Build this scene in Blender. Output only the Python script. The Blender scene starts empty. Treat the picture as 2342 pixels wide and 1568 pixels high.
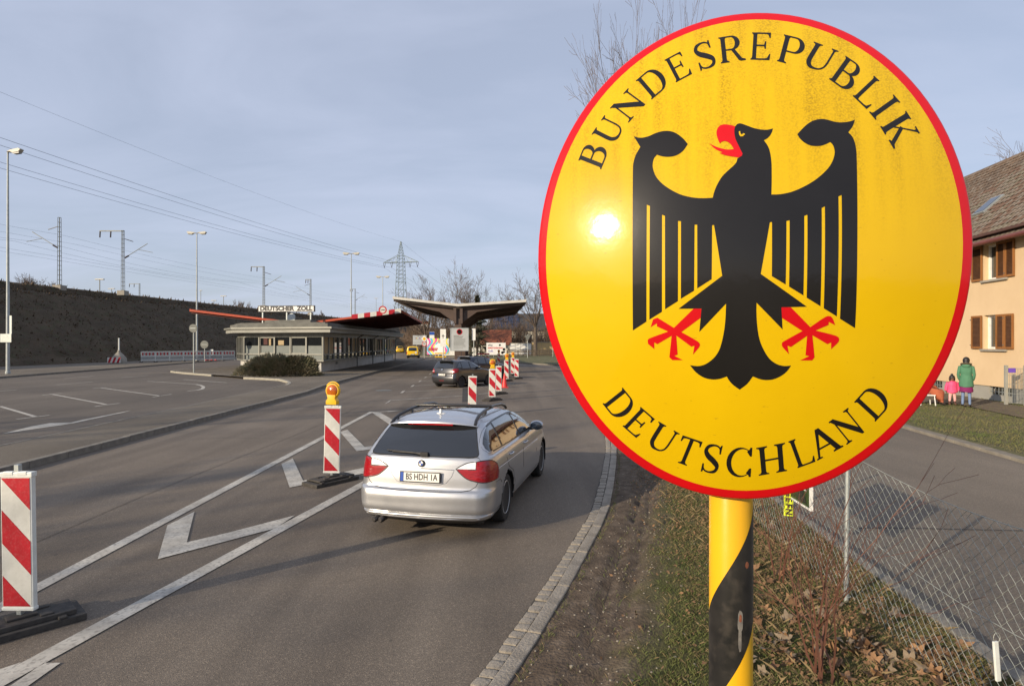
import bpy, bmesh, math, random
from mathutils import Vector, Matrix, noise as mnoise
random.seed(11)
R = math.radians
sc = bpy.context.scene
COL = sc.collection

# ---------------------------------------------------------------- camera, sky, sun, exposure
CAM_H = 2.3
cam = bpy.data.cameras.new('camera'); cam.lens = 21.0; cam.sensor_width = 36.0
cam.clip_start = 0.05; cam.clip_end = 6000
cam_o = bpy.data.objects.new('camera', cam); COL.objects.link(cam_o)
cam_o.location = (0, 0, CAM_H); cam_o.rotation_euler = (R(90), 0, 0)
sc.camera = cam_o

SUN_AZ, SUN_EL = 50.0, 17.8          # light travels towards (sin az, cos az), sun stands SUN_EL above the horizon
SUN_DIR = Vector((-math.sin(R(SUN_AZ))*math.cos(R(SUN_EL)), -math.cos(R(SUN_AZ))*math.cos(R(SUN_EL)), math.sin(R(SUN_EL))))
world = bpy.data.worlds.new('World'); sc.world = world; world.use_nodes = True
nt = world.node_tree; nt.nodes.clear()
w_out = nt.nodes.new('ShaderNodeOutputWorld'); w_bg = nt.nodes.new('ShaderNodeBackground')
w_sky = nt.nodes.new('ShaderNodeTexSky'); w_sky.sky_type = 'NISHITA'; w_sky.sun_disc = False
w_sky.sun_elevation = R(SUN_EL); w_sky.sun_rotation = R(180 + SUN_AZ)
w_sky.air_density = 1.0; w_sky.dust_density = 1.6; w_sky.ozone_density = 1.5; w_sky.altitude = 250
# thin veil of high cirrus all over the sky, stretched noise on the view direction projected to a flat layer
w_tc = nt.nodes.new('ShaderNodeTexCoord'); w_sep = nt.nodes.new('ShaderNodeSeparateXYZ')
w_mx = nt.nodes.new('ShaderNodeMath'); w_mx.operation = 'MAXIMUM'; w_mx.inputs[1].default_value = 0.04
w_add = nt.nodes.new('ShaderNodeMath'); w_add.operation = 'ADD'; w_add.inputs[1].default_value = 0.12
w_dv = nt.nodes.new('ShaderNodeVectorMath'); w_dv.operation = 'DIVIDE'
w_cmb = nt.nodes.new('ShaderNodeCombineXYZ')
w_map = nt.nodes.new('ShaderNodeMapping'); w_map.inputs['Scale'].default_value = (0.42, 0.95, 1.0); w_map.inputs['Rotation'].default_value = (0, 0, R(-28))
w_nz = nt.nodes.new('ShaderNodeTexNoise'); w_nz.inputs['Scale'].default_value = 1.5; w_nz.inputs['Detail'].default_value = 8; w_nz.inputs['Roughness'].default_value = 0.55; w_nz.inputs['Distortion'].default_value = 0.6
w_rmp = nt.nodes.new('ShaderNodeValToRGB')
w_rmp.color_ramp.elements[0].position = 0.38; w_rmp.color_ramp.elements[0].color = (0.57, 0.57, 0.57, 1)
w_rmp.color_ramp.elements[1].position = 0.72; w_rmp.color_ramp.elements[1].color = (0.80, 0.80, 0.80, 1)
w_mix = nt.nodes.new('ShaderNodeMixRGB'); w_mix.inputs['Color2'].default_value = (5.8, 6.4, 8.1, 1)
L = nt.links.new
L(w_tc.outputs['Generated'], w_sep.inputs[0]); L(w_sep.outputs['Z'], w_mx.inputs[0]); L(w_mx.outputs[0], w_add.inputs[0])
for i in range(3): L(w_add.outputs[0], w_cmb.inputs[i])
L(w_tc.outputs['Generated'], w_dv.inputs[0]); L(w_cmb.outputs[0], w_dv.inputs[1])
L(w_dv.outputs[0], w_map.inputs['Vector']); L(w_map.outputs[0], w_nz.inputs['Vector']); L(w_nz.outputs['Fac'], w_rmp.inputs[0])
L(w_rmp.outputs[0], w_mix.inputs['Fac']); L(w_sky.outputs[0], w_mix.inputs['Color1']); L(w_mix.outputs[0], w_bg.inputs['Color'])
w_bg.inputs['Strength'].default_value = 0.102
L(w_bg.outputs[0], w_out.inputs['Surface'])

sun = bpy.data.lights.new('sun', 'SUN'); sun.energy = 5.0; sun.angle = R(0.55); sun.color = (1.0, 0.84, 0.63)
sun_o = bpy.data.objects.new('sun', sun); COL.objects.link(sun_o)
sun_o.rotation_euler = (-SUN_DIR).to_track_quat('-Z', 'Y').to_euler(); sun_o.location = (0, 0, 60)
sc.view_settings.view_transform = 'Standard'; sc.view_settings.look = 'None'
sc.view_settings.exposure = 0.12; sc.view_settings.gamma = 1.0; sc.view_settings.use_curve_mapping = False

# ---------------------------------------------------------------- helpers
FPX = 1365.6                                     # focal length for a 2341 px wide measurement of the scene
def at(x, y, z=0.0):                             # point on the level z seen in direction (x, y)
    d = (CAM_H - z) * FPX / (y - 783.5)
    return Vector(((x - 1170.5) / FPX * d, d, z))
def dist(x, y, d):                               # point at depth d in direction (x, y)
    return Vector(((x - 1170.5) / FPX * d, d, CAM_H - (y - 783.5) / FPX * d))

class MB:
    def __init__(s): s.v = []; s.f = []
    def add(s, vs, fs):
        o = len(s.v); s.v += [tuple(v) for v in vs]; s.f += [tuple(i + o for i in f) for f in fs]; return s
    def bb(s, x0, x1, y0, y1, z0, z1):
        return s.add([(x0,y0,z0),(x1,y0,z0),(x1,y1,z0),(x0,y1,z0),(x0,y0,z1),(x1,y0,z1),(x1,y1,z1),(x0,y1,z1)],
                     [(3,2,1,0),(4,5,6,7),(0,1,5,4),(1,2,6,5),(2,3,7,6),(3,0,4,7)])
    def box(s, c, d, rz=0, rx=0, ry=0):
        m = Matrix.Translation(Vector(c)) @ Matrix.Rotation(rz,4,'Z') @ Matrix.Rotation(rx,4,'X') @ Matrix.Rotation(ry,4,'Y')
        hx, hy, hz = d[0]/2, d[1]/2, d[2]/2
        vs = [m @ Vector(p) for p in [(-hx,-hy,-hz),(hx,-hy,-hz),(hx,hy,-hz),(-hx,hy,-hz),(-hx,-hy,hz),(hx,-hy,hz),(hx,hy,hz),(-hx,hy,hz)]]
        return s.add(vs, [(3,2,1,0),(4,5,6,7),(0,1,5,4),(1,2,6,5),(2,3,7,6),(3,0,4,7)])
    def bar(s, a, b, w, h, up=(0,0,1)):          # rectangular bar between two points
        a, b = Vector(a), Vector(b); t = (b-a).normalized(); up = Vector(up)
        if abs(t.dot(up)) > .98: up = Vector((1,0,0))
        x = t.cross(up).normalized(); y = x.cross(t)
        vs = [p + x*i*w/2 + y*j*h/2 for p in (a,b) for i, j in ((-1,-1),(1,-1),(1,1),(-1,1))]
        return s.add(vs, [(0,1,2,3)[::-1],(4,5,6,7),(0,1,5,4)[::-1],(1,2,6,5)[::-1],(2,3,7,6)[::-1],(3,0,4,7)[::-1]])
    def tube(s, pts, r, n=8, cap=True, closed=False):
        pts = [Vector(p) for p in pts]; k = len(pts)
        rs = r if isinstance(r, (list, tuple)) else [r]*k
        o = len(s.v); prev = None
        for i, p in enumerate(pts):
            if closed: t = pts[(i+1) % k] - pts[i-1]
            else: t = (pts[min(i+1,k-1)] - pts[max(i-1,0)])
            t.normalize()
            if prev is None:
                ref = Vector((0,0,1)) if abs(t.z) < .9 else Vector((1,0,0))
                x = t.cross(ref).normalized()
            else:
                x = (prev - t*prev.dot(t))
                x = x.normalized() if x.length > 1e-6 else t.orthogonal().normalized()
            prev = x; y = t.cross(x)
            for j in range(n):
                a = 2*math.pi*j/n; s.v.append(tuple(p + (x*math.cos(a) + y*math.sin(a))*rs[i]))
        m = k if closed else k-1
        for i in range(m):
            for j in range(n):
                a, b = o+i*n+j, o+i*n+(j+1) % n; c, d = o+((i+1) % k)*n+(j+1) % n, o+((i+1) % k)*n+j
                s.f.append((a,b,c,d))
        if cap and not closed and n > 2:
            s.f.append(tuple(o+j for j in range(n))[::-1]); s.f.append(tuple(o+(k-1)*n+j for j in range(n)))
        return s
    def prism(s, poly, o, u, v, t0, t1):         # outline in the plane o + u*a + v*b, pulled from t0 to t1 along u x v
        o, u, v = Vector(o), Vector(u), Vector(v); n = u.cross(v).normalized(); k = len(poly)
        ar = sum(poly[i][0]*poly[(i+1)%k][1]-poly[(i+1)%k][0]*poly[i][1] for i in range(k))
        if ar < 0: poly = poly[::-1]
        vs = [o+u*a+v*b+n*t for t in (t0,t1) for a,b in poly]
        return s.add(vs, [tuple(range(k))[::-1], tuple(range(k,2*k))] + [(i,(i+1)%k,k+(i+1)%k,k+i) for i in range(k)])
    def sheet(s, poly, o, u, v, t=0):
        o, u, v = Vector(o), Vector(u), Vector(v); n = u.cross(v).normalized(); k = len(poly)
        ar = sum(poly[i][0]*poly[(i+1)%k][1]-poly[(i+1)%k][0]*poly[i][1] for i in range(k))
        if ar < 0: poly = poly[::-1]
        return s.add([o+u*a+v*b+n*t for a,b in poly], [tuple(range(k))])
    def lathe(s, prof, n=24, c=(0,0,0), ax=(0,0,1), cap=True):
        ax = Vector(ax).normalized(); x = ax.orthogonal().normalized(); y = ax.cross(x); c = Vector(c); k = len(prof); o = len(s.v)
        for r, h in prof:
            for j in range(n):
                a = 2*math.pi*j/n; s.v.append(tuple(c + ax*h + (x*math.cos(a)+y*math.sin(a))*r))
        for i in range(k-1):
            for j in range(n): s.f.append((o+i*n+j, o+i*n+(j+1)%n, o+(i+1)*n+(j+1)%n, o+(i+1)*n+j))
        if cap and prof[0][0] > 1e-4: s.f.append(tuple(o+j for j in range(n))[::-1])
        if cap and prof[-1][0] > 1e-4: s.f.append(tuple(o+(k-1)*n+j for j in range(n)))
        return s
    def ell(s, c, r, nu=16, nv=10, m=None):
        c = Vector(c); o = len(s.v)
        for i in range(nv+1):
            t = math.pi*i/nv
            for j in range(nu):
                a = 2*math.pi*j/nu; p = Vector((r[0]*math.sin(t)*math.cos(a), r[1]*math.sin(t)*math.sin(a), r[2]*math.cos(t)))
                if m is not None: p = m @ p
                s.v.append(tuple(c+p))
        for i in range(nv):
            for j in range(nu): s.f.append((o+i*nu+j, o+(i+1)*nu+j, o+(i+1)*nu+(j+1)%nu, o+i*nu+(j+1)%nu))
        return s
    def mesh(s, name, mat=None, smooth=None, bevel=0, seg=2, weld=False):
        me = bpy.data.meshes.new(name); me.from_pydata(s.v, [], s.f)
        if bevel or weld:
            bm = bmesh.new(); bm.from_mesh(me)
            if weld: bmesh.ops.remove_doubles(bm, verts=bm.verts, dist=1e-5)
            if bevel:
                ed = [e for e in bm.edges if len(e.link_faces) == 2 and e.calc_face_angle(0) > R(28)]
                bmesh.ops.bevel(bm, geom=ed, offset=bevel, segments=seg, profile=.6, affect='EDGES', clamp_overlap=True)
            bm.to_mesh(me); bm.free()
        if smooth:
            me.polygons.foreach_set('use_smooth', [True]*len(me.polygons)); me.set_sharp_from_angle(angle=R(smooth))
        if mat: me.materials.append(mat)
        me.update(); return me
    def obj(s, name, mat, parent=None, smooth=None, bevel=0, seg=2, weld=False, **kw):
        return link(name, s.mesh(name, mat, smooth, bevel, seg, weld), parent, **kw)
def link(name, me, parent=None, loc=None, rot=None, label=None, cat=None, group=None, kind=None, scale=None):
    o = bpy.data.objects.new(name, me); COL.objects.link(o)
    if parent is not None: o.parent = parent
    if loc is not None: o.location = loc
    if rot is not None: o.rotation_euler = rot
    if scale is not None: o.scale = scale
    tag(o, label, cat, group, kind); return o
def tag(o, label=None, cat=None, group=None, kind=None):
    if label: o['label'] = label
    if cat: o['category'] = cat
    if group: o['group'] = group
    if kind: o['kind'] = kind
    return o
def thing(name, label, cat, loc=(0,0,0), rz=0, group=None, scale=None):
    return link(name, None, None, loc, (0,0,rz), label, cat, group, scale=scale)
def struct(name, mb, mat, **kw):
    return mb.obj(name, mat, kind='structure', **kw)
def copy_tree(o, parent=None):
    c = o.copy(); COL.objects.link(c); c.parent = parent
    for ch in list(o.children): copy_tree(ch, c)
    return c
def text_mesh(body, size, mat, name='lettering', parent=None, width=None, bold=0.0, loc=(0,0,0), rot=(R(90),0,0), align='CENTER', extrude=0.0, spacing=1.0, depth_sub=None):
    cu = bpy.data.curves.new('t', 'FONT'); cu.body = body; cu.size = size; cu.align_x = align; cu.align_y = 'CENTER'
    cu.offset = bold; cu.extrude = extrude; cu.space_character = spacing; cu.resolution_u = 4
    to = bpy.data.objects.new('t', cu); COL.objects.link(to)
    dg = bpy.context.evaluated_depsgraph_get(); me = bpy.data.meshes.new_from_object(to.evaluated_get(dg))
    bpy.data.objects.remove(to); bpy.data.curves.remove(cu)
    xs = [v.co.x for v in me.vertices]
    if width and xs:
        k = width/(max(xs)-min(xs)); me.transform(Matrix.Diagonal((k,1,1,1)))
    me.materials.clear(); me.materials.append(mat); me.name = name
    return link(name, me, parent, loc, rot, kind='stuff' if len(body) > 1 else None)

# ---------------------------------------------------------------- materials (all procedural)
def mat(name, c, c2=None, scale=4.0, rough=.6, metal=0, bump=0, bscale=None, spec=.5, coat=0, lo=.35, hi=.65, detail=6, rough2=None, stretch=None, c3=None, scale3=40, amt3=.35, bdist=.02, transm=0, emit=0):
    m = bpy.data.materials.new(name); m.use_nodes = True; t = m.node_tree; b = t.nodes['Principled BSDF']; K = t.links.new
    b.inputs['Base Color'].default_value = (*c, 1); b.inputs['Roughness'].default_value = rough; b.inputs['Metallic'].default_value = metal
    b.inputs['Specular IOR Level'].default_value = spec; b.inputs['Coat Weight'].default_value = coat; b.inputs['Coat Roughness'].default_value = .05
    if transm: b.inputs['Transmission Weight'].default_value = transm
    if c2 is not None or bump:
        tc = t.nodes.new('ShaderNodeTexCoord'); vec = tc.outputs['Object']
        if stretch:
            mp = t.nodes.new('ShaderNodeMapping'); mp.inputs['Scale'].default_value = stretch; K(vec, mp.inputs[0]); vec = mp.outputs[0]
    if c2 is not None:
        n = t.nodes.new('ShaderNodeTexNoise'); n.inputs['Scale'].default_value = scale; n.inputs['Detail'].default_value = detail; K(vec, n.inputs['Vector'])
        r = t.nodes.new('ShaderNodeValToRGB'); r.color_ramp.elements[0].position = lo; r.color_ramp.elements[1].position = hi
        r.color_ramp.elements[0].color = (*c, 1); r.color_ramp.elements[1].color = (*c2, 1); K(n.outputs['Fac'], r.inputs[0]); col = r.outputs[0]
        if c3 is not None:
            n3 = t.nodes.new('ShaderNodeTexNoise'); n3.inputs['Scale'].default_value = scale3; n3.inputs['Detail'].default_value = 3; K(vec, n3.inputs['Vector'])
            r3 = t.nodes.new('ShaderNodeValToRGB'); r3.color_ramp.elements[0].position = .5; r3.color_ramp.elements[1].position = .72
            r3.color_ramp.elements[1].color = (amt3, amt3, amt3, 1); r3.color_ramp.elements[0].color = (0,0,0,1); K(n3.outputs['Fac'], r3.inputs[0])
            mx = t.nodes.new('ShaderNodeMixRGB'); mx.inputs['Color2'].default_value = (*c3, 1); K(r3.outputs[0], mx.inputs[0]); K(col, mx.inputs['Color1']); col = mx.outputs[0]
        K(col, b.inputs['Base Color'])
        if rough2 is not None:
            rr = t.nodes.new('ShaderNodeMapRange'); rr.inputs['To Min'].default_value = rough; rr.inputs['To Max'].default_value = rough2; rr.inputs['From Min'].default_value = lo; rr.inputs['From Max'].default_value = hi
            K(n.outputs['Fac'], rr.inputs[0]); K(rr.outputs[0], b.inputs['Roughness'])
    if bump:
        n2 = t.nodes.new('ShaderNodeTexNoise'); n2.inputs['Scale'].default_value = bscale or scale*8; n2.inputs['Detail'].default_value = 5; K(vec, n2.inputs['Vector'])
        bp = t.nodes.new('ShaderNodeBump'); bp.inputs['Strength'].default_value = bump; bp.inputs['Distance'].default_value = bdist; K(n2.outputs['Fac'], bp.inputs['Height']); K(bp.outputs[0], b.inputs['Normal'])
    return m
def ramp(t, src, stops):
    r = t.nodes.new('ShaderNodeValToRGB'); e = r.color_ramp.elements
    while len(e) < len(stops): e.new(.5)
    for i, (p, c) in enumerate(stops): e[i].position = p; e[i].color = (*c, 1) if len(c) == 3 else c
    t.links.new(src, r.inputs[0]); return r.outputs[0]
def asphalt(name, base, dark, light, worn=.5, rough=.82, seed=0):
    m = bpy.data.materials.new(name); m.use_nodes = True; t = m.node_tree; b = t.nodes['Principled BSDF']; K = t.links.new
    tc = t.nodes.new('ShaderNodeTexCoord'); mp = t.nodes.new('ShaderNodeMapping'); mp.inputs['Location'].default_value = (seed*7.3, seed*3.1, 0); K(tc.outputs['Object'], mp.inputs[0]); v = mp.outputs[0]
    def nz(s, d=4, r=.5, st=None):
        vv = v
        if st:
            q = t.nodes.new('ShaderNodeMapping'); q.inputs['Scale'].default_value = st; q.inputs['Rotation'].default_value = (0,0,R(4)); K(v, q.inputs[0]); vv = q.outputs[0]
        n = t.nodes.new('ShaderNodeTexNoise'); n.inputs['Scale'].default_value = s; n.inputs['Detail'].default_value = d; n.inputs['Roughness'].default_value = r; K(vv, n.inputs['Vector']); return n.outputs['Fac']
    def mix(f, a, bb, mode='MIX'):
        x = t.nodes.new('ShaderNodeMixRGB'); x.blend_type = mode
        if isinstance(f, (int, float)): x.inputs[0].default_value = f
        else: K(f, x.inputs[0])
        for i, q in ((1,a),(2,bb)):
            if isinstance(q, tuple): x.inputs[i].default_value = (*q, 1)
            else: K(q, x.inputs[i])
        return x.outputs[0]
    big = ramp(t, nz(.22, 5), [(.35, dark), (.6, base), (.8, light)])
    wear = ramp(t, nz(1.0, 4, .5, (1.1, .09, 1)), [(.42, (0,0,0)), (.7, (worn,)*3)])
    c = mix(wear, big, light)
    trk = ramp(t, nz(.9, 3, .5, (1.3, .03, 1)), [(.50, (0,0,0)), (.68, (.55,)*3)]); c = mix(trk, c, dark)
    stain = ramp(t, nz(2.3, 3), [(.66, (0,0,0)), (.76, (.45,)*3)])
    c = mix(stain, c, dark)
    vo = t.nodes.new('ShaderNodeTexVoronoi'); vo.inputs['Scale'].default_value = 130; K(v, vo.inputs['Vector'])
    agg = t.nodes.new('ShaderNodeSeparateColor'); K(vo.outputs['Color'], agg.inputs[0])
    sp = ramp(t, agg.outputs[0], [(0, (.55,.55,.55)), (.5, (1,1,1)), (.86, (1.15,1.13,1.1)), (.95, (2.1,2.05,1.95))])
    c = mix(.58, c, sp, 'MULTIPLY')
    fine = ramp(t, nz(420, 2), [(.3, (.7,.7,.7)), (.7, (1.3,1.3,1.3))])
    c = mix(.6, c, fine, 'MULTIPLY')
    spots = ramp(t, nz(9, 2), [(.735, (0,0,0)), (.77, (.55,)*3)])
    c = mix(spots, c, (.035,.032,.03))
    K(c, b.inputs['Base Color']); b.inputs['Roughness'].default_value = rough; b.inputs['Specular IOR Level'].default_value = .35
    bp = t.nodes.new('ShaderNodeBump'); bp.inputs['Strength'].default_value = .55; bp.inputs['Distance'].default_value = .004; K(vo.outputs['Distance'], bp.inputs['Height']); K(bp.outputs[0], b.inputs['Normal'])
    return m
m_road = asphalt('asphalt_road', (.152,.125,.097), (.105,.086,.067), (.215,.180,.141), .65)
m_lot = asphalt('asphalt_parking', (.138,.116,.092), (.100,.084,.067), (.178,.152,.122), .35, seed=3)
m_side = asphalt('asphalt_side_road', (.170,.144,.114), (.134,.113,.090), (.208,.178,.143), .3, seed=6)
m_island = asphalt('asphalt_island', (.170,.145,.112), (.118,.100,.077), (.215,.184,.142), .2, .9, seed=9)
m_mark = mat('road_paint_worn', (.54,.51,.44), (.36,.335,.285), scale=3.2, rough=.7, c3=(.16,.145,.125), scale3=30, amt3=.7, bump=.3, bscale=90, bdist=.004)
m_markd = mat('road_paint_faded', (.30,.28,.25), (.20,.185,.16), scale=4, rough=.75, c3=(.12,.11,.10), scale3=25, amt3=.7)
m_kerb = mat('kerb_stone', (.22,.20,.165), (.145,.130,.108), scale=6, rough=.9, bump=.6, bscale=60, c3=(.30,.28,.24), scale3=120, amt3=.6, bdist=.01)
m_granite = mat('granite_cobble', (.30,.265,.215), (.19,.165,.132), scale=9, rough=.85, bump=.8, bscale=45, c3=(.40,.36,.30), scale3=160, amt3=.6, bdist=.012)
m_joint = mat('joint_earth', (.055,.048,.040), (.085,.075,.062), scale=14, rough=1, bump=.5, bscale=60)
m_ground = mat('winter_ground', (.070,.075,.030), (.105,.088,.050), scale=.35, rough=1, bump=.6, bscale=6, c3=(.05,.06,.022), scale3=2.5, amt3=.6, bdist=.05)
m_white = mat('white_paint', (.78,.78,.75), (.66,.65,.61), scale=5, rough=.45)
m_wplast = mat('white_plastic', (.72,.74,.70), (.62,.64,.60), scale=9, rough=.42)
m_red = mat('red_reflective_sheet', (.46,.008,.020), (.38,.007,.016), scale=14, rough=.35, c3=(.55,.35,.33), scale3=60, amt3=.12)
m_whitesheet = mat('white_reflective_sheet', (.64,.64,.59), (.56,.56,.51), scale=9, rough=.35, c3=(.45,.44,.40), scale3=40, amt3=.25)
m_rubber = mat('recycled_rubber', (.040,.036,.032), (.065,.058,.050), scale=18, rough=.88, bump=.6, bscale=120, bdist=.006)
m_galv = mat('galvanised_steel', (.42,.45,.44), (.33,.36,.36), scale=18, rough=.5, metal=.6)
m_pole = mat('lamp_post_paint', (.42,.45,.44), (.34,.37,.37), scale=3, rough=.55, metal=.15)
m_dark = mat('black_plastic', (.012,.012,.013), rough=.5)
m_blackpaint = mat('black_paint', (.020,.019,.019), (.030,.029,.028), scale=3, rough=.4)
m_steel_dk = mat('dull_steel', (.13,.14,.13), (.18,.18,.16), scale=3, rough=.6, metal=.3)
m_glass = mat('dark_window_glass', (.012,.014,.016), rough=.03, spec=.8, coat=.6)
# ---------------------------------------------------------------- ground, roads, kerbs, markings
from mathutils.geometry import tessellate_polygon
def poly_sheet(mb, pts, z):
    vs = [Vector((p[0], p[1], z)) for p in pts]
    tris = tessellate_polygon([vs]); out = []
    for a, b, c in tris:
        n = (vs[b]-vs[a]).cross(vs[c]-vs[a])
        out.append((a,b,c) if n.z > 0 else (a,c,b))
    return mb.add(vs, out)
def resample(pts, step):
    pts = [Vector((p[0], p[1], 0)) for p in pts]; out = [pts[0].copy()]; need = step
    for a, b in zip(pts, pts[1:]):
        l = (b-a).length; d = need
        while d <= l + 1e-9: out.append(a.lerp(b, d/l)); d += step
        need = d - l
    return out
def smooth_line(pts, n=6):
    P = [Vector((p[0], p[1], 0)) for p in pts]; out = []
    for i in range(len(P)-1):
        p0, p1, p2, p3 = P[max(i-1,0)], P[i], P[i+1], P[min(i+2,len(P)-1)]
        for k in range(n):
            t = k/n; out.append(.5*((2*p1)+(p2-p0)*t+(2*p0-5*p1+4*p2-p3)*t*t+(3*p1-p0-3*p2+p3)*t**3))
    out.append(P[-1]); return out
def offset(pts, d):
    out = []
    for i, p in enumerate(pts):
        t = (pts[min(i+1,len(pts)-1)]-pts[max(i-1,0)]).normalized(); out.append(p + Vector((t.y,-t.x,0))*d)
    return out

g = MB(); g.add([(-2500,-1500,-.08),(2500,-1500,-.08),(2500,3500,-.08),(-2500,3500,-.08)], [(0,1,2,3)])
struct('ground', g, m_ground)

KERB = smooth_line([(-4,-3.2),(-2.6,-.6),(-1.6,1.25),(-.88,2.65),(-.252,4.08),(.294,5.64),(.72,7.0),(1.133,8.43),(1.747,11.44),(2.187,14.05),(2.95,20),(4.0,30),(5.5,45),(7.2,60)], 8)
road_pts = [(-34,-15),(-12,-15),(-6,-8)] + [(p.x,p.y) for p in KERB] + [(4.96,59.5),(1.5,66),(-3,74),(-6.5,88),(-8.6,97),(-15.4,99.7),(-20,114),(-29,160),(-34,200),(-42,200),(-38.5,84),(-34.5,50),(-33.2,38)]
r = MB(); poly_sheet(r, road_pts, 0.0); struct('road', r, m_road)
# parking court left of the median strip: its own tarmac
lot = MB(); poly_sheet(lot, [(-33.2,-15),(-10.0,-15),(-10.9,12.7),(-11.8,31.2),(-12.1,32.5),(-12.9,34.3),(-14.1,36.2),(-15.5,37.2),(-17.1,38.0),(-20.8,41.2),(-26,45.8),(-27.2,48.5),(-26.5,56),(-26,84),(-38.3,84),(-34.4,50),(-33.1,38)], .004); struct('parking_court', lot, m_lot)
# pavement along the foot of the railway bank
pv = MB(); poly_sheet(pv, [(-33.2,-15),(-33.2,38),(-34.5,50),(-38.5,84),(-42,200),(-33,200),(-41,120),(-49,40),(-54,-15)], .10)
struct('pavement', pv, m_island)
def kerb_line(name, pts, w, z0, z1, step, parent, mtl, shift=0.0, gap=.012, limit=60, bev=.012):
    P = resample(pts, step); rest = MB(); cnt = 0
    for a, b in zip(P, P[1:]):
        t = (b-a).normalized(); n = Vector((t.y,-t.x,0)); L_ = (b-a).length - gap
        c = (a+b)/2 + n*(shift+w/2) + Vector((0,0,(z0+z1)/2))
        if cnt < limit:
            mm = MB().box((0,0,0), (w*random.uniform(.97,1.0), L_, z1-z0)).mesh(name, mtl, None, bev, 2)
            link(name, mm, parent, c + Vector((0,0,random.uniform(-.004,.004))), (0,0,math.atan2(-t.x,t.y)+random.uniform(-.004,.004)))
        cnt += 1
# far kerb of the parking court
fk = struct('pavement_kerb', MB().add([(-33.35,-15,.02),(-33.2,-15,.02),(-33.2,38,.02),(-33.35,38,.02)], [(0,1,2,3)]), m_joint)
kerb_line('kerb_stone', [(-33.2,8),(-33.2,38),(-34.5,50),(-38.5,84)], .18, -.05, .125, 2.0, fk, m_kerb, shift=-.09)

# median strip
def isl(Y): return -8.93 - .021*(Y-10.4)
ms = MB(); poly_sheet(ms, [(isl(-6),-6),(isl(27),27),(-9.9,32.6),(-12.5,33.6),(-11.98,30.6),(-10.9,12.7),(-9.9,-6)], .115); med = struct('median_strip', ms, m_island)
kerb_line('kerb_stone', [(isl(y),y) for y in (3,27)], .16, -.05, .125, 1.0, med, m_kerb, shift=-.10)
kerb_line('edge_stone', [(-9.9-.0545*(y+6)-.15,y) for y in (-2,4)] + [(-10.93,12.7),(-11.8,31.2)], .10, -.05, .122, 1.0, med, m_kerb, shift=-.02)
# island of the customs building
ci = MB(); poly_sheet(ci, [(-9.95,32.5),(-11.2,57.6),(-12.4,86),(-25.9,86),(-26.4,56),(-27.1,48.5),(-25.9,45.9),(-20.8,41.3),(-17.1,38.1),(-15.5,37.3),(-14.1,36.3),(-12.9,34.4),(-12.1,32.6),(-11.6,31.4)], .119); cis = struct('customs_island', ci, m_island)
kerb_line('kerb_stone', [(isl(27),27),(-9.9,32.5),(-11.2,57.6),(-12.4,84)], .16, -.05, .128, 1.5, cis, m_kerb, shift=-.10, limit=45)
m_pk = mat('pale_kerb', (.36,.34,.28), (.28,.26,.21), scale=4, rough=.9)
for q in ([(-11.8,31.2),(-12.1,32.5),(-12.9,34.3),(-14.1,36.2),(-15.5,37.2),(-17.1,38.0)], [(-20.7,41.2),(-24.5,44.4),(-26.6,46.6),(-27.2,49),(-26.6,54)]): kerb_line('nose_kerb', q, .16, -.05, .130, .5, cis, m_pk, shift=-.05)

# gutter of granite setts and low kerb along the verge
gpts = [p for p in KERB if -1.5 < p.y < 46]
gl, gr = gpts, offset(gpts, .25)
gb = MB()
for i in range(len(gl)-1): gb.add([(gl[i].x,gl[i].y,.004),(gr[i].x,gr[i].y,.004),(gr[i+1].x,gr[i+1].y,.004),(gl[i+1].x,gl[i+1].y,.004)], [(0,1,2,3)])
gut = struct('gutter', gb, m_joint)
SP = resample([p for p in gpts], .118); near = 0; far_mb = MB()
sett = []
for k in range(6):
    mm = MB().box((0,0,0), (.112,.104,.07)); me = mm.mesh('sett', m_granite, None, .016, 2)
    for v in me.vertices:
        q = mnoise.noise_vector(v.co*14 + Vector((k*9.1,0,0))); v.co += q*.007
    me.polygons.foreach_set('use_smooth', [True]*len(me.polygons)); me.set_sharp_from_angle(angle=R(50)); sett.append(me)
for i, (a, b) in enumerate(zip(SP, SP[1:])):
    t = (b-a).normalized(); n = Vector((t.y,-t.x,0)); c = (a+b)/2 + n*.064
    if c.y < 2.5: continue
    if near < 260:
        link('sett', sett[i % 6], gut, c + Vector((random.uniform(-.005,.005), random.uniform(-.006,.006), -.018+random.uniform(-.006,.006))), (random.uniform(-.03,.03), random.uniform(-.03,.03), math.atan2(-t.x,t.y)+random.uniform(-.05,.05)+(math.pi if i%2 else 0)))
        near += 1
    else: far_mb.box((c.x,c.y,-.018), (.11,.10,.07), math.atan2(-t.x,t.y))
if far_mb.v: far_mb.obj('setts_beyond', m_granite, gut, kind='stuff')
kerb_line('kerb_stone', [p for p in gpts if p.y > 2], .118, -.06, .032, .95, gut, m_granite, shift=.128, gap=.008, limit=46, bev=.012)

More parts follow.
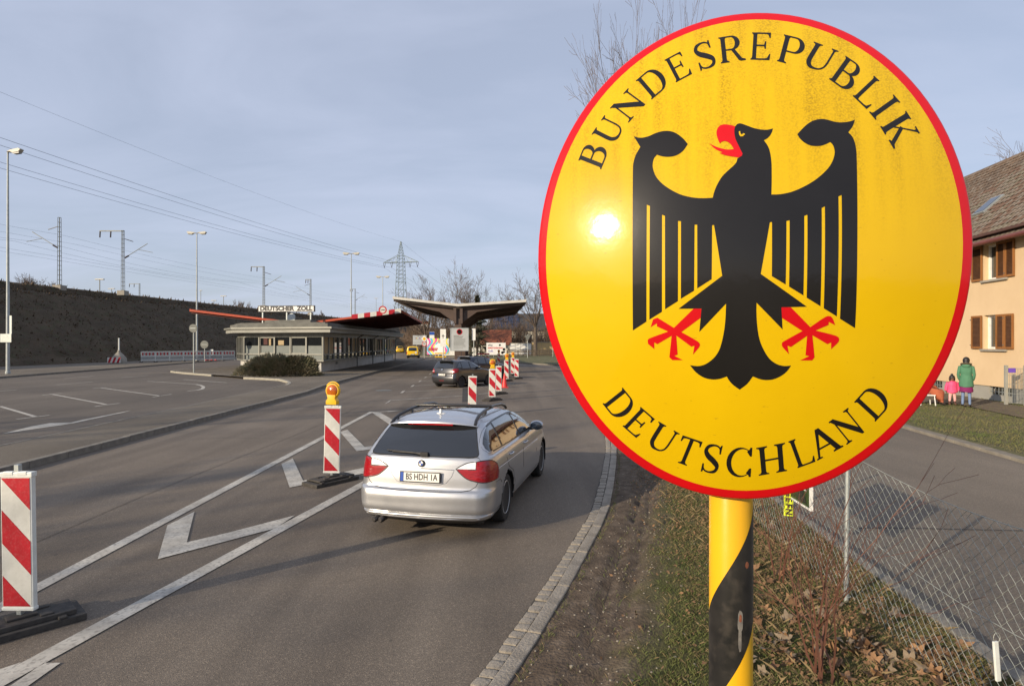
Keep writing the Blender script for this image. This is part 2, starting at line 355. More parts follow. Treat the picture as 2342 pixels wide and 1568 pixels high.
# side road on the right, its edging and the far kerb
def sr_l(y): return 3.47 + .085*(y-4.05)
def sr_r(y): return 10.7 + .165*(y-16.35)
sr = MB(); poly_sheet(sr, [(sr_l(-8),-8),(sr_r(-8),-8),(sr_r(62),62),(sr_l(62),62)], -.03); struct('side_road', sr, m_side)
ed = struct('side_road_kerb', MB().add([(sr_l(-6)-.18,-6,-.02),(sr_l(-6),-6,-.02),(sr_l(40),40,-.02),(sr_l(40)-.18,40,-.02)], [(0,1,2,3)]), m_joint)
kerb_line('edge_stone', [(sr_l(y),y) for y in (1.5,30)], .13, -.10, .085, 1.0, ed, m_kerb, shift=-.14, limit=28)
kerb_line('kerb_stone', [(sr_r(y),y) for y in (6,50)], .26, -.10, .04, 1.0, ed, mat('sandy_kerb', (.23,.205,.165), (.17,.15,.12), scale=5, rough=.9, bump=.5, bscale=50), shift=-.02, limit=44)
# grass and trodden earth in front of the house
gh = MB(); NXg, NYg = 26, 60
for j in range(NYg+1):
    y = 4 + 60*j/NYg
    for i in range(NXg+1):
        x = sr_r(y)+.20 + (24)*(i/NXg); z = .03 + .05*min(1, i/4) + .04*mnoise.noise(Vector((x*.6,y*.6,2)))
        gh.v.append((x,y,z))
for j in range(NYg):
    for i in range(NXg): a = j*(NXg+1)+i; gh.f.append((a,a+1,a+NXg+2,a+NXg+1))
m_lawn = mat('winter_lawn', (.085,.095,.028), (.135,.115,.055), scale=1.6, rough=1, bump=1, bscale=26, c3=(.17,.14,.085), scale3=14, amt3=.5, bdist=.05)
m_dirt = mat('trodden_earth', (.125,.100,.072), (.085,.067,.048), scale=2.2, rough=1, bump=.8, bscale=18, c3=(.20,.17,.13), scale3=45, amt3=.5, bdist=.03)
struct('house_lawn', gh, m_lawn, smooth=80)

# verge between gutter and side road: earth with wheel ruts by the kerb, thin turf, leaf litter at the fence
vl = offset([p for p in KERB if p.y < 58], .245)
vm = MB(); NV = 40; rows = resample([(p.x,p.y) for p in vl], .11); rows = [p for p in rows if p.y > -1]
att = []
def fence_x(y): return 2.88 + .055*(y-4.5)
for p in rows:
    xr = sr_l(p.y) - .15
    for i in range(NV+1):
        t = i/NV; x = p.x + (xr-p.x)*t; d = x-p.x
        rut = -.085*math.exp(-((d-.42-.06*math.sin(p.y*.7))/.05)**2)*(.6+.6*mnoise.noise(Vector((x*3,p.y*1.2,4)))) - .060*math.exp(-((d-.60-.05*math.sin(p.y*.5+1))/.06)**2)
        z = .015 + .055*min(1, d/.8) + rut + .014*mnoise.noise(Vector((x*6,p.y*4,0))) + .008*mnoise.noise(Vector((x*22,p.y*16,7)))
        if i == NV: z = .07
        vm.v.append((x,p.y,z)); att.append(d)
W_ = NV+1
for j in range(len(rows)-1):
    for i in range(NV): a = j*W_+i; vm.f.append((a,a+1,a+W_+1,a+W_))
def verge_mat():
    m = bpy.data.materials.new('verge_earth_and_turf'); m.use_nodes = True; t = m.node_tree; b = t.nodes['Principled BSDF']; K = t.links.new
    A = t.nodes.new('ShaderNodeAttribute'); A.attribute_name = 'across'; tc = t.nodes.new('ShaderNodeTexCoord')
    def nz(s, d=5):
        n = t.nodes.new('ShaderNodeTexNoise'); n.inputs['Scale'].default_value = s; n.inputs['Detail'].default_value = d; K(tc.outputs['Object'], n.inputs['Vector']); return n.outputs['Fac']
    ad = t.nodes.new('ShaderNodeMath'); ad.operation = 'MULTIPLY_ADD'; ad.inputs[1].default_value = .9; ad.inputs[2].default_value = -.45; K(nz(1.6), ad.inputs[0])
    sm = t.nodes.new('ShaderNodeMath'); sm.operation = 'ADD'; K(A.outputs['Fac'], sm.inputs[0]); K(ad.outputs[0], sm.inputs[1])
    f = ramp(t, sm.outputs[0], [(.55,(0,0,0)),(.95,(1,1,1))])
    earth = ramp(t, nz(7), [(.3,(.068,.049,.034)),(.55,(.118,.088,.062)),(.75,(.165,.128,.095))])
    turf = ramp(t, nz(5), [(.3,(.060,.062,.018)),(.5,(.090,.085,.030)),(.7,(.120,.098,.050))])
    mx = t.nodes.new('ShaderNodeMixRGB'); K(f, mx.inputs[0]); K(earth, mx.inputs[1]); K(turf, mx.inputs[2])
    gr_ = ramp(t, nz(70,2), [(.68,(0,0,0)),(.76,(.6,.6,.6))]); m2 = t.nodes.new('ShaderNodeMixRGB'); K(gr_, m2.inputs[0]); K(mx.outputs[0], m2.inputs[1]); m2.inputs[2].default_value = (.20,.165,.125,1)
    K(m2.outputs[0], b.inputs['Base Color']); b.inputs['Roughness'].default_value = .95; b.inputs['Specular IOR Level'].default_value = .25
    bp = t.nodes.new('ShaderNodeBump'); bp.inputs['Strength'].default_value = .9; bp.inputs['Distance'].default_value = .02; K(nz(38,6), bp.inputs['Height']); K(bp.outputs[0], b.inputs['Normal'])
    return m
vo_ = struct('verge', vm, verge_mat(), smooth=70)
vo_.data.attributes.new('across', 'FLOAT', 'POINT').data.foreach_set('value', att)

# painted markings, each stroke a sheet just above the tarmac
def Z5(x, y): return (x*.4713, 828.7+y*.4713)
def Zb(x, y): return (885.9+x*.17083, 714.4+y*.17083)
def Z4(x, y): return (800.1+x*.21964, 885.9+y*.21964)
def mark(name, pix, z=.009, mtl=None, par=None):
    mb = MB(); P = [at(*q, 0) for q in pix]; poly_sheet(mb, [(p.x,p.y) for p in P], z); return mb.obj(name, mtl or m_mark, par)
def stroke(name, a, b, w, z=.008, mtl=None, par=None):
    a, b = at(*a, 0), at(*b, 0); t = (b-a).normalized(); n = Vector((t.y,-t.x,0))*w/2; mb = MB()
    poly_sheet(mb, [(p.x,p.y) for p in (a+n,b+n,b-n,a-n)], z); return mb.obj(name, mtl or m_mark, par)
mk = struct('road_markings', MB().sheet([(0,0),(.12,0),(.12,.3),(0,.3)], (*at(20,1571)[:2],.008), (1,0,0), (0,1,0)), m_mark)
stroke('edge_line', (-60,1420), (850,941), .15, par=mk)
stroke('edge_line', (-60,1590), (1010,1008.5), .17, par=mk)
mark('chevron', [Z5(*q) for q in [(812,790),(943,724),(906,873),(1100,828),(1430,742),(1335,805),(765,955)]], par=mk)
mark('chevron', [Z5(*q) for q in [(1365,492),(1420,465),(1470,573),(1775,508),(1775,536),(1405,607)]], par=mk)
mark('chevron', [Z5(*q) for q in [(1650,337),(1685,325),(1770,410),(1900,385),(1900,408),(1730,430)]], par=mk)
mark('chevron', [Z4(*q) for q in [(225,258),(320,262),(475,352),(420,390)]], par=mk)
mark('chevron', [Z5(*q) for q in [(-60,1510),(105,1455),(0,1517),(-60,1540)]], par=mk)
stroke('bay_line', Z4(235,257), Z4(700,226), .12, par=mk)
for a, b in [((0,1327),(325,1297)),((365,1306),(470,1284)),((60,1172),(1000,1113)),((235,1058),(1000,1025)),((1190,1005),(1345,990)),((360,978),(620,963)),((455,918),(600,909)),((530,862),(590,858)),((1220,1090),(1370,1075)),((1590,957),(1690,948))]:
    stroke('bay_line', Zb(*a), Zb(*b), .11, par=mk)
for q in [[(-45,1228),(20,1180),(65,1158),(20,1196)],[(165,1077),(205,1048),(240,1044),(205,1074)],[(305,993),(335,971),(365,967),(340,990)],[(410,927),(435,909),(460,906),(435,925)],[(485,874),(510,858),(533,856),(508,872)],[(552,828),(575,808),(590,806),(572,826)]]:
    mark('bay_end', [Zb(*p) for p in q], par=mk)
for a, b, w in [((0,212),(170,262),.13),((80,275),(240,255),.10),((245,152),(515,203),.12),((205,158),(300,148),.10),((460,213),(580,197),.10),((450,125),(520,119),.10),((490,122),(780,162),.12),((740,167),(832,153),.10),((715,90),(950,105),.12),((890,82),(1100,97),.14),((270,108),(450,93),.12),((310,77),(455,65),.11),((590,73),(715,62),.11),((-40,141),(80,132),.12)]:
    stroke('bay_line', Z5(*a), Z5(*b), w, z=.010, par=mk)
cv = [(950,105),(975,110),(988,118),(982,127),(960,133),(910,138)]
for a, b in zip(cv, cv[1:]): stroke('bay_line', Z5(*a), Z5(*b), .16, z=.011, par=mk)
mark('lane_arrow', [Z5(*q) for q in [(10,346),(150,310),(240,294),(345,291),(400,278),(640,231),(600,242),(350,296)]], z=.011, par=mk)
# tar seams and ironwork in the roads
m_tar = mat('tar_seam', (.030,.028,.026), rough=.55)
sm_ = struct('tar_seams', MB().sheet([(0,0),(.05,0),(.05,.4),(0,.4)], (5.2,3.2,-.024), (1,0,0), (0,1,0)), m_tar)
for pts in [[(1960,1206),(2060,1206),(2180,1209),(2400,1214)], [(1745,1100),(1800,1072),(1880,1042)]]:
    for a, b in zip(pts, pts[1:]):
        A_, B_ = at(*a,-.03), at(*b,-.03); t = (B_-A_).normalized(); n = Vector((t.y,-t.x,0))*.018
        mb = MB(); poly_sheet(mb, [(p.x,p.y) for p in (A_+n,B_+n,B_-n,A_-n)], -.0255); mb.obj('seam', m_tar, sm_)
m_seam2 = mat('old_road_seam', (.078,.067,.054), (.11,.094,.076), scale=6, rough=.8)
for pts in [[(-5.4,2),(-5.55,9),(-5.4,16),(-5.6,24),(-5.5,34)], [(-7.9,14.2),(-6.8,14.5),(-5.5,14.35),(-4.1,14.6)], [(-1.7,18),(-.2,18.3),(1.1,18.1),(2.4,18.3)], [(-15.2,14),(-15.6,19),(-16.2,26)]]:
    P_ = []
    for a, b in zip(pts, pts[1:]):
        for i in range(8): t_ = i/8; P_.append(Vector((a[0]+(b[0]-a[0])*t_+.03*mnoise.noise(Vector((a[0]*3+t_*4,a[1],1))), a[1]+(b[1]-a[1])*t_+.03*mnoise.noise(Vector((a[0],a[1]*3+t_*4,5))), 0)))
    Q_ = offset(P_, .012); mb = MB()
    for i in range(len(P_)-1): mb.add([(P_[i].x,P_[i].y,.0075),(Q_[i].x,Q_[i].y,.0075),(Q_[i+1].x,Q_[i+1].y,.0075),(P_[i+1].x,P_[i+1].y,.0075)], [(0,1,2,3)])
    mb.obj('seam', m_seam2, sm_)
for nm, q, z, mt in [('drain_cover', Zb(90,862), .010, mat('cast_iron', (.10,.085,.07), (.16,.13,.11), scale=9, rough=.7)), ('drain_cover', Z4(350,27), .010, None)]:
    c = at(*q); mb = MB().lathe([(0,.006),(.30,.006),(.36,.004),(.40,-.004)], 24, (c.x,c.y,.006)); mb.obj(nm, mt or m_steel_dk, sm_)
# sunken patch of darker tarmac between the bays
mark('tarmac_patch', [Zb(*q) for q in [(1005,1010),(1068,1005),(1080,1190),(1000,1195)]], .005, asphalt('asphalt_patch', (.055,.05,.045), (.04,.037,.033), (.075,.07,.06), .2, seed=4), mk)

# railway embankment with rough winter vegetation
def emb_foot(y): return -47.3 + .1*(y-55)
prof = [(0,.08),(1.5,.9),(4,2.7),(8,5.3),(11.2,7.5),(12.4,8.35),(13.0,8.55),(14.2,8.75),(14.9,9.55),(15.6,9.75),(18,9.8),(30,9.8),(44,2),(52,0)]
eb = MB(); ys = [-60+i*1.6 for i in range(160)] + [196+i*6 for i in range(70)]
fine = []
for (a, za), (b, zb) in zip(prof, prof[1:]):
    k = max(1, int((b-a)/.7)) if b <= 18.1 else 3
    for i in range(k): fine.append((a+(b-a)*i/k, za+(zb-za)*i/k))
fine.append(prof[-1])
for y in ys:
    for d, z in fine:
        nn = mnoise.noise(Vector((d*.8,y*.5,1)))*.16 + mnoise.noise(Vector((d*2.3,y*1.7,5)))*.10
        k = 1 if .5 < d < 14.5 else .25
        eb.v.append((emb_foot(y)-d, y+.1*d*0, z + nn*k))
Wf = len(fine)
for j in range(len(ys)-1):
    for i in range(Wf-1): a = j*Wf+i; eb.f.append((a,a+Wf,a+Wf+1,a+1))
m_bank = mat('bank_vegetation', (.050,.034,.018), (.080,.055,.031), scale=.5, rough=1, bump=.7, bscale=7, c3=(.050,.055,.020), scale3=1.6, amt3=.6, bdist=.18)
struct('embankment', eb, m_bank)
tuft = MB()
for i in range(9000):
    y = 30 + 150*random.random()**1.4; d = random.choice([random.uniform(.2,13.6)]*3 + [random.uniform(12.2,15.6)])
    z0 = 0
    for (a, za), (b, zb) in zip(prof, prof[1:]):
        if a <= d <= b: z0 = za+(zb-za)*(d-a)/(b-a)
    h = random.uniform(.08,.24)*(2.4 if 13.5 < d < 15.6 and random.random() < .5 else 1.3 if d > 12 else 1); x = emb_foot(y)-d; a = random.uniform(0,6.28); w = random.uniform(.05,.16)
    tuft.add([(x-w*math.cos(a),y-w*math.sin(a),z0-.05),(x+w*math.cos(a),y+w*math.sin(a),z0-.05),(x+random.uniform(-.15,.25),y+random.uniform(-.15,.15),z0+h)], [(0,1,2)])
tuft.obj('bank_scrub', mat('dry_scrub', (.058,.040,.024), (.12,.082,.046), scale=.7, rough=1), kind='stuff', label='dead brown weeds covering the slope of the railway embankment', cat='scrub')
# ---------------------------------------------------------------- the oval border sign on its striped post
EAGLE= [(-2693,3193),(-2519,3125),(-2319,3131),(-2122,3194),(-1927,3226),(-1733,3197),(-1569,3105),(-1407,2941),(-1287,2767),(-1409,2587),(-1571,2487),(-1734,2462),(-1926,2496),(-2078,2568),(-2153,2472),(-2188,2310),(-2168,2143),(-2090,1940),(-1925,1730),(-1708,1547),(-1493,1411),(-1281,1326),(-1071,1274),(-862,1251),(-686,1249),(-641,1422),(-562,1613),(-443,1802),(-313,1933),(-183,2051),(-105,2144),(-80,2243),(-26,2264),(45,2362),(-45,2588),(-117,2786),(-138,2997),(-114,3130),(-56,3193),(22,3198),(175,3122),(326,3042),(503,2982),(655,2963),(791,2988),(740,2845),(661,2742),(562,2683),(653,2516),(699,2341),(723,2111),(724,1886),(717,1553),(704,1243),(910,1241),(1159,1284),(1409,1382),(1661,1523),(1864,1680),(2044,1867),(2150,2044),(2209,2238),(2203,2379),(2170,2479),(2118,2546),(1995,2485),(1869,2453),(1694,2461),(1547,2533),(1426,2655),(1357,2789),(1463,2914),(1622,3067),(1778,3153),(1956,3180),(2106,3147),(2254,3091),(2405,3069),(2557,3079),(2674,3108),(2739,3136),(2691,2997),(2634,2896),(2557,2797),(2646,2680),(2699,2508),(2718,2310),(2717,2031),(2696,1159),(2677,-67),(2669,-1625),(2661,-2089),(2304,-1859),(2332,1173),(2257,1140),(2228,-1801),(1920,-1604),(1938,898),(1863,860),(1842,-1551),(1519,-1340),(1532,699),(1458,674),(1442,-1284),(1108,-1064),(1119,574),(1045,560),(1028,-1011),(706,-799),(710,546),(660,543),(445,-735),(1529,-1562),(939,-1570),(975,-2118),(353,-1448),(355,-1714),(380,-2035),(437,-2356),(544,-2625),(690,-2854),(871,-2988),(1049,-3033),(1204,-3021),(1105,-3176),(958,-3300),(758,-3385),(529,-3388),(304,-3308),(173,-3504),(-3,-3655),(-162,-3538),(-269,-3414),(-323,-3317),(-504,-3384),(-688,-3401),(-900,-3349),(-1088,-3216),(-1236,-3035),(-1036,-3055),(-851,-3003),(-669,-2863),(-541,-2683),(-467,-2463),(-406,-2137),(-377,-1813),(-367,-1457),(-1009,-2166),(-960,-1573),(-1527,-1567),(-463,-756),(-659,541),(-706,538),(-717,-834),(-1066,-1056),(-1066,575),(-1131,579),(-1144,-1113),(-1469,-1309),(-1466,695),(-1540,707),(-1543,-1368),(-1866,-1570),(-1868,869),(-1944,904),(-1948,-1635),(-2270,-1833),(-2254,1168),(-2337,1211),(-2349,-1885),(-2708,-2115),(-2707,923),(-2709,2108),(-2698,2412),(-2643,2619),(-2587,2734),(-2516,2854)]
BEAK= [(-114,3130),(-238,3179),(-367,3212),(-472,3200),(-539,3131),(-573,3014),(-562,2892),(-528,2769),(-495,2685),(-455,2731),(-377,2747),(-287,2699),(-212,2604),(-162,2502),(-278,2499),(-407,2529),(-562,2594),(-691,2673),(-761,2726),(-666,2605),(-563,2512),(-434,2440),(-512,2428),(-384,2357),(-230,2308),(-51,2263),(26,2300),(45,2362),(-45,2588),(-117,2786),(-138,2997)]
EYE= [(-30,2971),(3,2983),(9,2917),(39,2878),(79,2916),(122,2888),(64,2834),(12,2833),(-20,2881)]
CLAWS= [[(-1151,-1569),(-960,-1578),(-974,-1805),(-1454,-2170),(-1054,-2408),(-988,-2504),(-1027,-2587),(-1163,-2754),(-1128,-2524),(-1204,-2551),(-1582,-2261),(-1546,-2756),(-1628,-2791),(-1416,-2902),(-1682,-2904),(-1758,-2828),(-1701,-2266),(-2065,-2484),(-2148,-2438),(-2143,-2617),(-2310,-2475),(-2320,-2375),(-2245,-2319),(-1791,-2153),(-2077,-2016),(-2077,-1934),(-2241,-2036),(-2173,-1826),(-2063,-1786),(-1642,-2057)],[(939,-1570),(1158,-1572),(1621,-2061),(1968,-1811),(2091,-1801),(2138,-1858),(2198,-2015),(2046,-1936),(2043,-2010),(1748,-2146),(2232,-2278),(2306,-2370),(2277,-2449),(2126,-2608),(2119,-2441),(2034,-2484),(1677,-2265),(1748,-2809),(1696,-2889),(1408,-2891),(1621,-2782),(1533,-2761),(1553,-2278),(1183,-2557),(1102,-2522),(1144,-2736),(982,-2544),(972,-2450),(1040,-2397),(1437,-2159),(952,-1831)]]
LET= [('B',-3594,2359,-3375,2918,-4270,2746),('U',-3274,3023,-2898,3574,-3901,3485),('N',-2846,3638,-2341,4176,-3388,4210),('D',-2228,4236,-1720,4650,-2675,4953),('E',-1585,4659,-1144,4865,-1895,5477),('S',-975,4905,-472,5032,-1173,5811),('R',-408,5068,220,5087,-448,5961),('E',324,5087,814,5007,419,5999),('P',976,4966,1527,4719,1214,5830),('U',1553,4826,2149,4472,1946,5514),('B',2199,4322,2629,3893,2676,5020),('L',2730,3807,3046,3410,3308,4393),('I',3089,3338,3231,3120,3738,3835),('K',3321,2949,3610,2335,3991,3389),('D',-3595,-4157,-3193,-4664,-3010,-3673),('E',-3043,-4779,-2652,-5118,-2527,-4198),('U',-2420,-5252,-1847,-5583,-2042,-4589),('T',-1673,-5715,-1158,-5880,-1406,-4950),('S',-965,-5968,-464,-6041,-837,-5131),('C',-266,-6099,365,-6068,-266,-5238),('H',563,-6015,1275,-5838,454,-5221),('L',1521,-5753,1960,-5547,1231,-5016),('A',1995,-5524,2599,-5119,1613,-4849),('N',2675,-5073,3115,-4684,2176,-4474),('D',3310,-4448,3686,-3953,2748,-3941)]
SA, SB, ST, SK = 0.5439, 0.6719, 0.0231, 0.7400       # half axes, border width, bulge of the enamelled plate (metres)
def dome(u, v): return -SK/2*(u*u+v*v)
def smooth_outline(P, sharp=32, n=3):
    P = [Vector((a,b)) for a,b in P]; k = len(P); corner = []
    for i in range(k):
        a, b = P[i]-P[i-1], P[(i+1)%k]-P[i]
        corner.append(a.length < 1e-6 or b.length < 1e-6 or a.angle(b) > R(sharp))
    out = []
    for i in range(k):
        p1, p2 = P[i], P[(i+1)%k]; out.append((p1.x,p1.y))
        if corner[i] and corner[(i+1)%k]: continue
        p0 = P[i-1] if not corner[i] else p1*2-p2
        p3 = P[(i+2)%k] if not corner[(i+1)%k] else p2*2-p1
        for q in range(1, n):
            t = q/n; c = .5*((2*p1)+(p2-p0)*t+(2*p0-5*p1+4*p2-p3)*t*t+(3*p1-p0-3*p2+p3)*t**3); out.append((c.x,c.y))
    return out
def drape(name, polys, lift, mtl, parent, cut=.03):
    bm = bmesh.new()
    for k, poly in enumerate(polys):
        b2 = bmesh.new(); vs = [Vector((p[0],p[1],0)) for p in poly]
        bv = [b2.verts.new(v) for v in vs]
        for a, b, c in tessellate_polygon([vs]):
            f = (a,b,c) if (vs[b]-vs[a]).cross(vs[c]-vs[a]).z > 0 else (a,c,b)
            try: b2.faces.new([bv[i] for i in f])
            except ValueError: pass
        for it in range(5):
            ed = [e for e in b2.edges if e.calc_length() > cut]
            if not ed: break
            bmesh.ops.subdivide_edges(b2, edges=ed, cuts=1, use_grid_fill=False)
            bmesh.ops.triangulate(b2, faces=b2.faces[:])
        for v in b2.verts: v.co.z = dome(v.co.x, v.co.y) + lift + k*.00012
        me = bpy.data.meshes.new('t'); b2.to_mesh(me); b2.free(); bm.from_mesh(me); bpy.data.meshes.remove(me)
    me = bpy.data.meshes.new(name); bm.to_mesh(me); bm.free()
    me.polygons.foreach_set('use_smooth', [True]*len(me.polygons)); me.materials.append(mtl)
    me.normals_split_custom_set_from_vertices([Vector((SK*v.co.x, SK*v.co.y, 1)).normalized() for v in me.vertices])
    return link(name, me, parent)
def enamel(name, c, c2, grime=0.0, rough=.13):
    m = bpy.data.materials.new(name); m.use_nodes = True; t = m.node_tree; b = t.nodes['Principled BSDF']; K = t.links.new
    tc = t.nodes.new('ShaderNodeTexCoord'); V = tc.outputs['Object']
    def nz(s, d=4, st=None):
        v = V
        if st: q = t.nodes.new('ShaderNodeMapping'); q.inputs['Scale'].default_value = st; K(V, q.inputs[0]); v = q.outputs[0]
        n = t.nodes.new('ShaderNodeTexNoise'); n.inputs['Scale'].default_value = s; n.inputs['Detail'].default_value = d; K(v, n.inputs['Vector']); return n.outputs['Fac']
    col = ramp(t, nz(3), [(.3,c),(.7,c2)])
    rg = rough
    if grime:
        sp = t.nodes.new('ShaderNodeSeparateXYZ'); K(V, sp.inputs[0])
        hi = t.nodes.new('ShaderNodeMapRange'); hi.inputs['From Min'].default_value = -.02; hi.inputs['From Max'].default_value = .30; K(sp.outputs['Y'], hi.inputs[0])
        speck = ramp(t, nz(210, 4), [(.40,(.15,.15,.15)),(.66,(1,1,1))]); streak = ramp(t, nz(6, 6, (5,.16,1)), [(.42,(.22,.22,.22)),(.70,(1.25,1.25,1.25))])
        a = t.nodes.new('ShaderNodeMath'); a.operation = 'MULTIPLY'; K(speck, a.inputs[0]); K(streak, a.inputs[1])
        a2 = t.nodes.new('ShaderNodeMath'); a2.operation = 'MULTIPLY'; K(a.outputs[0], a2.inputs[0]); K(hi.outputs[0], a2.inputs[1])
        a3 = t.nodes.new('ShaderNodeMath'); a3.operation = 'MULTIPLY'; a3.inputs[1].default_value = grime; K(a2.outputs[0], a3.inputs[0])
        mx = t.nodes.new('ShaderNodeMixRGB'); K(a3.outputs[0], mx.inputs[0]); K(col, mx.inputs[1]); mx.inputs[2].default_value = (.16,.085,.004,1); col = mx.outputs[0]
        scr = ramp(t, nz(60, 2, (1,3.2,1)), [(.73,(0,0,0)),(.76,(.5,.5,.5))]); m2 = t.nodes.new('ShaderNodeMixRGB'); K(scr, m2.inputs[0]); K(col, m2.inputs[1]); m2.inputs[2].default_value = (.22,.12,.01,1); col = m2.outputs[0]
        soot = ramp(t, nz(2.1, 2), [(.60,(0,0,0)),(.72,(.38,.38,.38))]); s2 = t.nodes.new('ShaderNodeMath'); s2.operation = 'MULTIPLY'; K(soot, s2.inputs[0]); K(hi.outputs[0], s2.inputs[1])
        m3 = t.nodes.new('ShaderNodeMixRGB'); K(s2.outputs[0], m3.inputs[0]); K(col, m3.inputs[1]); m3.inputs[2].default_value = (.07,.05,.012,1); col = m3.outputs[0]
    K(col, b.inputs['Base Color']); b.inputs['Roughness'].default_value = rg; b.inputs['Specular IOR Level'].default_value = .26; b.inputs['Coat Weight'].default_value = .22; b.inputs['Coat Roughness'].default_value = .33
    bp = t.nodes.new('ShaderNodeBump'); bp.inputs['Strength'].default_value = .16; bp.inputs['Distance'].default_value = .006; K(nz(15, 4), bp.inputs['Height']); K(bp.outputs[0], b.inputs['Normal'])
    return m
m_yel = enamel('yellow_enamel', (.64,.415,.002), (.60,.38,.002), .50, .115)
m_redE = enamel('red_enamel', (.56,.004,.008), (.48,.004,.008), 0)
m_blkE = enamel('black_enamel', (.010,.009,.009), (.014,.013,.013), 0, .11)
PX_, PY_ = .643, 1.755                               # post axis
sign = thing('border_sign', 'large oval yellow sign with black eagle on a yellow and black striped post', 'sign', (PX_, PY_, 0))
U_ = Vector((0.967398,-0.253261,0.000459)); V_ = Vector((0.002534,0.011493,0.999931)); N_ = Vector((-0.253249,-0.967330,0.011760)); Cs = Vector((0.57679,1.50000,0.24576+CAM_H))
Ms = Matrix(((U_.x,V_.x,N_.x,Cs.x-PX_),(U_.y,V_.y,N_.y,Cs.y-PY_),(U_.z,V_.z,N_.z,Cs.z),(0,0,0,1)))
def ell_rings(rs, n=120, lift=None):
    mb = MB()
    for a, b, zz in rs:
        for j in range(n):
            t = 2*math.pi*j/n; u, v = a*math.cos(t), b*math.sin(t); mb.v.append((u,v,(dome(u,v) if zz is None else dome(SA*math.cos(t),SB*math.sin(t))+zz)))
    for i in range(len(rs)-1):
        for j in range(n): mb.f.append((i*n+j, (i+1)*n+j, (i+1)*n+(j+1)%n, i*n+(j+1)%n))
    return mb
ai, bi = SA-ST, SB-ST
fld = ell_rings([(ai*k/28+.0001,bi*k/28+.0001,None) for k in range(0,29)])
plate = fld.obj('sign_plate', m_yel, sign, smooth=60); plate.matrix_local = Ms
rimb = ell_rings([(ai+(SA-ai)*k/4,bi+(SB-bi)*k/4,None) for k in range(5)] + [(SA+.0022,SB+.0022,-.0020),(SA+.0030,SB+.0030,-.005),(SA+.0022,SB+.0022,-.022),(SA-.006,SB-.006,-.024),(SA-.02,SB-.02,-.022)])
rimb.obj('red_border', m_redE, plate, smooth=60)
back = ell_rings([(SA*k/10+.0001,SB*k/10+.0001,None) for k in range(11)])
back.v = [(x,y,z-.012) for x,y,z in back.v]; back.f = [f[::-1] for f in back.f]
back.obj('back_plate', m_steel_dk, plate, smooth=60)
sc4 = lambda P: [(a/1e4,b/1e4) for a,b in P]
drape('eagle', [smooth_outline(sc4(EAGLE))], .0007, m_blkE, plate)
drape('beak', [smooth_outline(sc4(BEAK))], .0013, m_redE, plate)
drape('eye', [smooth_outline(sc4(EYE))], .0013, m_yel, plate)
for q in CLAWS: drape('talon', [smooth_outline(sc4(q), 40)], .0006, m_redE, plate)
# serif capitals, drawn as outlines in a unit box
def stem(x0, x1, y0=0, y1=1, l=.075, rr=.075, h=.05, top=True, bot=True):
    P = []
    if bot: P += [(x0-l,y0),(x1+rr,y0),(x1+rr,y0+h*.75),(x1+rr*.25,y0+h*1.25),(x1,y0+h*2.3)]
    else: P += [(x0,y0),(x1,y0)]
    if top: P += [(x1,y1-h*2.3),(x1+rr*.25,y1-h*1.25),(x1+rr,y1-h*.75),(x1+rr,y1),(x0-l,y1),(x0-l,y1-h*.75),(x0-l*.25,y1-h*1.25),(x0,y1-h*2.3)]
    else: P += [(x1,y1),(x0,y1)]
    if bot: P += [(x0,y0+h*2.3),(x0-l*.25,y0+h*1.25),(x0-l,y0+h*.75)]
    return P
def bowl(xs, y0, y1, xo, wt, th):                  # round stroke leaving the stem at xs
    cy, ry = (y0+y1)/2, (y1-y0)/2; cx = xs+(xo-xs)*.42; rx = xo-cx; O = [(xs-.05,y1),(cx,y1)]; n = 14
    for i in range(1,n): a = math.pi/2-math.pi*i/n; O.append((cx+rx*math.cos(a),cy+ry*math.sin(a)))
    O += [(cx,y0),(xs-.05,y0),(xs-.05,y0+th),(cx-.02,y0+th)]
    for i in range(n-1,0,-1): a = math.pi/2-math.pi*i/n; O.append((cx-.02+(rx-wt+.02)*math.cos(a),cy+(ry-th)*math.sin(a)))
    return O + [(cx-.02,y1-th),(xs-.05,y1-th)]
def ribbon(pts, ws, n=8):
    P = [Vector(p) for p in pts]; C_ = []; W2 = []
    for i in range(len(P)-1):
        p0, p1, p2, p3 = P[max(i-1,0)], P[i], P[i+1], P[min(i+2,len(P)-1)]
        for k in range(n):
            t = k/n; C_.append(.5*((2*p1)+(p2-p0)*t+(2*p0-5*p1+4*p2-p3)*t*t+(3*p1-p0-3*p2+p3)*t**3)); W2.append(ws[i]+(ws[i+1]-ws[i])*t)
    C_.append(P[-1]); W2.append(ws[-1]); A_, B_ = [], []
    for i, c in enumerate(C_):
        t = (C_[min(i+1,len(C_)-1)]-C_[max(i-1,0)]).normalized(); nn = Vector((-t.y,t.x)); A_.append(tuple(c+nn*W2[i]/2)); B_.append(tuple(c-nn*W2[i]/2))
    return A_ + B_[::-1]
S0, S1 = .09, .29
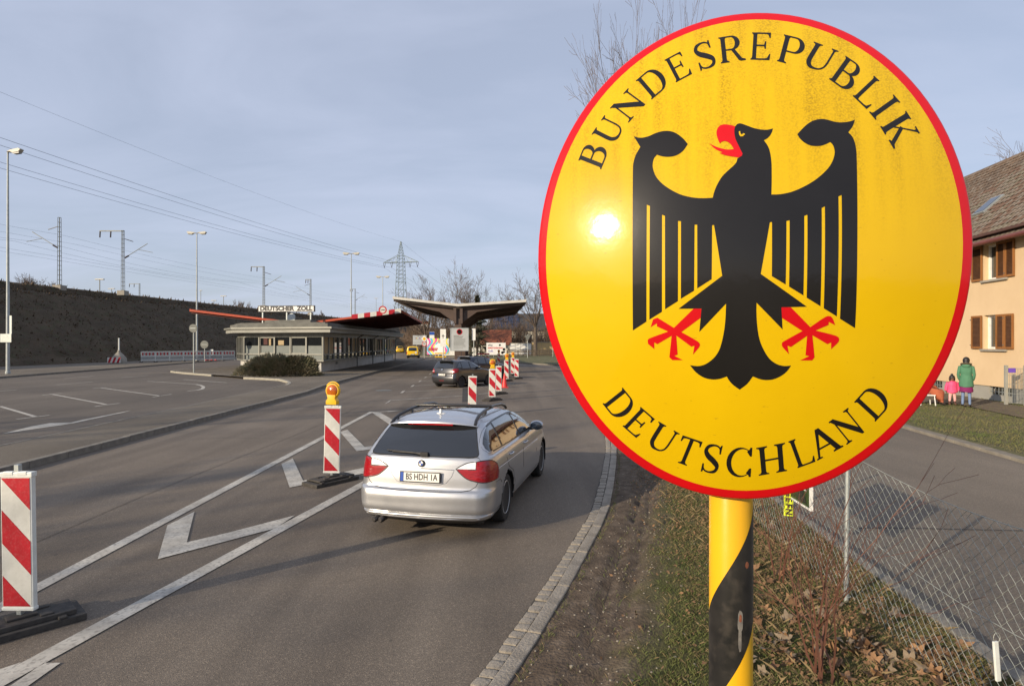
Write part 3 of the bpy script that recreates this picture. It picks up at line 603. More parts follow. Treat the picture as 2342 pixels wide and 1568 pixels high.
GL = {
 'I': [stem(.28,.74,l=.28,rr=.26)],
 'L': [stem(S0,S1,rr=.10), [(S1-.06,0),(.97,0),(1,.22),(.95,.22),(.84,.075),(.70,.055),(S1-.06,.055)]],
 'E': [stem(S0,S1,rr=.02), [(S1-.06,1),(.98,1),(.98,.80),(.92,.80),(.86,.92),(.75,.945),(S1-.06,.945)], [(S1-.06,0),(.97,0),(1,.22),(.95,.22),(.84,.075),(.70,.055),(S1-.06,.055)], [(S1-.06,.49),(.66,.49),(.70,.40),(.76,.40),(.76,.67),(.70,.67),(.66,.545),(S1-.06,.545)]],
 'T': [stem(.41,.59,l=.14,rr=.14,top=False,y1=.97), [(0,1),(1,1),(1,.79),(.95,.79),(.90,.91),(.78,.935),(.22,.935),(.10,.91),(.05,.79),(0,.79)]],
 'H': [stem(.11,.28,l=.10,rr=.10), stem(.72,.89,l=.10,rr=.10), [(.25,.475),(.75,.475),(.75,.535),(.25,.535)]],
 'D': [stem(S0-.01,S1-.04,rr=.0), bowl(S1-.04,0,1,1,.205,.055)],
 'P': [stem(S0,S1,rr=.11), bowl(S1,.40,1,1,.22,.055)],
 'B': [stem(S0,S1,rr=0), bowl(S1,.505,1,.90,.21,.05), bowl(S1,0,.555,1,.22,.055)],
 'R': [stem(S0-.02,S1-.04,rr=.10), bowl(S1-.04,.44,1,.84,.20,.055), [(.44,.47),(.60,.47),(.86,.10),(1,.055),(1,0),(.80,0),(.72,.04)]],
 'K': [stem(S0,S1+.02,rr=.07), [(S1,.40),(.80,.90),(.80,.95),(.70,.955),(.70,1),(1,1),(1,.955),(.92,.93),(.50,.545),(S1,.33)], [(.40,.56),(.52,.62),(.86,.10),(1,.05),(1,0),(.62,0),(.62,.05),(.70,.07)]],
 'N': [stem(.13,.19,l=.13,rr=.10,top=False,y1=.97), [(0,1),(.22,1),(.90,.20),(.90,0),(.80,0),(.14,.80),(.05,.95),(0,.955)], stem(.84,.90,l=.11,rr=.10,bot=False)],
 'A': [[(.06,.0),(.0,.0),(.0,.045),(.07,.06),(.40,1),(.54,1),(.47,.86),(.145,.06),(.22,.045),(.22,0)], [(.40,1),(.54,1),(.93,.07),(1,.05),(1,0),(.64,0),(.64,.05),(.73,.07),(.43,.83)], [(.22,.30),(.68,.30),(.66,.36),(.24,.36)]],
 'U': [stem(.10,.27,l=.10,rr=.09,bot=False,y0=.36), stem(.80,.87,l=.09,rr=.10,bot=False,y0=.36), ribbon([(.185,.40),(.21,.20),(.33,.06),(.50,.03),(.68,.07),(.80,.20),(.835,.40)], [.17,.165,.13,.075,.06,.065,.07])],
 'C': [[(.55+.55*math.cos(a),.5+.5*math.sin(a)) for a in [R(42+i*(276/28)) for i in range(29)]] + [(.63+.44*math.cos(a),.5+.445*math.sin(a)) for a in [R(310-i*(260/28)) for i in range(29)]], [(.93,.70),(1,.70),(1,.99),(.93,.99),(.90,.93),(.80,.86)], [(.93,.30),(1,.30),(1,.01),(.93,.01),(.90,.07),(.80,.14)]],
 'S': [ribbon([(.88,.80),(.76,.93),(.52,.97),(.25,.90),(.15,.74),(.30,.58),(.60,.44),(.84,.28),(.78,.10),(.52,.03),(.25,.07),(.13,.22)], [.05,.06,.065,.13,.19,.20,.205,.19,.13,.065,.06,.05]), [(.84,.70),(.91,.70),(.92,1),(.86,1),(.80,.90)], [(.08,0),(.14,0),(.20,.10),(.16,.30),(.09,.30)]],
}
for ch, ax_, ay_, bx_, by_, cx_, cy_ in LET:
    o_, e1, e2 = Vector((ax_,ay_))/1e4, Vector((bx_-ax_,by_-ay_))/1e4, Vector((cx_-ax_,cy_-ay_))/1e4
    drape('letter', [[tuple(o_+e1*x+e2*y) for x, y in pl] for pl in GL[ch]], .0007, m_blkE, plate, .04)
# the post: yellow tube with a black spiral band
PR = .061; zt = Cs.z - .50
m_postY = enamel('yellow_post_paint', (.76,.42,.012), (.70,.37,.012), 0, .28); m_postK = mat('black_post_paint', (.012,.012,.012), (.028,.026,.024), scale=9, rough=.30, c3=(.10,.085,.07), scale3=26, amt3=.30)
pole = MB().lathe([(PR,-.05),(PR,zt),(PR-.004,zt+.01)], 40).obj('post', m_postY, sign, smooth=40)
pitch, z_r = .70, CAM_H - (1120-783.5)/FPX*(PY_-.05)   # upper edge of the band leaves the right-hand side of the post here
band = MB(); nb = 220; zlo = -.02; rows_ = 14
for i in range(nb+1):
    ph = i/nb*2*math.pi*((z_r-zlo)/pitch); tw = 0.0
    a = -ph + .0                                       # turning to the left seen from the front while going down
    for k in range(rows_+1):
        z = z_r - ph/(2*math.pi)*pitch - .32*k/rows_
        band.v.append(((PR+.0006)*math.cos(a), (PR+.0006)*math.sin(a), z))
for i in range(nb):
    for k in range(rows_): q = i*(rows_+1)+k; band.f.append((q,q+1,q+rows_+2,q+rows_+1))
band.obj('black_band', m_postK, pole, smooth=60)
m_rust = mat('rusty_chip', (.20,.055,.025), (.26,.10,.05), scale=60, rough=.9); m_scuff = mat('scuffed_primer', (.22,.20,.17), (.12,.11,.10), scale=40, rough=.8)
def chip(zc, ang, w, h, mtl, lift):
    mb = MB(); n = 18; k = PR+lift; mb.v.append((k*math.cos(ang),k*math.sin(ang),zc))
    for i in range(n):
        t = 2*math.pi*i/n; rr = 1+.25*mnoise.noise(Vector((math.cos(t)*1.7,math.sin(t)*1.7,zc*9))); aa = ang + w/2*rr*math.cos(t)/PR; mb.v.append((k*math.cos(aa),k*math.sin(aa),zc+h/2*rr*math.sin(t)))
    mb.f += [(0,1+i,1+(i+1)%n) for i in range(n)]; mb.obj('paint_chip', mtl, pole)
zz = lambda y: CAM_H - (y-783.5)/FPX*(PY_-PR)
chip(zz(1418), R(-86), .016, .060, m_scuff, .0010); chip(zz(1412), R(-86), .008, .022, m_rust, .0014); chip(zz(1458), R(-87), .010, .075, m_scuff, .0009); chip(zz(1292), R(-66), .013, .018, m_rust, .0012)
# clamp bracket behind the plate
MB().box((-.01,.0,Cs.z-.2),(.10,.05,.62)).obj('bracket', m_steel_dk, sign, bevel=.004)
# ---------------------------------------------------------------- traffic beacons, cone, barriers
m_amber = mat('amber_lens', (.72,.185,.002), (.50,.10,.002), scale=16, rough=.10, coat=1, transm=.25, bump=.35, bscale=110, bdist=.01)
m_ylwpl = mat('yellow_plastic', (.80,.47,.012), (.74,.42,.01), scale=6, rough=.38)
BW, BH = .262, 1.085
def make_beacon(lamp, flip=False, simple=False):
    pr = {}
    b = MB().bb(-.012,.012,0,0,0,0) if False else MB()
    b.bb(-BW/2,BW/2,0,.045,.165,.165+BH)
    pr['panel'] = b.mesh('panel', m_wplast, None, .010, 2)
    pr['top_cap'] = MB().bb(-BW/2-.006,BW/2+.006,-.004,.050,.165+BH-.028,.165+BH+.012).mesh('top_cap', m_wplast, None, .006, 2)
    pr['bottom_cap'] = MB().bb(-BW/2-.004,BW/2+.004,-.004,.048,.150,.178).mesh('bottom_cap', m_wplast, None, .006, 2)
    pr['clip'] = MB().bb(-.04,.04,-.008,.03,.165+BH-.01,.165+BH+.018).mesh('clip', m_wplast, None, .004, 2)
    sheet = MB().bb(-BW/2+.012,BW/2-.012,-.0025,.001,.185,.165+BH-.032); pr['white_sheet'] = sheet.mesh('white_sheet', m_whitesheet)
    x0, x1, zb, zt_ = -BW/2+.012, BW/2-.012, .187, .165+BH-.034; H_ = zt_-zb; w_ = x1-x0
    def band(za, zc):                                   # stripe falling to the right, clipped to the face: left edge za..zc, shifted down by .262 on the right
        dz = .252; P = [(x0,za),(x1,za-dz),(x1,zc-dz),(x0,zc)]
        for lim, sg in ((zb,1),(zt_,-1)):
            res = []
            for i in range(len(P)):
                p, q = P[i], P[(i+1)%len(P)]; ip, iq = (p[1]-lim)*sg >= 0, (q[1]-lim)*sg >= 0
                if ip: res.append(p)
                if ip != iq: t = (lim-p[1])/(q[1]-p[1]); res.append((p[0]+(q[0]-p[0])*t, lim))
            P = res
        return P
    st = []
    for za, zc in ((zt_-.005,zt_+.252),(zt_-.525,zt_-.258),(zt_-1.05,zt_-.785)):
        P = band(za, zc)
        if len(P) > 2: st.append(MB().prism(P, (0,-.0025,0), (1,0,0), (0,0,1), 0, .0018).mesh('red_stripe', m_red))
    pr['stripes'] = st
    pr['post'] = MB().bb(-.021,.021,.005,.041,.05,.165+BH+.070).mesh('post', m_galv, None, .003, 1)
    f = MB(); f.bb(-.20,.20,-.42,.42,0,.055); f.bb(-.15,.15,-.33,.36,.055,.095); f.bb(-.06,.06,-.08,.12,.095,.115)
    for y in (-.30,.26): f.bb(-.20,.20,y-.03,y+.03,.055,.075)
    for sx in (-1,1):
        for y in (-.17,.17): f.bb(sx*.09-.03,sx*.09+.03,y-.045,y+.045,.093,.108)
    pr['foot'] = f.mesh('foot', m_rubber, None, .014, 2)
    return pr
BP = make_beacon(True)
lens = MB().lathe([(0,-.052),(.045,-.047),(.075,-.034),(.095,-.014),(.099,.006)], 28, (0,0,0), (0,1,0)).mesh('lens', m_amber, 50)
lens_b = MB().lathe([(0,.052),(.045,.047),(.075,.034),(.095,.014),(.099,-.006)], 28, (0,.03,0), (0,1,0)).mesh('lens', m_amber, 50)
hous = MB().prism([(-.082,-.20),(.082,-.20),(.082,-.15),(.055,-.11),(.07,-.06),(-.07,-.06),(-.055,-.11),(-.082,-.15)], (0,.045,0), (1,0,0), (0,0,1), 0, .09).lathe([(.100,-.02),(.106,-.012),(.106,.035),(.100,.043)], 30, (0,0,0), (0,1,0)).mesh('housing', m_ylwpl, 40, .004, 2)
hand = MB().tube([(.112*math.cos(a),.012,.112*math.sin(a)+.012) for a in [R(30+i*10) for i in range(13)]], .010, 8).mesh('handle', m_ylwpl, 50)
def beacon(loc, rz, label, lamp, tilt=0, foot_rz=0, lamp_rz=0):
    t = thing('traffic_beacon', label, 'beacon', loc, rz, 'striped traffic beacons down the middle of the road')
    pn = link('panel', BP['panel'], t, None, (0,tilt,0))
    link('top_cap', BP['top_cap'], pn); link('bottom_cap', BP['bottom_cap'], pn); link('clip', BP['clip'], pn, (-.06,0,0)); link('clip', BP['clip'], pn, (.055,0,0)); link('white_sheet', BP['white_sheet'], pn)
    for m_ in BP['stripes']: link('red_stripe', m_, pn)
    link('post', BP['post'], t, None, (0,tilt,0)); link('foot', BP['foot'], t, None, (0,0,foot_rz))
    if lamp:
        l_ = link('lamp_housing', hous, t, (.02,.02,.165+BH+.262), (0,tilt,lamp_rz), scale=(1.14,1.14,1.14)); link('lens', lens, l_); link('lens', lens_b, l_); link('handle', hand, l_)
    return t
BL_ = [((41.5,1412,.09), False, R(-3), 'large striped beacon without a lamp at the left edge of the road', R(-1.0), R(-40), R(20)),
 ((757,1089,.09), True, R(2), 'striped beacon with amber lamp standing just left of the silver estate car', R(1.2), R(-38), R(-14)),
 ((1079,945,.09), False, R(4), 'striped beacon without lamp right behind the roof of the silver estate car', R(1), R(-40), 0),
 ((1125,910,.09), True, R(2), 'striped beacon with amber lamp nearest the front of the dark grey hatchback', R(.5), R(-40), R(5)),
 ((1140,896,.09), False, R(0), 'lampless striped beacon half covered by the lamp-topped one beside the cone', 0, R(-40), 0),
 ((1140,836.5,.09), True, R(0), 'smallest and farthest striped beacon with an amber lamp', 0, R(-30), 0),
 ((1158,867.5,.09), True, R(3), 'striped beacon with amber lamp directly behind the red cone', R(-.5), R(-40), 0),
 ((1172,855,.09), True, R(2), 'striped beacon with amber lamp half hidden by the rightmost beacon', 0, R(-40), 0),
 ((1181,862.5,.09), False, R(-2), 'rightmost of the striped beacons, without a lamp', 0, R(-40), 0)]
for (x, y, z), lm, rz, lb, tl, frz, lrz in BL_:
    p = at(x, y, z); beacon((p.x,p.y,0), rz, lb, lm, tl, frz, lrz)
# cone
m_cone = mat('red_cone_plastic', (.62,.035,.03), (.56,.03,.028), scale=8, rough=.45)
def cone(loc, label, bands=False, rx=0):
    t = thing('traffic_cone', label, 'cone', loc, 0)
    c = MB().lathe([(.165,.03),(.150,.06),(.035,.72),(.028,.745),(0,.745)], 24).obj('cone_body', m_cone, t, smooth=40)
    MB().bb(-.20,.20,-.20,.20,0,.032).obj('base', m_cone if not bands else m_rubber, t, bevel=.02)
    if bands: MB().lathe([(.118,.26),(.076,.49)], 24).obj('white_band', m_whitesheet, c)
    t.rotation_euler.x = rx; return t
p = at(1153.5,885.5); cone((p.x,p.y,0), 'tall red traffic cone among the striped beacons')
p = at(493,825,.0); cone((p.x,p.y,.0), 'red and white cone standing by the plastic barrier fence', True)
# plastic barrier fence at the foot of the bank
m_redpl = mat('red_barrier_plastic', (.42,.03,.035), rough=.5); m_grpl = mat('grey_stripe', (.12,.12,.12), rough=.6)
bar_w = MB(); bar_w.bb(-1,1,-.02,.02,.16,.22).bb(-1,1,-.02,.02,.55,.62).bb(-1,1,-.02,.02,.92,.98).bb(-1,-.95,-.02,.02,.06,1.02).bb(.95,1,-.02,.02,.06,1.02).bb(-.95,.95,.0,.012,.22,.55)
for i in range(20): bar_w.bb(-.94+i*.097,-.90+i*.097,-.015,.015,.62,1.03)
bar_me = bar_w.mesh('frame', m_wplast); bs = MB(); 
for i in range(19): x = -.93+i*.099; bs.prism([(x,.24),(x+.045,.24),(x-.035+.045,.53),(x-.035,.53)], (0,-.004,0), (1,0,0), (0,0,1), 0, .006)
bs_me = bs.mesh('diagonal_slats', m_grpl); rq = MB().bb(-.04,.15,-.026,.026,.66,.90).mesh('red_block', m_redpl); ft_b = MB().bb(-.12,.12,-.40,.40,0,.07).mesh('foot', m_rubber)
A_, B_ = at(322,828,.1), at(537,823.5,.1); nbar = 7
for i in range(nbar):
    a, b = A_.lerp(B_, i/nbar), A_.lerp(B_, (i+1)/nbar); c = (a+b)/2; d = b-a; k = d.length/2.02; kz = 1.22
    t = thing('barrier_panel', ['leftmost','second','third','fourth','fifth','sixth','seventh','eighth','ninth','tenth','eleventh','twelfth'][i] + ' panel from the left of the red and white plastic barrier fence', 'barrier', (c.x,c.y,.10), math.atan2(d.y,d.x), 'plastic barrier fence at the bank', (k,1,kz))
    f_ = link('frame', bar_me, t); link('diagonal_slats', bs_me, t)
    for x in (-.75,-.28,.19,.66): link('red_block', rq, t, (x-.05,0,0))
    link('foot', ft_b, t, (-.98,0,0))
# ---------------------------------------------------------------- vehicles
def inpoly(x, y, P):
    c = False; j = len(P)-1
    for i in range(len(P)):
        if (P[i][1] > y) != (P[j][1] > y) and x < (P[j][0]-P[i][0])*(y-P[i][1])/(P[j][1]-P[i][1])+P[i][0]: c = not c
        j = i
    return c
def cr(a, b, c, d, t): return .5*((2*b)+(c-a)*t+(2*a-5*b+4*c-d)*t*t+(3*b-a-3*c+d)*t**3)
def islands(mb):
    par = list(range(len(mb.v))); keymap = {}
    def find(a):
        while par[a] != a: par[a] = par[par[a]]; a = par[a]
        return a
    for i, v in enumerate(mb.v):
        k = tuple(round(c, 5) for c in v)
        if k in keymap: par[find(i)] = find(keymap[k])
        else: keymap[k] = i
    for f in mb.f:
        a = find(f[0])
        for q in f[1:]: par[find(q)] = a
    out = {}
    for f in mb.f: out.setdefault(find(f[0]), []).append(f)
    res = []
    for fs in out.values():
        nb_, idx, ids = MB(), {}, {}
        for f in fs:
            g_ = []
            for q in f:
                k = tuple(round(c, 5) for c in mb.v[q])
                if k not in idx: idx[k] = len(nb_.v); nb_.v.append(mb.v[q])
                g_.append(idx[k])
            g_ = [x for i, x in enumerate(g_) if x != g_[i-1]]
            if len(set(g_)) >= 3: nb_.f.append(tuple(g_))
        res.append(nb_)
    return sorted(res, key=lambda m_: -len(m_.f))
def build_car(name, label, group, paint, S, loc, heading, scale=1.0, sub=4, ns=(22,12,84,8,10)):
    root = thing(name, label, S.get('cat','car'), loc, -R(heading), group, scale if isinstance(scale, tuple) else (scale,)*3)
    rg = S['rings']; lev = []
    for i in range(len(rg)-1):
        q = [rg[max(i-1,0)], rg[i], rg[i+1], rg[min(i+2,len(rg)-1)]]
        for k in range(sub):
            t = k/sub; z = rg[i][0]+(rg[i+1][0]-rg[i][0])*t
            lev.append([z]+[cr(*[r_[c] for r_ in q], t) for c in range(1,7)])
    lev.append(list(rg[-1])); nr, nc, nsd, nf, nff = ns
    def half(L_):
        z, w, yr, yf, rx, ry, bow = L_; P = []
        for i in range(nr): x = (w-rx)*i/nr; P.append((x, yr+bow*(x/w)**2.2))
        y0 = yr+bow*((w-rx)/w)**2.2
        for i in range(nc): a = math.pi/2*i/nc; P.append((w-rx+rx*math.sin(a)**.9, y0+ry*(1-math.cos(a))))
        fx, fy, fb = rx*1.5, ry*1.5, bow*2.0; y1, y2 = y0+ry, yf-fb*((w-fx)/w)**2-fy
        for i in range(nsd): t = i/nsd; P.append((w*(1-.012*(2*t-1)**2+.012), y1+(y2-y1)*t))
        for i in range(nf): a = math.pi/2*i/nf; P.append((w-fx+fx*math.cos(a), y2+fy*math.sin(a)))
        for i in range(nff+1): x = (w-fx)*(1-i/nff); P.append((x, yf-fb*(x/w)**2))
        return P
    rows = [[(x,y,L_[0]) for x,y in half(L_)] for L_ in lev]
    zt, top = lev[-1][0], rows[-1]; ym = sum(p[1] for p in top)/len(top); hh = S['roof']-zt
    for k in range(1, 9):
        f = 1-k/8*.999; rows.append([(x*f, ym+(y-ym)*f, zt+hh*(1-f*f)) for x,y,_ in top])
    arc = []
    for r_ in rows:
        s = [0]
        for a, b in zip(r_, r_[1:]): s.append(s[-1]+math.hypot(b[0]-a[0], b[1]-a[1]))
        arc.append(s)
    H = len(rows[0]); nl = len(lev); seg_end = (nr, nr+nc, nr+nc+nsd, nr+nc+nsd+nf)
    def surf(s, z, sg=1, by_y=None):
        i = 0
        while i < nl-2 and rows[i+1][0][2] < z: i += 1
        t = (z-rows[i][0][2])/max(1e-6, rows[i+1][0][2]-rows[i][0][2]); out = []
        for k in (i, i+1):
            r_, a = rows[k], arc[k]
            if by_y is None:
                j = 0
                while j < H-2 and a[j+1] < s: j += 1
                u = (s-a[j])/max(1e-6, a[j+1]-a[j])
            else:
                j = nr
                while j < H-2 and r_[j+1][1] < by_y: j += 1
                u = (by_y-r_[j][1])/max(1e-6, r_[j+1][1]-r_[j][1])
            out.append(Vector(r_[j]).lerp(Vector(r_[j+1]), u))
        p = out[0].lerp(out[1], t); return Vector((p.x*sg, p.y, p.z))
    parts = {}
    for i in range(len(rows)-1):
        for j in range(H-1):
            c = [rows[i][j], rows[i][j+1], rows[i+1][j+1], rows[i+1][j]]
            x, y, z = (sum(p[k] for p in c)/4 for k in range(3)); s = (arc[i][j]+arc[min(i+1,len(arc)-1)][j+1])/2
            seg = 0 if j < seg_end[0] else 1 if j < seg_end[1] else 2 if j < seg_end[2] else 3 if j < seg_end[3] else 4
            lb = None
            for yw in S['axles']:
                if x > .55 and math.hypot(y-yw, z-S['wr']) < S['wr']+.045: lb = 'gone'
            if lb is None:
                for nm, poly, mode in S['zones']:
                    if mode == 'front' and seg >= 3 and poly[0] < z < poly[1]: lb = nm; break
                    if mode == 'roof' and i >= nl-2 and abs(x) < poly[0] and poly[1] < y < poly[2]: lb = nm; break
                    if mode == 'low' and z < poly: lb = nm; break
            lb = lb or 'body'
            if lb == 'gone': continue
            d = parts.setdefault(lb, {})
            for sg in (1,-1):
                idx = []
                for (a, b) in ((i,j),(i,j+1),(i+1,j+1),(i+1,j)):
                    key = (a,b,sg)
                    if key not in d: p = rows[a][b]; d[key] = (len(d), (p[0]*sg,p[1],p[2]))
                    idx.append(d[key][0])
                parts.setdefault(lb+'#f', []).append(tuple(idx) if sg > 0 else tuple(idx[::-1]))
    mats = dict(S['mats']); mats['body'] = paint; made = {}
    for lb in ['body'] + [k for k in parts if not k.endswith('#f') and k != 'body']:
        mb = MB(); mb.v = [v for _, v in parts[lb].values()]; mb.f = parts[lb+'#f']
        for k, pm in enumerate(islands(mb)):
            o = pm.obj(lb, mats[lb], root if lb in ('body','bumper') else made['body'], smooth=55)
            if k == 0: made[lb] = o
    lay = {'window_trim': .002, 'reversing_lamp': .006, 'tail_lamp': .006}
    for nm, poly, mode in S['zones']:
        if mode not in ('rear','side'): continue
        base = nm.rstrip('0123456789'); lift = lay.get(base, .005)
        if mode == 'rear' and poly[0][0] == 0: runs = [(poly + [(-a,b) for a,b in poly[::-1] if a > 0], 1)]
        else: runs = [(poly, 1), (poly, -1)]
        for pl, sg in runs:
            vs = [Vector((a,b,0)) for a,b in (smooth_outline(pl, 28, 3))]; bm = bmesh.new(); bv = [bm.verts.new(v) for v in vs]
            for a, b, c in tessellate_polygon([vs]):
                try: bm.faces.new((bv[a],bv[b],bv[c]) if (vs[b]-vs[a]).cross(vs[c]-vs[a]).z > 0 else (bv[a],bv[c],bv[b]))
                except ValueError: pass
            for it in range(4):
                ed = [e for e in bm.edges if e.calc_length() > .06]
                if not ed: break
                bmesh.ops.subdivide_edges(bm, edges=ed, cuts=1); bmesh.ops.triangulate(bm, faces=bm.faces[:])
            def mp(a, z):
                g_ = sg*(1 if a >= 0 or mode == 'side' else -1)
                return surf(abs(a), z, g_) if mode == 'rear' else surf(0, z, g_, by_y=a)
            for v in bm.verts:
                a, z = v.co.x, v.co.y; p = mp(a,z); e = .012
                du, dv = mp(a+e,z)-mp(a-e,z), mp(a,z+e)-mp(a,z-e); n = du.cross(dv)*sg
                n = n.normalized() if n.length > 1e-9 else Vector((0,-1,0))
                if mode == 'side' and n.x*sg < 0 or mode == 'rear' and n.y > .3: n = -n
                v.co = p + n*lift
            bmesh.ops.recalc_face_normals(bm, faces=bm.faces[:])
            if bm.faces and sum((f.normal.x*sg if mode == 'side' else -f.normal.y) for f in bm.faces) < 0: bmesh.ops.reverse_faces(bm, faces=bm.faces[:])
            if base in ('tail_lamp','reversing_lamp','rear_window') and sub > 2: MB().tube([mp(v.x, v.y) for v in vs], .0085, 5, closed=True).obj('lamp_seal' if 'lamp' in base else 'window_seal', m_dark, made['body'])
            me = bpy.data.meshes.new(base); bm.to_mesh(me); bm.free(); me.polygons.foreach_set('use_smooth', [True]*len(me.polygons)); me.materials.append(mats[nm]); link(base, me, made['body'])
    # underside and wheel wells
    y0_, y1_ = S['axles'][0]-.5, S['axles'][1]+.5
    ub = MB().bb(-.74,.74,rg[0][2]+.12,rg[0][3]-.12,rg[0][0]-.01,rg[0][0]+.06)
    for yw in S['axles']:
        for sg in (1,-1):
            pr = []; n = 16
            for i in range(n+1): a = math.pi*(i/n)*1.16-.25; pr.append((yw+(S['wr']+.045)*math.cos(a), S['wr']+(S['wr']+.045)*math.sin(a)))
            o_ = len(ub.v)
            for xx in (S['hw']-.01, S['hw']-.36):
                for a, b in pr: ub.v.append((sg*xx,a,b))
            for i in range(n): ub.f.append((o_+i,o_+i+1,o_+n+2+i,o_+n+1+i))
            ub.v.append((sg*(S['hw']-.36),yw,S['wr'])); c_ = len(ub.v)-1
            for i in range(n): ub.f.append((c_,o_+n+1+i,o_+n+2+i))
    ub.obj('underbody', m_dark, root)
    # wheels
    wr = S['wr']; tw = .205
    tyre = MB().lathe([(wr*.68,-tw/2+.015),(wr*.80,-tw/2),(wr*.93,-tw/2+.008),(wr*.985,-tw/2+.03),(wr,-tw/2+.06),(wr,tw/2-.06),(wr*.985,tw/2-.03),(wr*.93,tw/2-.008),(wr*.80,tw/2),(wr*.68,tw/2-.015)], 36, ax=(1,0,0)).mesh('tyre', m_tyre, 40)
    rim = MB().lathe([(wr*.70,tw/2-.018),(wr*.66,tw/2-.010),(wr*.62,tw/2-.03),(wr*.60,-.02)], 36, ax=(1,0,0))
    rim.lathe([(0,tw/2-.030),(.035,tw/2-.030),(.05,tw/2-.04),(.06,tw/2-.07)], 16, ax=(1,0,0)); rim.lathe([(0,-.01),(wr*.62,-.01)], 24, ax=(1,0,0))
    nsp = S.get('spokes',7)
    for k in range(nsp):
        a = 2*math.pi*k/nsp; u = Vector((0,math.cos(a),math.sin(a))); v_ = Vector((0,-math.sin(a),math.cos(a))); x0 = tw/2
        p = [(.035,-.022),(.035,.022),(wr*.64,.034),(wr*.64,-.034)]
        vs = [Vector((x0-.042 if q[0] < .1 else x0-.018,0,0))+u*q[0]+v_*q[1] for q in p] + [Vector((x0-.075,0,0))+u*q[0]+v_*q[1]*1.2 for q in p]
        rim.add(vs, [(0,1,2,3),(0,4,5,1),(1,5,6,2),(2,6,7,3),(3,7,4,0)])
    rim = rim.mesh('rim', S['rim'], 35)
    for yw in S['axles']:
        for sg in (1,-1):
            w_ = link('wheel', tyre, root, (sg*(S['hw']-.012-tw/2),yw,wr), (0,0,0 if sg > 0 else math.pi)); link('rim', rim, w_)
    S['extra'](root, made, surf, paint)
    return root
m_tyre = mat('tyre_rubber', (.016,.016,.016), (.026,.025,.024), scale=20, rough=.8)
m_rimS = mat('alloy_rim', (.60,.60,.59), (.52,.52,.51), scale=8, rough=.40, metal=.25); m_rimK = mat('black_steel_rim', (.018,.018,.019), rough=.5)
m_lampR = mat('red_lamp_glass', (.36,.004,.010), (.22,.003,.007), scale=18, rough=.22, coat=.35, stretch=(1,1,6)); m_lampW = mat('clear_lamp_glass', (.85,.85,.87), (.66,.66,.70), scale=30, rough=.10, coat=1)
m_carglass = mat('tinted_car_glass', (.010,.011,.012), rough=.02, spec=.9, coat=1); m_trim = mat('window_trim_black', (.014,.013,.013), rough=.32)
def metallic(name, c, rough=.33, metal=.75):
    m = mat(name, c, rough=rough, metal=metal, coat=1.0); t = m.node_tree; b = t.nodes['Principled BSDF']
    n = t.nodes.new('ShaderNodeTexNoise'); n.inputs['Scale'].default_value = 900; tc = t.nodes.new('ShaderNodeTexCoord'); t.links.new(tc.outputs['Object'], n.inputs['Vector'])
    o = ramp(t, n.outputs['Fac'], [(.3, tuple(x*.86 for x in c)), (.7, tuple(min(1,x*1.1) for x in c))]); t.links.new(o, b.inputs['Base Color'])
    d = t.nodes.new('ShaderNodeTexNoise'); d.inputs['Scale'].default_value = 3.5; t.links.new(tc.outputs['Object'], d.inputs['Vector'])
    r_ = t.nodes.new('ShaderNodeMapRange'); r_.inputs['To Min'].default_value = rough*.85; r_.inputs['To Max'].default_value = rough*1.25; t.links.new(d.outputs['Fac'], r_.inputs[0]); t.links.new(r_.outputs[0], b.inputs['Roughness'])
    return m
m_silver = metallic('silver_car_paint', (.53,.535,.545)); m_grey = metallic('graphite_car_paint', (.060,.061,.066), .30, .6); m_navy = metallic('dark_blue_car_paint', (.018,.022,.040), .28, .5)
m_vanY = mat('yellow_van_paint', (.78,.50,.010), (.74,.47,.01), scale=3, rough=.35, coat=.6); m_pale = metallic('pale_blue_car_paint', (.36,.42,.50))
m_plate = mat('number_plate_white', (.74,.73,.68), rough=.4); m_blue = mat('sign_blue', (.020,.075,.36), rough=.4); m_chrome = mat('chrome', (.75,.75,.76), rough=.12, metal=1)
def plate(root, y, z, txt, tilt=0, w=.52):
    p = MB().box((0,0,0),(w+.02,.012,.128)).obj('number_plate', m_dark, root, bevel=.004); p.location = (0,y,z); p.rotation_euler = (tilt,0,0)
    MB().box((.021,-.0075,0),(w-.05,.004,.106)).obj('plate_face', m_plate, p); MB().box((-w/2+.022,-.0075,0),(.042,.004,.106)).obj('country_strip', m_blue, p)
    text_mesh(txt, .105, m_blackpaint, 'registration', p, w-.10, .002, (.022,-.0105,0), (R(90),0,0))
def seams(root, surf, lines, r=.0035, mtl=None, nm='panel_gap', sides=(1,-1)):
    for sg in sides:
        for ln in lines:
            P = []
            for (kind, a, z) in ln: P.append(surf(a, z, sg) if kind == 's' else surf(0, z, sg, by_y=a))
            MB().tube(P, r, 5).obj(nm, mtl or m_dark, root)

# silver estate car
WG = [(-.70,1.06),(-.66,1.012),(.4,.992),(1.4,.985),(2.12,.985),(1.88,1.10),(1.58,1.235),(1.30,1.315),(.80,1.338),(.0,1.328),(-.40,1.285),(-.58,1.20),(-.68,1.12)]
def pane(y0, y1, P, k=.90):
    ys = [p[0] for p in P]; zs = [p[1] for p in P]; cy, cz = (min(ys)+max(ys))/2, (min(zs)+max(zs))/2
    Q = [(cy+(y-cy)*.972, cz+(z-cz)*k) for y, z in P]; out = []
    for (a, b) in ((y0,1),(y1,-1)):
        res = []
        for i in range(len(Q)):
            p, q = Q[i], Q[(i+1)%len(Q)]; ip, iq = (p[0]-a)*b >= 0, (q[0]-a)*b >= 0
            if ip: res.append(p)
            if ip != iq: t = (a-p[0])/(q[0]-p[0]); res.append((a, p[1]+(q[1]-p[1])*t))
        Q = res
    return Q
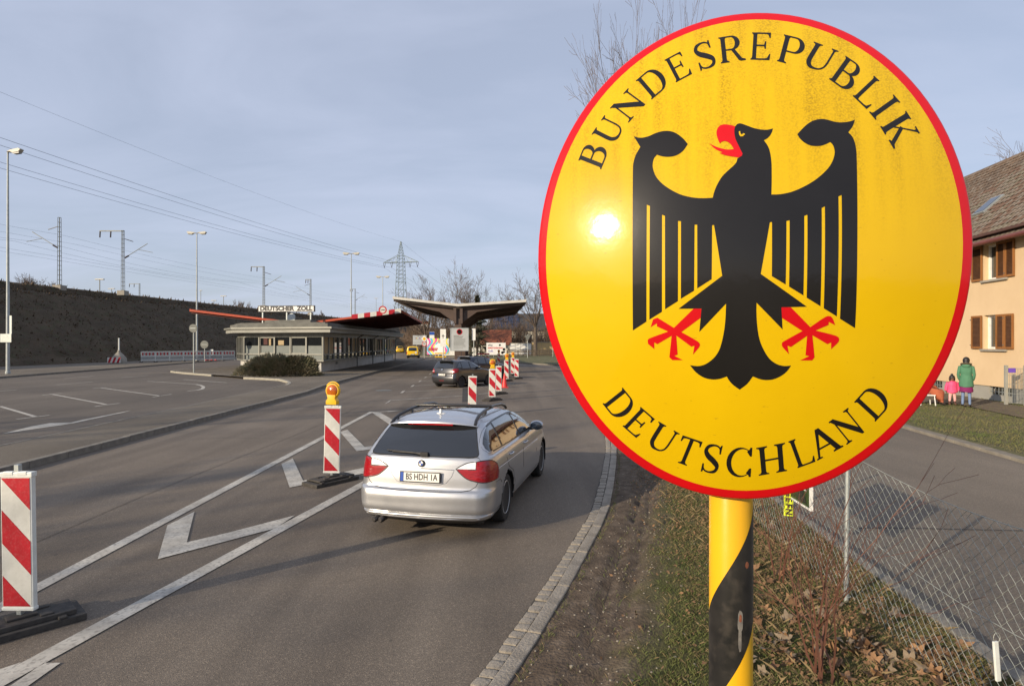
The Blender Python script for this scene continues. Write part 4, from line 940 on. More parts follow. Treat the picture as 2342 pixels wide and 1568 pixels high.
def estate_extra(root, made, surf, paint):
    body = made['body']
    plate(root, -.945, .745, 'BS HDH 1A', R(-4))
    # badge
    bd = MB().lathe([(0,.010),(.030,.010),(.030,.012),(.041,.011),(.043,.004),(.043,-.01)], 28, ax=(0,-1,0)).obj('badge', m_dark, root, smooth=40); bd.location = (0,-.905,.905); bd.rotation_euler = (R(-6),0,0)
    for k, mt in enumerate((m_white, m_blue, m_white, m_blue)):
        mb = MB(); n = 7; vs = [(0,-.0115,0)]+[(.029*math.cos(a),-.0115,.029*math.sin(a)) for a in [math.pi/2*k+math.pi/2*i/n for i in range(n+1)]]
        mb.add(vs, [(0,i,i+1) for i in range(1,n+1)]); mb.obj('badge_quarter', mt, bd)
    # panel gaps
    seams(root, surf, [[('s',.0,.575),('s',.3,.577),('s',.52,.585),('s',.64,.605),('s',.71,.65),('s',.735,.695)],
        [('s',.76,.94),('s',.72,.985)],[('s',.0,.978),('s',.3,.978),('s',.60,.976),('s',.72,.98)],
        [('y',-.62,.66),('y',-.42,.655),('y',-.36,.60)],[('y',.99,.30),('y',.99,.55),('y',1.0,.80),('y',1.005,.975)],[('y',.42,.30),('y',.40,.45),('y',.30,.62),('y',.05,.72),('y',-.04,.85),('y',-.06,.98)],
        [('y',2.05,.32),('y',2.07,.6),('y',2.10,.93)],[('y',.38,.265),('y',1.2,.262),('y',2.3,.27)]], .0042)
    seams(root, surf, [[('s',0,.30),('s',.4,.30),('s',.8,.305),('s',1.0,.31)]], .006, paint, 'bumper_crease'); seams(root, surf, [[('s',0,.255),('s',.4,.256),('s',.75,.262),('s',.98,.28)]], .009, paint, 'bumper_crease')
    seams(root, surf, [[('y',-.55,.80),('y',.2,.79),('y',1.2,.77),('y',2.2,.75)]], .006, paint, 'waist_crease')
    seams(root, surf, [[('s',.0,.655),('s',.24,.655),('s',.33,.68),('s',.40,.76),('s',.43,.838),('s',.2,.842),('s',0,.843)]], .0055, paint, 'plate_recess')
    # door handles
    for sg in (1,-1):
        for y in (.22, 1.18):
            p = surf(0,.865,sg,by_y=y); MB().tube([p+Vector((0,-.10,0)),p+Vector((sg*.030,-.07,.004)),p+Vector((sg*.032,.05,.004)),p+Vector((0,.09,0))], .013, 8).obj('door_handle', paint, root, smooth=60)
    # roof spoiler with brake lamp, aerial fin, wiper
    sp = MB(); n = 24; rows_ = []
    for i in range(n+1):
        x = -.62+1.24*i/n; e = (abs(x)/.62)**4; yb = .07*(x/.62)**2
        rows_.append([(x,-.36+yb,1.405-.035*(x/.62)**2-.02*e),(x,-.50+yb,1.398-.035*(x/.62)**2-.03*e),(x,-.595+yb+.03*e,1.372-.035*(x/.62)**2-.02*e),(x,-.60+yb+.03*e,1.355-.035*(x/.62)**2-.01*e),(x,-.50+yb,1.335-.04*(x/.62)**2)])
    for i, r_ in enumerate(rows_): sp.v += r_
    for i in range(n):
        for k in range(4): a = i*5+k; sp.f.append((a,a+5,a+6,a+1))
    spo = sp.obj('roof_spoiler', paint, body, smooth=50); MB().box((0,-.575,1.338),(.62,.02,.022)).obj('brake_lamp', m_lampR, spo, bevel=.004)
    MB().prism([(-.07,0),(.055,0),(.02,.018),(-.035,.062),(-.052,.066),(-.052,.03)], (.0,-.16,1.428), (0,1,0), (0,0,1), -.012, .012).lathe([(.075,-.004),(.06,.008),(.03,.014),(0,.014)], 16, (0,-.15,1.430)).obj('aerial_fin', m_white, body, bevel=.004)
    MB().tube([(.02,-.872,1.005),(-.1,-.862,1.02),(-.42,-.835,1.022)], [.016,.010,.007], 6).tube([(-.02,-.868,1.022),(-.50,-.825,1.038)], .008, 6).box((.03,-.868,1.01),(.10,.04,.05)).obj('rear_wiper', m_dark, root, bevel=.003)
    # rails, sunroof surround, mirrors, exhaust
    for sg in (1,-1):
        P = [(-.50,.585,1.325),(-.42,.575,1.375),(-.28,.562,1.415),(.1,.552,1.452),(.6,.548,1.462),(1.0,.556,1.445),(1.18,.565,1.41),(1.26,.57,1.37)]
        MB().tube([(sg*x,y,z) for y,x,z in P], .022, 8).obj('roof_rail', m_rail, root, smooth=60)
        MB().box((sg*.553,.12,1.425),(.02,.06,.05)).obj('rail_foot', m_rail, root)
        mr = MB().ell((0,0,0),(.115,.065,.078),18,12).obj('door_mirror', paint, root, smooth=60); mr.location = (sg*.985,1.74,1.045)
        MB().ell((0,-.050,0),(.098,.018,.064),16,8).obj('mirror_glass', m_mirror, mr, smooth=60); MB().tube([(-sg*.15,.02,-.06),(-sg*.06,.01,-.05)], .026, 8).obj('mirror_arm', m_dark, mr)
    MB().tube([(-.58,.35,1.478),(-.3,.30,1.488),(.3,.30,1.488),(.58,.35,1.478)], .022, 8).obj('sunroof_deflector', m_rail, root, smooth=60)
    for x in (-.60,-.515): MB().lathe([(.020,-.02),(.034,0),(.037,.004),(.037,.22)], 18, (x,-.975,.205), (0,1,0)).obj('exhaust_tip', m_exh, root, smooth=40)
m_rail = mat('satin_black_rail', (.020,.019,.019), rough=.28); m_exh = mat('sooty_steel', (.10,.09,.085), (.05,.045,.042), scale=20, rough=.45, metal=.7); m_mirror = mat('mirror_glass', (.02,.035,.055), rough=.03, spec=1, coat=1)
ESTATE = dict(cat='car', wr=.318, hw=.905, axles=(0,2.76), roof=1.450, rim=m_rimS, spokes=7,
  rings=[(.16,.74,-.80,3.40,.24,.30,.10),(.205,.82,-.895,3.47,.24,.30,.09),(.235,.855,-.935,3.49,.24,.30,.085),(.268,.875,-.960,3.51,.23,.31,.08),(.288,.882,-.960,3.515,.23,.31,.08),(.300,.884,-.942,3.52,.23,.31,.08),(.318,.892,-.968,3.52,.23,.31,.08),(.36,.900,-.980,3.53,.22,.32,.075),(.43,.905,-.980,3.54,.22,.32,.075),(.52,.908,-.980,3.53,.22,.32,.075),(.575,.908,-.962,3.50,.22,.32,.075),(.60,.907,-.930,3.47,.22,.32,.075),(.72,.905,-.918,3.40,.22,.33,.075),(.82,.900,-.905,3.22,.22,.33,.075),(.90,.888,-.893,2.95,.21,.33,.075),(.95,.868,-.880,2.60,.20,.31,.075),(.985,.842,-.855,2.38,.18,.27,.075),(1.05,.812,-.805,2.22,.16,.24,.08),(1.15,.765,-.720,1.99,.15,.22,.085),(1.25,.712,-.615,1.74,.15,.21,.09),(1.33,.655,-.520,1.47,.15,.20,.09),(1.38,.595,-.440,1.22,.15,.20,.09),(1.405,.52,-.36,1.0,.15,.2,.09)],
  zones=[('rear_window',[(0,.985),(.64,.984),(.715,1.02),(.60,1.30),(.55,1.345),(0,1.352)],'rear'),('reversing_lamp',[(.45,.848),(.70,.848),(.70,.935),(.60,.922),(.52,.888)],'rear'),
   ('tail_lamp',[(.705,.936),(.80,.945),(.95,.93),(1.10,.87),(1.165,.77),(1.13,.70),(.85,.690),(.72,.705),(.60,.735),(.52,.79),(.455,.846),(.705,.846)],'rear'),
   ('side_window',pane(-.70,-.12,WG),'side'),('side_window2',pane(-.04,.95,WG),'side'),('side_window3',pane(1.03,2.2,WG),'side'),('window_trim',WG,'side'),('windscreen',(1.0,1.38),'front'),('sunroof',(.47,.20,1.35),'roof'),('valance',.232,'low')],
  mats=dict(rear_window=m_carglass, reversing_lamp=m_lampW, tail_lamp=m_lampR, side_window=m_carglass, side_window2=m_carglass, side_window3=m_carglass, window_trim=m_trim, windscreen=m_carglass, sunroof=m_carglass, valance=m_dark), extra=estate_extra)
p_r, p_f = at(1156,1199), at(1237,1094); hd = math.degrees(math.atan2(p_f.x-p_r.x, p_f.y-p_r.y)); SCL = (p_f-p_r).length/2.76
SCL = .970; SX = .940
rv = Vector((math.cos(R(hd)),-math.sin(R(hd)),0)); c_ = (p_r - rv*.82*SX - rv*.03)*1.025
build_car('estate_car', 'silver estate car with black roof rails driving away in the near lane', None, m_silver, ESTATE, (c_.x,c_.y,0), hd, (SX,SCL,SCL))

# graphite hatchback and the dark blue car beyond it
HW_ = [(-.36,1.08),(.2,1.01),(1.0,.985),(1.75,.975),(1.50,1.15),(1.22,1.32),(.95,1.39),(.5,1.41),(.05,1.39),(-.12,1.32),(-.25,1.20)]
def hatch_extra(root, made, surf, paint):
    plate(root, -.665, .70, S_TXT[0], R(-3))
    seams(root, surf, [[('s',0,.60),('s',.4,.605),('s',.6,.64),('s',.66,.74)],[('y',.78,.3),('y',.80,.7),('y',.82,.99)],[('y',-.32,.60),('y',-.15,.64)]], .004)
    for sg in (1,-1):
        mr = MB().ell((0,0,0),(.11,.06,.075),14,9).obj('door_mirror', paint, root, smooth=60); mr.location = (sg*.93,1.45,1.06)
        p = surf(0,.86,sg,by_y=.98); MB().tube([p+Vector((0,-.10,0)),p+Vector((sg*.028,-.05,0)),p+Vector((sg*.028,.05,0)),p+Vector((0,.09,0))], .013, 6).obj('door_handle', paint, root)
    MB().box((0,-.40,1.455),(1.0,.22,.035), 0, R(8)).obj('roof_spoiler', paint, root, bevel=.012); MB().box((0,-.645,.40),(.30,.03,.06)).obj('fog_lamp', m_lampR, root, bevel=.01)
    MB().tube([(.02,-.56,1.06),(-.4,-.53,1.08)], .010, 5).obj('rear_wiper', m_dark, root); MB().lathe([(0,.004),(.035,.004),(.04,-.004)], 14, (0,-.625,.98), (0,-1,.2)).obj('badge', m_chrome, root)
S_TXT = ['LÖ A 995']
HATCH = dict(cat='car', wr=.305, hw=.865, axles=(0,2.45), roof=1.495, rim=m_rimK, spokes=9,
  rings=[(.18,.72,-.50,3.05,.24,.28,.12),(.25,.82,-.60,3.12,.24,.28,.11),(.36,.86,-.655,3.17,.23,.30,.10),(.50,.868,-.665,3.18,.22,.30,.10),(.60,.868,-.650,3.15,.22,.30,.10),(.66,.866,-.620,3.10,.22,.30,.10),(.80,.862,-.610,2.95,.22,.30,.10),(.92,.850,-.590,2.55,.21,.30,.10),(.985,.83,-.570,2.10,.2,.28,.10),(1.05,.81,-.545,1.95,.18,.26,.10),(1.20,.755,-.470,1.66,.17,.23,.10),(1.35,.68,-.385,1.36,.16,.2,.10),(1.42,.62,-.320,1.12,.15,.2,.10),(1.455,.54,-.24,.9,.15,.2,.1)],
  zones=[('rear_window',[(0,1.03),(.52,1.04),(.62,1.09),(.55,1.34),(.48,1.40),(0,1.415)],'rear'),('reversing_lamp',[(.60,.835),(.76,.845),(.80,.90),(.62,.90)],'rear'),('tail_lamp',[(.56,.80),(.70,.785),(.98,.83),(1.05,.95),(.98,1.04),(.74,1.02),(.60,.94)],'rear'),
   ('side_window',pane(-.4,.05,HW_),'side'),('side_window2',pane(.10,.74,HW_),'side'),('side_window3',pane(.82,1.9,HW_),'side'),('window_trim',HW_,'side'),('windscreen',(1.02,1.42),'front'),('skirt',.30,'low')],
  mats=dict(rear_window=m_carglass, reversing_lamp=m_lampW, tail_lamp=m_lampR, side_window=m_carglass, side_window2=m_carglass, side_window3=m_carglass, window_trim=m_trim, windscreen=m_carglass, skirt=m_dark), extra=hatch_extra)
pr = at(1055,885.5); h2 = 34; rv = Vector((math.cos(R(h2)),-math.sin(R(h2)),0)); c_ = pr - rv*.80
build_car('hatchback_car', 'dark grey hatchback parked at an angle behind the silver estate car', None, m_grey, HATCH, (c_.x,c_.y,0), h2, .96, 3, (14,8,50,6,8))
S_TXT[0] = 'LÖ K 71'
build_car('hatchback_car', 'dark blue car mostly hidden behind the dark grey hatchback', None, m_navy, HATCH, (-2.75,37.3,0), 40, 1.0, 2, (10,6,36,5,6))
# yellow delivery van and the cars beyond it
VW = [(-.45,1.10),(1.9,1.02),(1.55,1.50),(1.3,1.60),(-.42,1.62)]
def van_extra(root, made, surf, paint):
    plate(root, -.80, .62, 'BN PC 40', 0)
    seams(root, surf, [[('s',0,.50),('s',.5,.50),('s',.68,.52),('s',.70,1.6)]], .006)
    MB().lathe([(0,.004),(.15,.004),(.15,0)], 20, (.48,-.775,.88), (0,-1,0)).obj('round_sticker', m_whitesheet, root); MB().box((.35,.1,1.84),(.3,.12,.05)).obj('roof_marker', m_dark, root, bevel=.01)
    for sg in (1,-1): mr = MB().ell((0,0,0),(.12,.07,.12),12,8).obj('door_mirror', m_dark, root, smooth=60); mr.location = (sg*.98,1.75,1.12)
VAN = dict(cat='van', wr=.31, hw=.90, axles=(0,2.73), roof=1.82, rim=m_rimK, spokes=8,
  rings=[(.20,.76,-.66,3.45,.16,.2,.06),(.28,.87,-.78,3.52,.16,.2,.06),(.42,.90,-.81,3.55,.15,.2,.06),(.52,.905,-.80,3.54,.15,.2,.06),(.56,.905,-.77,3.50,.15,.2,.06),(.80,.905,-.765,3.40,.15,.2,.06),(.98,.90,-.76,2.85,.15,.2,.06),(1.08,.89,-.755,2.45,.15,.2,.06),(1.30,.855,-.735,2.0,.15,.2,.06),(1.55,.80,-.70,1.6,.15,.2,.06),(1.70,.745,-.66,1.3,.15,.2,.06),(1.76,.68,-.60,1.1,.15,.2,.06)],
  zones=[('rear_window',[(0,1.12),(.58,1.12),(.62,1.18),(.57,1.58),(.5,1.63),(0,1.64)],'rear'),('tail_lamp',[(.80,.62),(.98,.62),(.98,1.02),(.80,1.02)],'rear'),('side_window',pane(1.0,2.0,VW),'side'),('side_window2',pane(-.3,.85,VW),'side'),('windscreen',(1.1,1.7),'front'),('bumper',.545,'low')],
  mats=dict(rear_window=m_carglass, tail_lamp=m_lampR, side_window=m_carglass, side_window2=m_carglass, windscreen=m_carglass, bumper=m_dark), extra=van_extra)
q = at(944,818.5); build_car('delivery_van', 'small yellow delivery van driving past the customs building', None, m_vanY, VAN, (q.x,q.y,0), -6, 1.0, 2, (10,5,30,5,6))
S_TXT[0] = 'LÖ P 30'
q = at(914,806); build_car('passenger_car', 'yellow car on the bend ahead of the yellow van', None, m_vanY, HATCH, (q.x,q.y,0), -20, 1.05, 1, (6,4,16,4,4))
q = at(906,806.5); S_TXT[0] = 'LÖ M 8'
build_car('passenger_car', 'pale blue car farthest away on the bend beside the yellow car', None, m_pale, HATCH, (q.x-3.4,q.y+6,0), 150, 1.05, 1, (6,4,16,4,4))
S_TXT[0] = 'LÖ D 5'
q = dist(1215,797,118); build_car('parked_car', 'white car parked by the wooden fence beyond the lawn', None, m_white, HATCH, (q.x-1.5,118,-.05), -80, 1.0, 1, (6,4,16,4,4))
# ---------------------------------------------------------------- customs building, canopies
m_alu = mat('grey_aluminium_frame', (.24,.24,.21), (.20,.20,.175), scale=2, rough=.5, metal=.2); m_fasc = mat('grey_fascia', (.30,.30,.27), (.25,.25,.22), scale=1.5, rough=.6)
m_plinth = mat('white_plinth', (.50,.49,.46), (.42,.41,.38), scale=1.2, rough=.85, bump=.2, bscale=20); m_frost = mat('frosted_pane', (.15,.17,.16), (.13,.15,.14), scale=1, rough=.35); m_beige = mat('beige_blind', (.42,.32,.18), (.36,.27,.15), scale=2, rough=.8)
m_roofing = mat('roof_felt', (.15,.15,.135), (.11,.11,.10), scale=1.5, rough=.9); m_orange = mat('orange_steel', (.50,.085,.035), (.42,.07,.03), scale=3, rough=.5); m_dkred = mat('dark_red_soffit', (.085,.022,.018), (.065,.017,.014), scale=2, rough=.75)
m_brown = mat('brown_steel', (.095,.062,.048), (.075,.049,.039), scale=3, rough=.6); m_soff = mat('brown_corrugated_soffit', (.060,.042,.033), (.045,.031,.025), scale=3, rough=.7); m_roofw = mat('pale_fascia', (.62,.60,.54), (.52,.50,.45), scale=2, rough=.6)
cb = thing('customs_building', 'low grey customs building with window bands and white plinth', 'building', (-14.05,44.4,.12))
BO = Vector((-14.05,44.4,.12))
# ground plan (world), front side first
PLAN = [Vector((-22.6,49.2,0)),Vector((-20.8,46.4,0)),Vector((-14.05,44.4,0)),Vector((-14.9,76.3,0)),Vector((-22.9,76.3,0))]
def split_text(o):
    mb = MB(); mb.v = [tuple(v.co) for v in o.data.vertices]; mb.f = [tuple(p.vertices) for p in o.data.polygons]
    for q in islands(mb): q.obj('letter', o.data.materials[0], o.parent, loc=o.location, rot=o.rotation_euler)
    bpy.data.objects.remove(o)
lo = [p-Vector((BO.x,BO.y,0)) for p in PLAN]
def ring_wall(mb, P, z0, z1, out=0.0):
    c = sum(P, Vector())/len(P); Q = []
    for i, p in enumerate(P):
        a, b = (p-P[i-1]).normalized(), (P[(i+1)%len(P)]-p).normalized(); na, nb = Vector((a.y,-a.x,0)), Vector((b.y,-b.x,0)); m_ = (na+nb); m_ = m_/max(.3, m_.length_squared)*2
        Q.append(p+m_*out)
    k = len(Q); mb.add([q+Vector((0,0,z)) for z in (z0,z1) for q in Q], [(i,(i+1)%k,k+(i+1)%k,k+i) for i in range(k)]+[tuple(range(k))[::-1],tuple(range(k,2*k))]); return Q
w = MB(); ring_wall(w, lo, 0, .80, -.22); w.obj('plinth', m_plinth, cb)
w = MB(); ring_wall(w, lo, .78, 2.95, -.28); w.obj('core', mat('dim_interior', (.05,.05,.048), rough=.9), cb)
w = MB(); ring_wall(w, lo, .80, .90, .06); w.obj('sill_band', m_alu, cb)
w = MB(); ring_wall(w, lo, 2.62, 2.95, .02); w.obj('head_band', m_alu, cb)
w = MB(); ring_wall(w, lo, 2.95, 3.22, .85); w.obj('eaves', m_fasc, cb)
w = MB(); ring_wall(w, lo, 3.225, 3.36, 1.0); w.obj('gutter', m_alu, cb)
w = MB(); ring_wall(w, lo, 3.37, 3.62, .55); w.obj('upstand', m_roofing, cb); w = MB(); ring_wall(w, lo, 3.63, 3.72, .25); w.obj('roof', m_roofing, cb)
w = MB(); ring_wall(w, lo, 3.725, 4.0, -1.6); w.obj('roof_cap', m_roofing, cb)
def bays(i0, n, lower_mat, upper, glazed_mats=None):
    a, b = lo[i0], lo[(i0+1)%len(lo)]; t = (b-a).normalized(); nrm = Vector((t.y,-t.x,0)); L_ = (b-a).length; rz = math.atan2(t.y,t.x)
    for k in range(n+1):
        c = a+t*(L_*k/n); MB().box((c.x,c.y,1.76),(.13 if k in (0,n) else .10,.14,1.72),rz).obj('mullion', m_alu, cb)
    MB().bar(a+Vector((0,0,1.32)),b+Vector((0,0,1.32)),.10,.09).obj('transom', m_alu, cb)
    for k in range(n):
        c = a+t*(L_*(k+.5)/n)-nrm*.05; wd = L_/n-.10
        um = upper[k % len(upper)]
        pz = [(1.365,2.62,um),(.90,1.275,lower_mat)] if um is not m_glass or lower_mat is m_glass else [(1.98,2.62,m_glass),(1.365,1.975,lower_mat),(.90,1.275,lower_mat)]
        for z0, z1, mt in pz:
            MB().box((c.x,c.y,(z0+z1)/2),(wd,.03,z1-z0),rz).obj('pane', mt, cb)
        if i0 == 1 and k % 2 == 1:
            for zz_, hh_ in ((2.59,.06),(1.40,.06)): MB().box((c.x+nrm.x*.04,c.y+nrm.y*.04,zz_),(wd,.06,hh_),rz).obj('casement_rail', m_alu, cb)
            for s_ in (-1,1): q = c+t*s_*(wd/2-.03)+nrm*.04; MB().box((q.x,q.y,2.0),(.06,.06,1.24),rz).obj('casement_stile', m_alu, cb)
bays(0, 4, m_glass, [m_glass]); bays(1, 5, m_frost, [m_glass])
bays(2, 22, m_glass, [m_beige, m_beige, m_glass, m_glass, m_frost, m_glass])
# items behind the front panes: red and cream things seen through the glass sit on the inner face
a, b = lo[1], lo[2]; t = (b-a).normalized(); nrm = Vector((t.y,-t.x,0))
for u, z, wd, h_, mt in [(1.95,2.3,.35,.5,m_dkred),(2.35,2.25,.18,.5,m_beige),(3.35,2.2,.5,.35,m_beige)]:
    c = a+t*u+nrm*.0; MB().box((c.x-nrm.x*.028,c.y-nrm.y*.028,z),(wd,.02,h_),math.atan2(t.y,t.x)).obj('window_blind', mt, cb)
# drainpipes, vents, roof furniture
a, b = lo[2], lo[3]; t = (b-a).normalized(); nrm = Vector((t.y,-t.x,0))
for u in (10.5,17.5,24,31.2):
    c = a+t*u; MB().tube([c+nrm*.75+Vector((0,0,3.2)),c+nrm*.70+Vector((0,0,2.95)),c+nrm*.12+Vector((0,0,2.6)),c+nrm*.10+Vector((0,0,.0))], .055, 8).obj('drainpipe', m_steel_dk, cb)
c = a+t*4.6; MB().box((c.x-nrm.x*.20,c.y-nrm.y*.20,.55),(.5,.06,.18),math.atan2(t.y,t.x)).obj('vent', m_steel_dk, cb)
d_ = dist(667,728,49); MB().lathe([(0,-.02),(.25,.02),(.42,.12)], 20, d_-BO, (-.3,-1,.35)).obj('satellite_dish', m_galv, cb, smooth=50)
# lettered sign on the roof
sgp = dist(655,705,47.6); zs = thing('roof_sign', 'white sign reading DEUTSCHER ZOLL on the customs building roof', 'sign', (sgp.x,sgp.y,3.80), R(-6))
MB().box((0,0,1.24-.02),(4.72,.16,.50)).obj('sign_box', m_blackpaint, zs, bevel=.01); MB().box((0,-.085,1.22),(4.58,.012,.40)).obj('sign_face', m_white, zs)
split_text(text_mesh('DEUTSCHER  ZOLL', .47, m_blackpaint, 'letter', zs, 4.35, .026, (0,-.098,1.225)))
for x in (-2.0,.02,2.0): MB().box((x,.02,.48),(.09,.09,1.0)).obj('sign_post', m_galv, zs)
# butterfly canopies
def butterfly(root, O, xl, xc, xr, y0, y1, zl, zc, zr, thick, m_top, m_under, m_edge, nrib, m_rib, fas=.18):
    for nm, xa, xb, za, zb_ in (('wing',xl,xc,zl,zc),('wing',xc,xr,zc,zr)):
        vs = [(x,y,z+dz) for dz in (0,thick) for x,y,z in ((xa,y0,za),(xb,y0,zb_),(xb,y1,zb_),(xa,y1,za))]
        wg = MB().add(vs, [(3,2,1,0),(4,5,6,7)]).obj(nm, m_under, root)
        MB().add([(xa,y0-.03,za-.02),(xb,y0-.03,zb_-.02),(xb,y0-.03,zb_+thick),(xa,y0-.03,za+thick),(xa,y0+.03,za-.02),(xb,y0+.03,zb_-.02),(xb,y0+.03,zb_+thick),(xa,y0+.03,za+thick)], [(0,1,2,3),(4,7,6,5),(0,4,5,1),(3,2,6,7)]).obj('front_fascia', m_edge, root)
        MB().bar((xa if nm and xa in (xl,) else xb,y0,(za if xa == xl else zb_)+thick/2),(xa if xa == xl else xb,y1,(za if xa == xl else zb_)+thick/2),.08,thick+.05).obj('side_fascia', m_edge, root)
        for k in range(nrib):
            y = y0+.25+(y1-y0-.5)*k/(nrib-1); MB().bar((xa,y,za-.09),(xb,y,zb_-.09),.09,.16).obj('rib', m_rib, root)
P_fr, P_fl, P_c = dist(914,712,48), dist(445,712,48), dist(690,741,48)
rc = thing('red_canopy', 'red butterfly canopy rising behind the customs building with striped front edge', 'canopy', (P_c.x,P_c.y,0))
xl, xr = P_fl.x-P_c.x, P_fr.x-P_c.x; zl, zr, zc = P_fl.z, P_fr.z, P_c.z-.02
rc.rotation_euler.z = R(5)
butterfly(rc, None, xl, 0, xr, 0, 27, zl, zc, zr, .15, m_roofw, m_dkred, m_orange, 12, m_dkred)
for y in (5,13,21): MB().box((0,y,zc-.35),(.5,.5,1.6)).obj('column', m_orange, rc)
for k in range(8):
    u0 = .40+.60*k/8; 
    if k >= 7.9: continue
    xa, xb = xr*(.50+.50*k/8), xr*(.50+.50*(k+1)/8); za, zb_ = zc+(zr-zc)*xa/xr, zc+(zr-zc)*xb/xr
    MB().add([(xa,-.045,za-.06),(xb,-.045,zb_-.06),(xb,-.045,zb_+.30),(xa,-.045,za+.30),(xa,.02,za-.06),(xb,.02,zb_-.06),(xb,.02,zb_+.30),(xa,.02,za+.30)], [(0,1,2,3),(4,7,6,5),(0,4,5,1),(3,2,6,7),(0,3,7,4),(1,5,6,2)]).obj('edge_stripe', m_red if k % 2 == 0 else m_whitesheet, rc)
hp = dist(875,708,47.8)
hs = thing('height_sign', 'round red bordered height limit sign reading 3,4m on the red canopy', 'sign', (hp.x,hp.y,hp.z))
MB().lathe([(0,.02),(.31,.02),(.31,.0)], 32, (0,0,0), (0,-1,0)).obj('disc', m_whitesheet, hs); MB().lathe([(.23,.024),(.325,.024),(.325,-.01)], 32, (0,0,0), (0,-1,0), cap=False).obj('red_ring', m_red, hs)
text_mesh('3,4m', .20, m_blackpaint, 'lettering', hs, .36, .004, (0,-.027,0))
# brown canopy on its column
Q_l, Q_r, Q_c = dist(900,683,43), dist(1203,689,43), dist(1047,700,43)
bc = thing('brown_canopy', 'brown butterfly canopy on a central column with pale front edge', 'canopy', (Q_c.x,Q_c.y,0))
bc.rotation_euler.z = R(2.4)
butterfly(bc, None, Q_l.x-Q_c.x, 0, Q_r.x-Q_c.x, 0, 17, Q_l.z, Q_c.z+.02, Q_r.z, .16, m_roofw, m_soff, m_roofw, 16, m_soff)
zb0 = Q_c.z+.02
for y in (.6, 8.5, 16.4):
    MB().box((-.02,y,(zb0-.9)/2),(.50,.50,zb0-.9)).obj('column', m_brown, bc, bevel=.02)
    for sg, xe, ze in ((-1,Q_l.x-Q_c.x,Q_l.z),(1,Q_r.x-Q_c.x,Q_r.z)):
        P = [(0,zb0-1.35),(sg*.35,zb0-1.1),(sg*1.35,zb0-.42+.1*1.3/abs(xe)),(xe*.97,ze-.20),(xe*.97,ze-.05),(0,zb0-.05)]
        MB().prism(P, (0,y,0), (1,0,0), (0,0,1), -.11, .11).obj('bracket_beam', m_brown, bc)
for x in (-.24,.22): MB().box((x,.30,zb0-.60),(.20,.16,1.3)).obj('flange', m_brown, bc)
# notice board hanging on the column
nbp = dist(1050.5,775.4,42.6); nb_ = thing('notice_board', 'grey customs notice board with round red ring on the brown canopy column', 'sign', (nbp.x,nbp.y,nbp.z))
m_board = mat('notice_board_grey', (.42,.44,.44), (.36,.38,.38), scale=2, rough=.5)
MB().box((0,0,0),(1.25,.06,1.60)).obj('board', m_board, nb_, bevel=.01)
for x0, x1, z0, z1 in ((-.64,.64,.78,.82),(-.64,.64,-.82,-.78),(-.66,-.61,-.8,.8),(.61,.66,-.8,.8)): MB().bb(x0,x1,-.05,.04,z0,z1).obj('frame_bar', m_galv, nb_)
MB().lathe([(0,.0),(.16,.0)], 28, (0,-.036,.54), (0,-1,0)).obj('ring_face', m_whitesheet, nb_); MB().lathe([(.155,.004),(.21,.004),(.21,-.004)], 28, (0,-.036,.54), (0,-1,0), cap=False).obj('red_ring', m_red, nb_); MB().box((0,-.042,.54),(.26,.004,.035)).obj('black_bar', m_blackpaint, nb_)
text_mesh('ZOLL', .10, m_blackpaint, 'lettering', nb_, .16, 0, (0,-.045,.61)); text_mesh('DOUANE', .10, m_blackpaint, 'lettering', nb_, .18, 0, (0,-.045,.47))
for z, wd, h_ in [(.27,.38,.03),(.20,.68,.045),(.11,.62,.03),(.02,.80,.03),(-.06,.84,.028),(-.15,.84,.04),(-.24,.74,.02),(-.29,.78,.02),(-.34,.72,.02),(-.40,.80,.02),(-.50,.84,.03),(-.62,.66,.02)]:
    MB().box((-.42+wd/2 if wd < .8 else 0,-.034,z),(wd,.004,h_)).obj('text_line', m_steel_dk, nb_)
sb = dist(1083,764,42.8); s2 = thing('small_board', 'small white board on a thin post right of the notice board', 'sign', (sb.x,sb.y,0)); MB().box((0,0,sb.z),(.25,.04,.85)).obj('panel', m_white, s2); MB().tube([(0,.05,0),(0,.05,sb.z+.4)], .035, 8).obj('post', m_galv, s2)
sb = dist(1013,772,44); s2 = thing('lane_arrow_sign', 'narrow white sign with a black up arrow left of the notice board', 'sign', (sb.x,sb.y,0))
MB().box((0,0,sb.z),(.42,.04,1.3)).obj('panel', m_white, s2); MB().tube([(0,.05,0),(0,.05,sb.z+.6)], .035, 8).obj('post', m_galv, s2)
MB().prism([(-.02,-.12),(.02,-.12),(.02,.06),(.09,-.01),(.09,.05),(0,.16),(-.09,.05),(-.09,-.01),(-.02,.06)], (0,-.022,sb.z+.1), (1,0,0), (0,0,1), 0, .003).obj('arrow', m_blackpaint, s2)
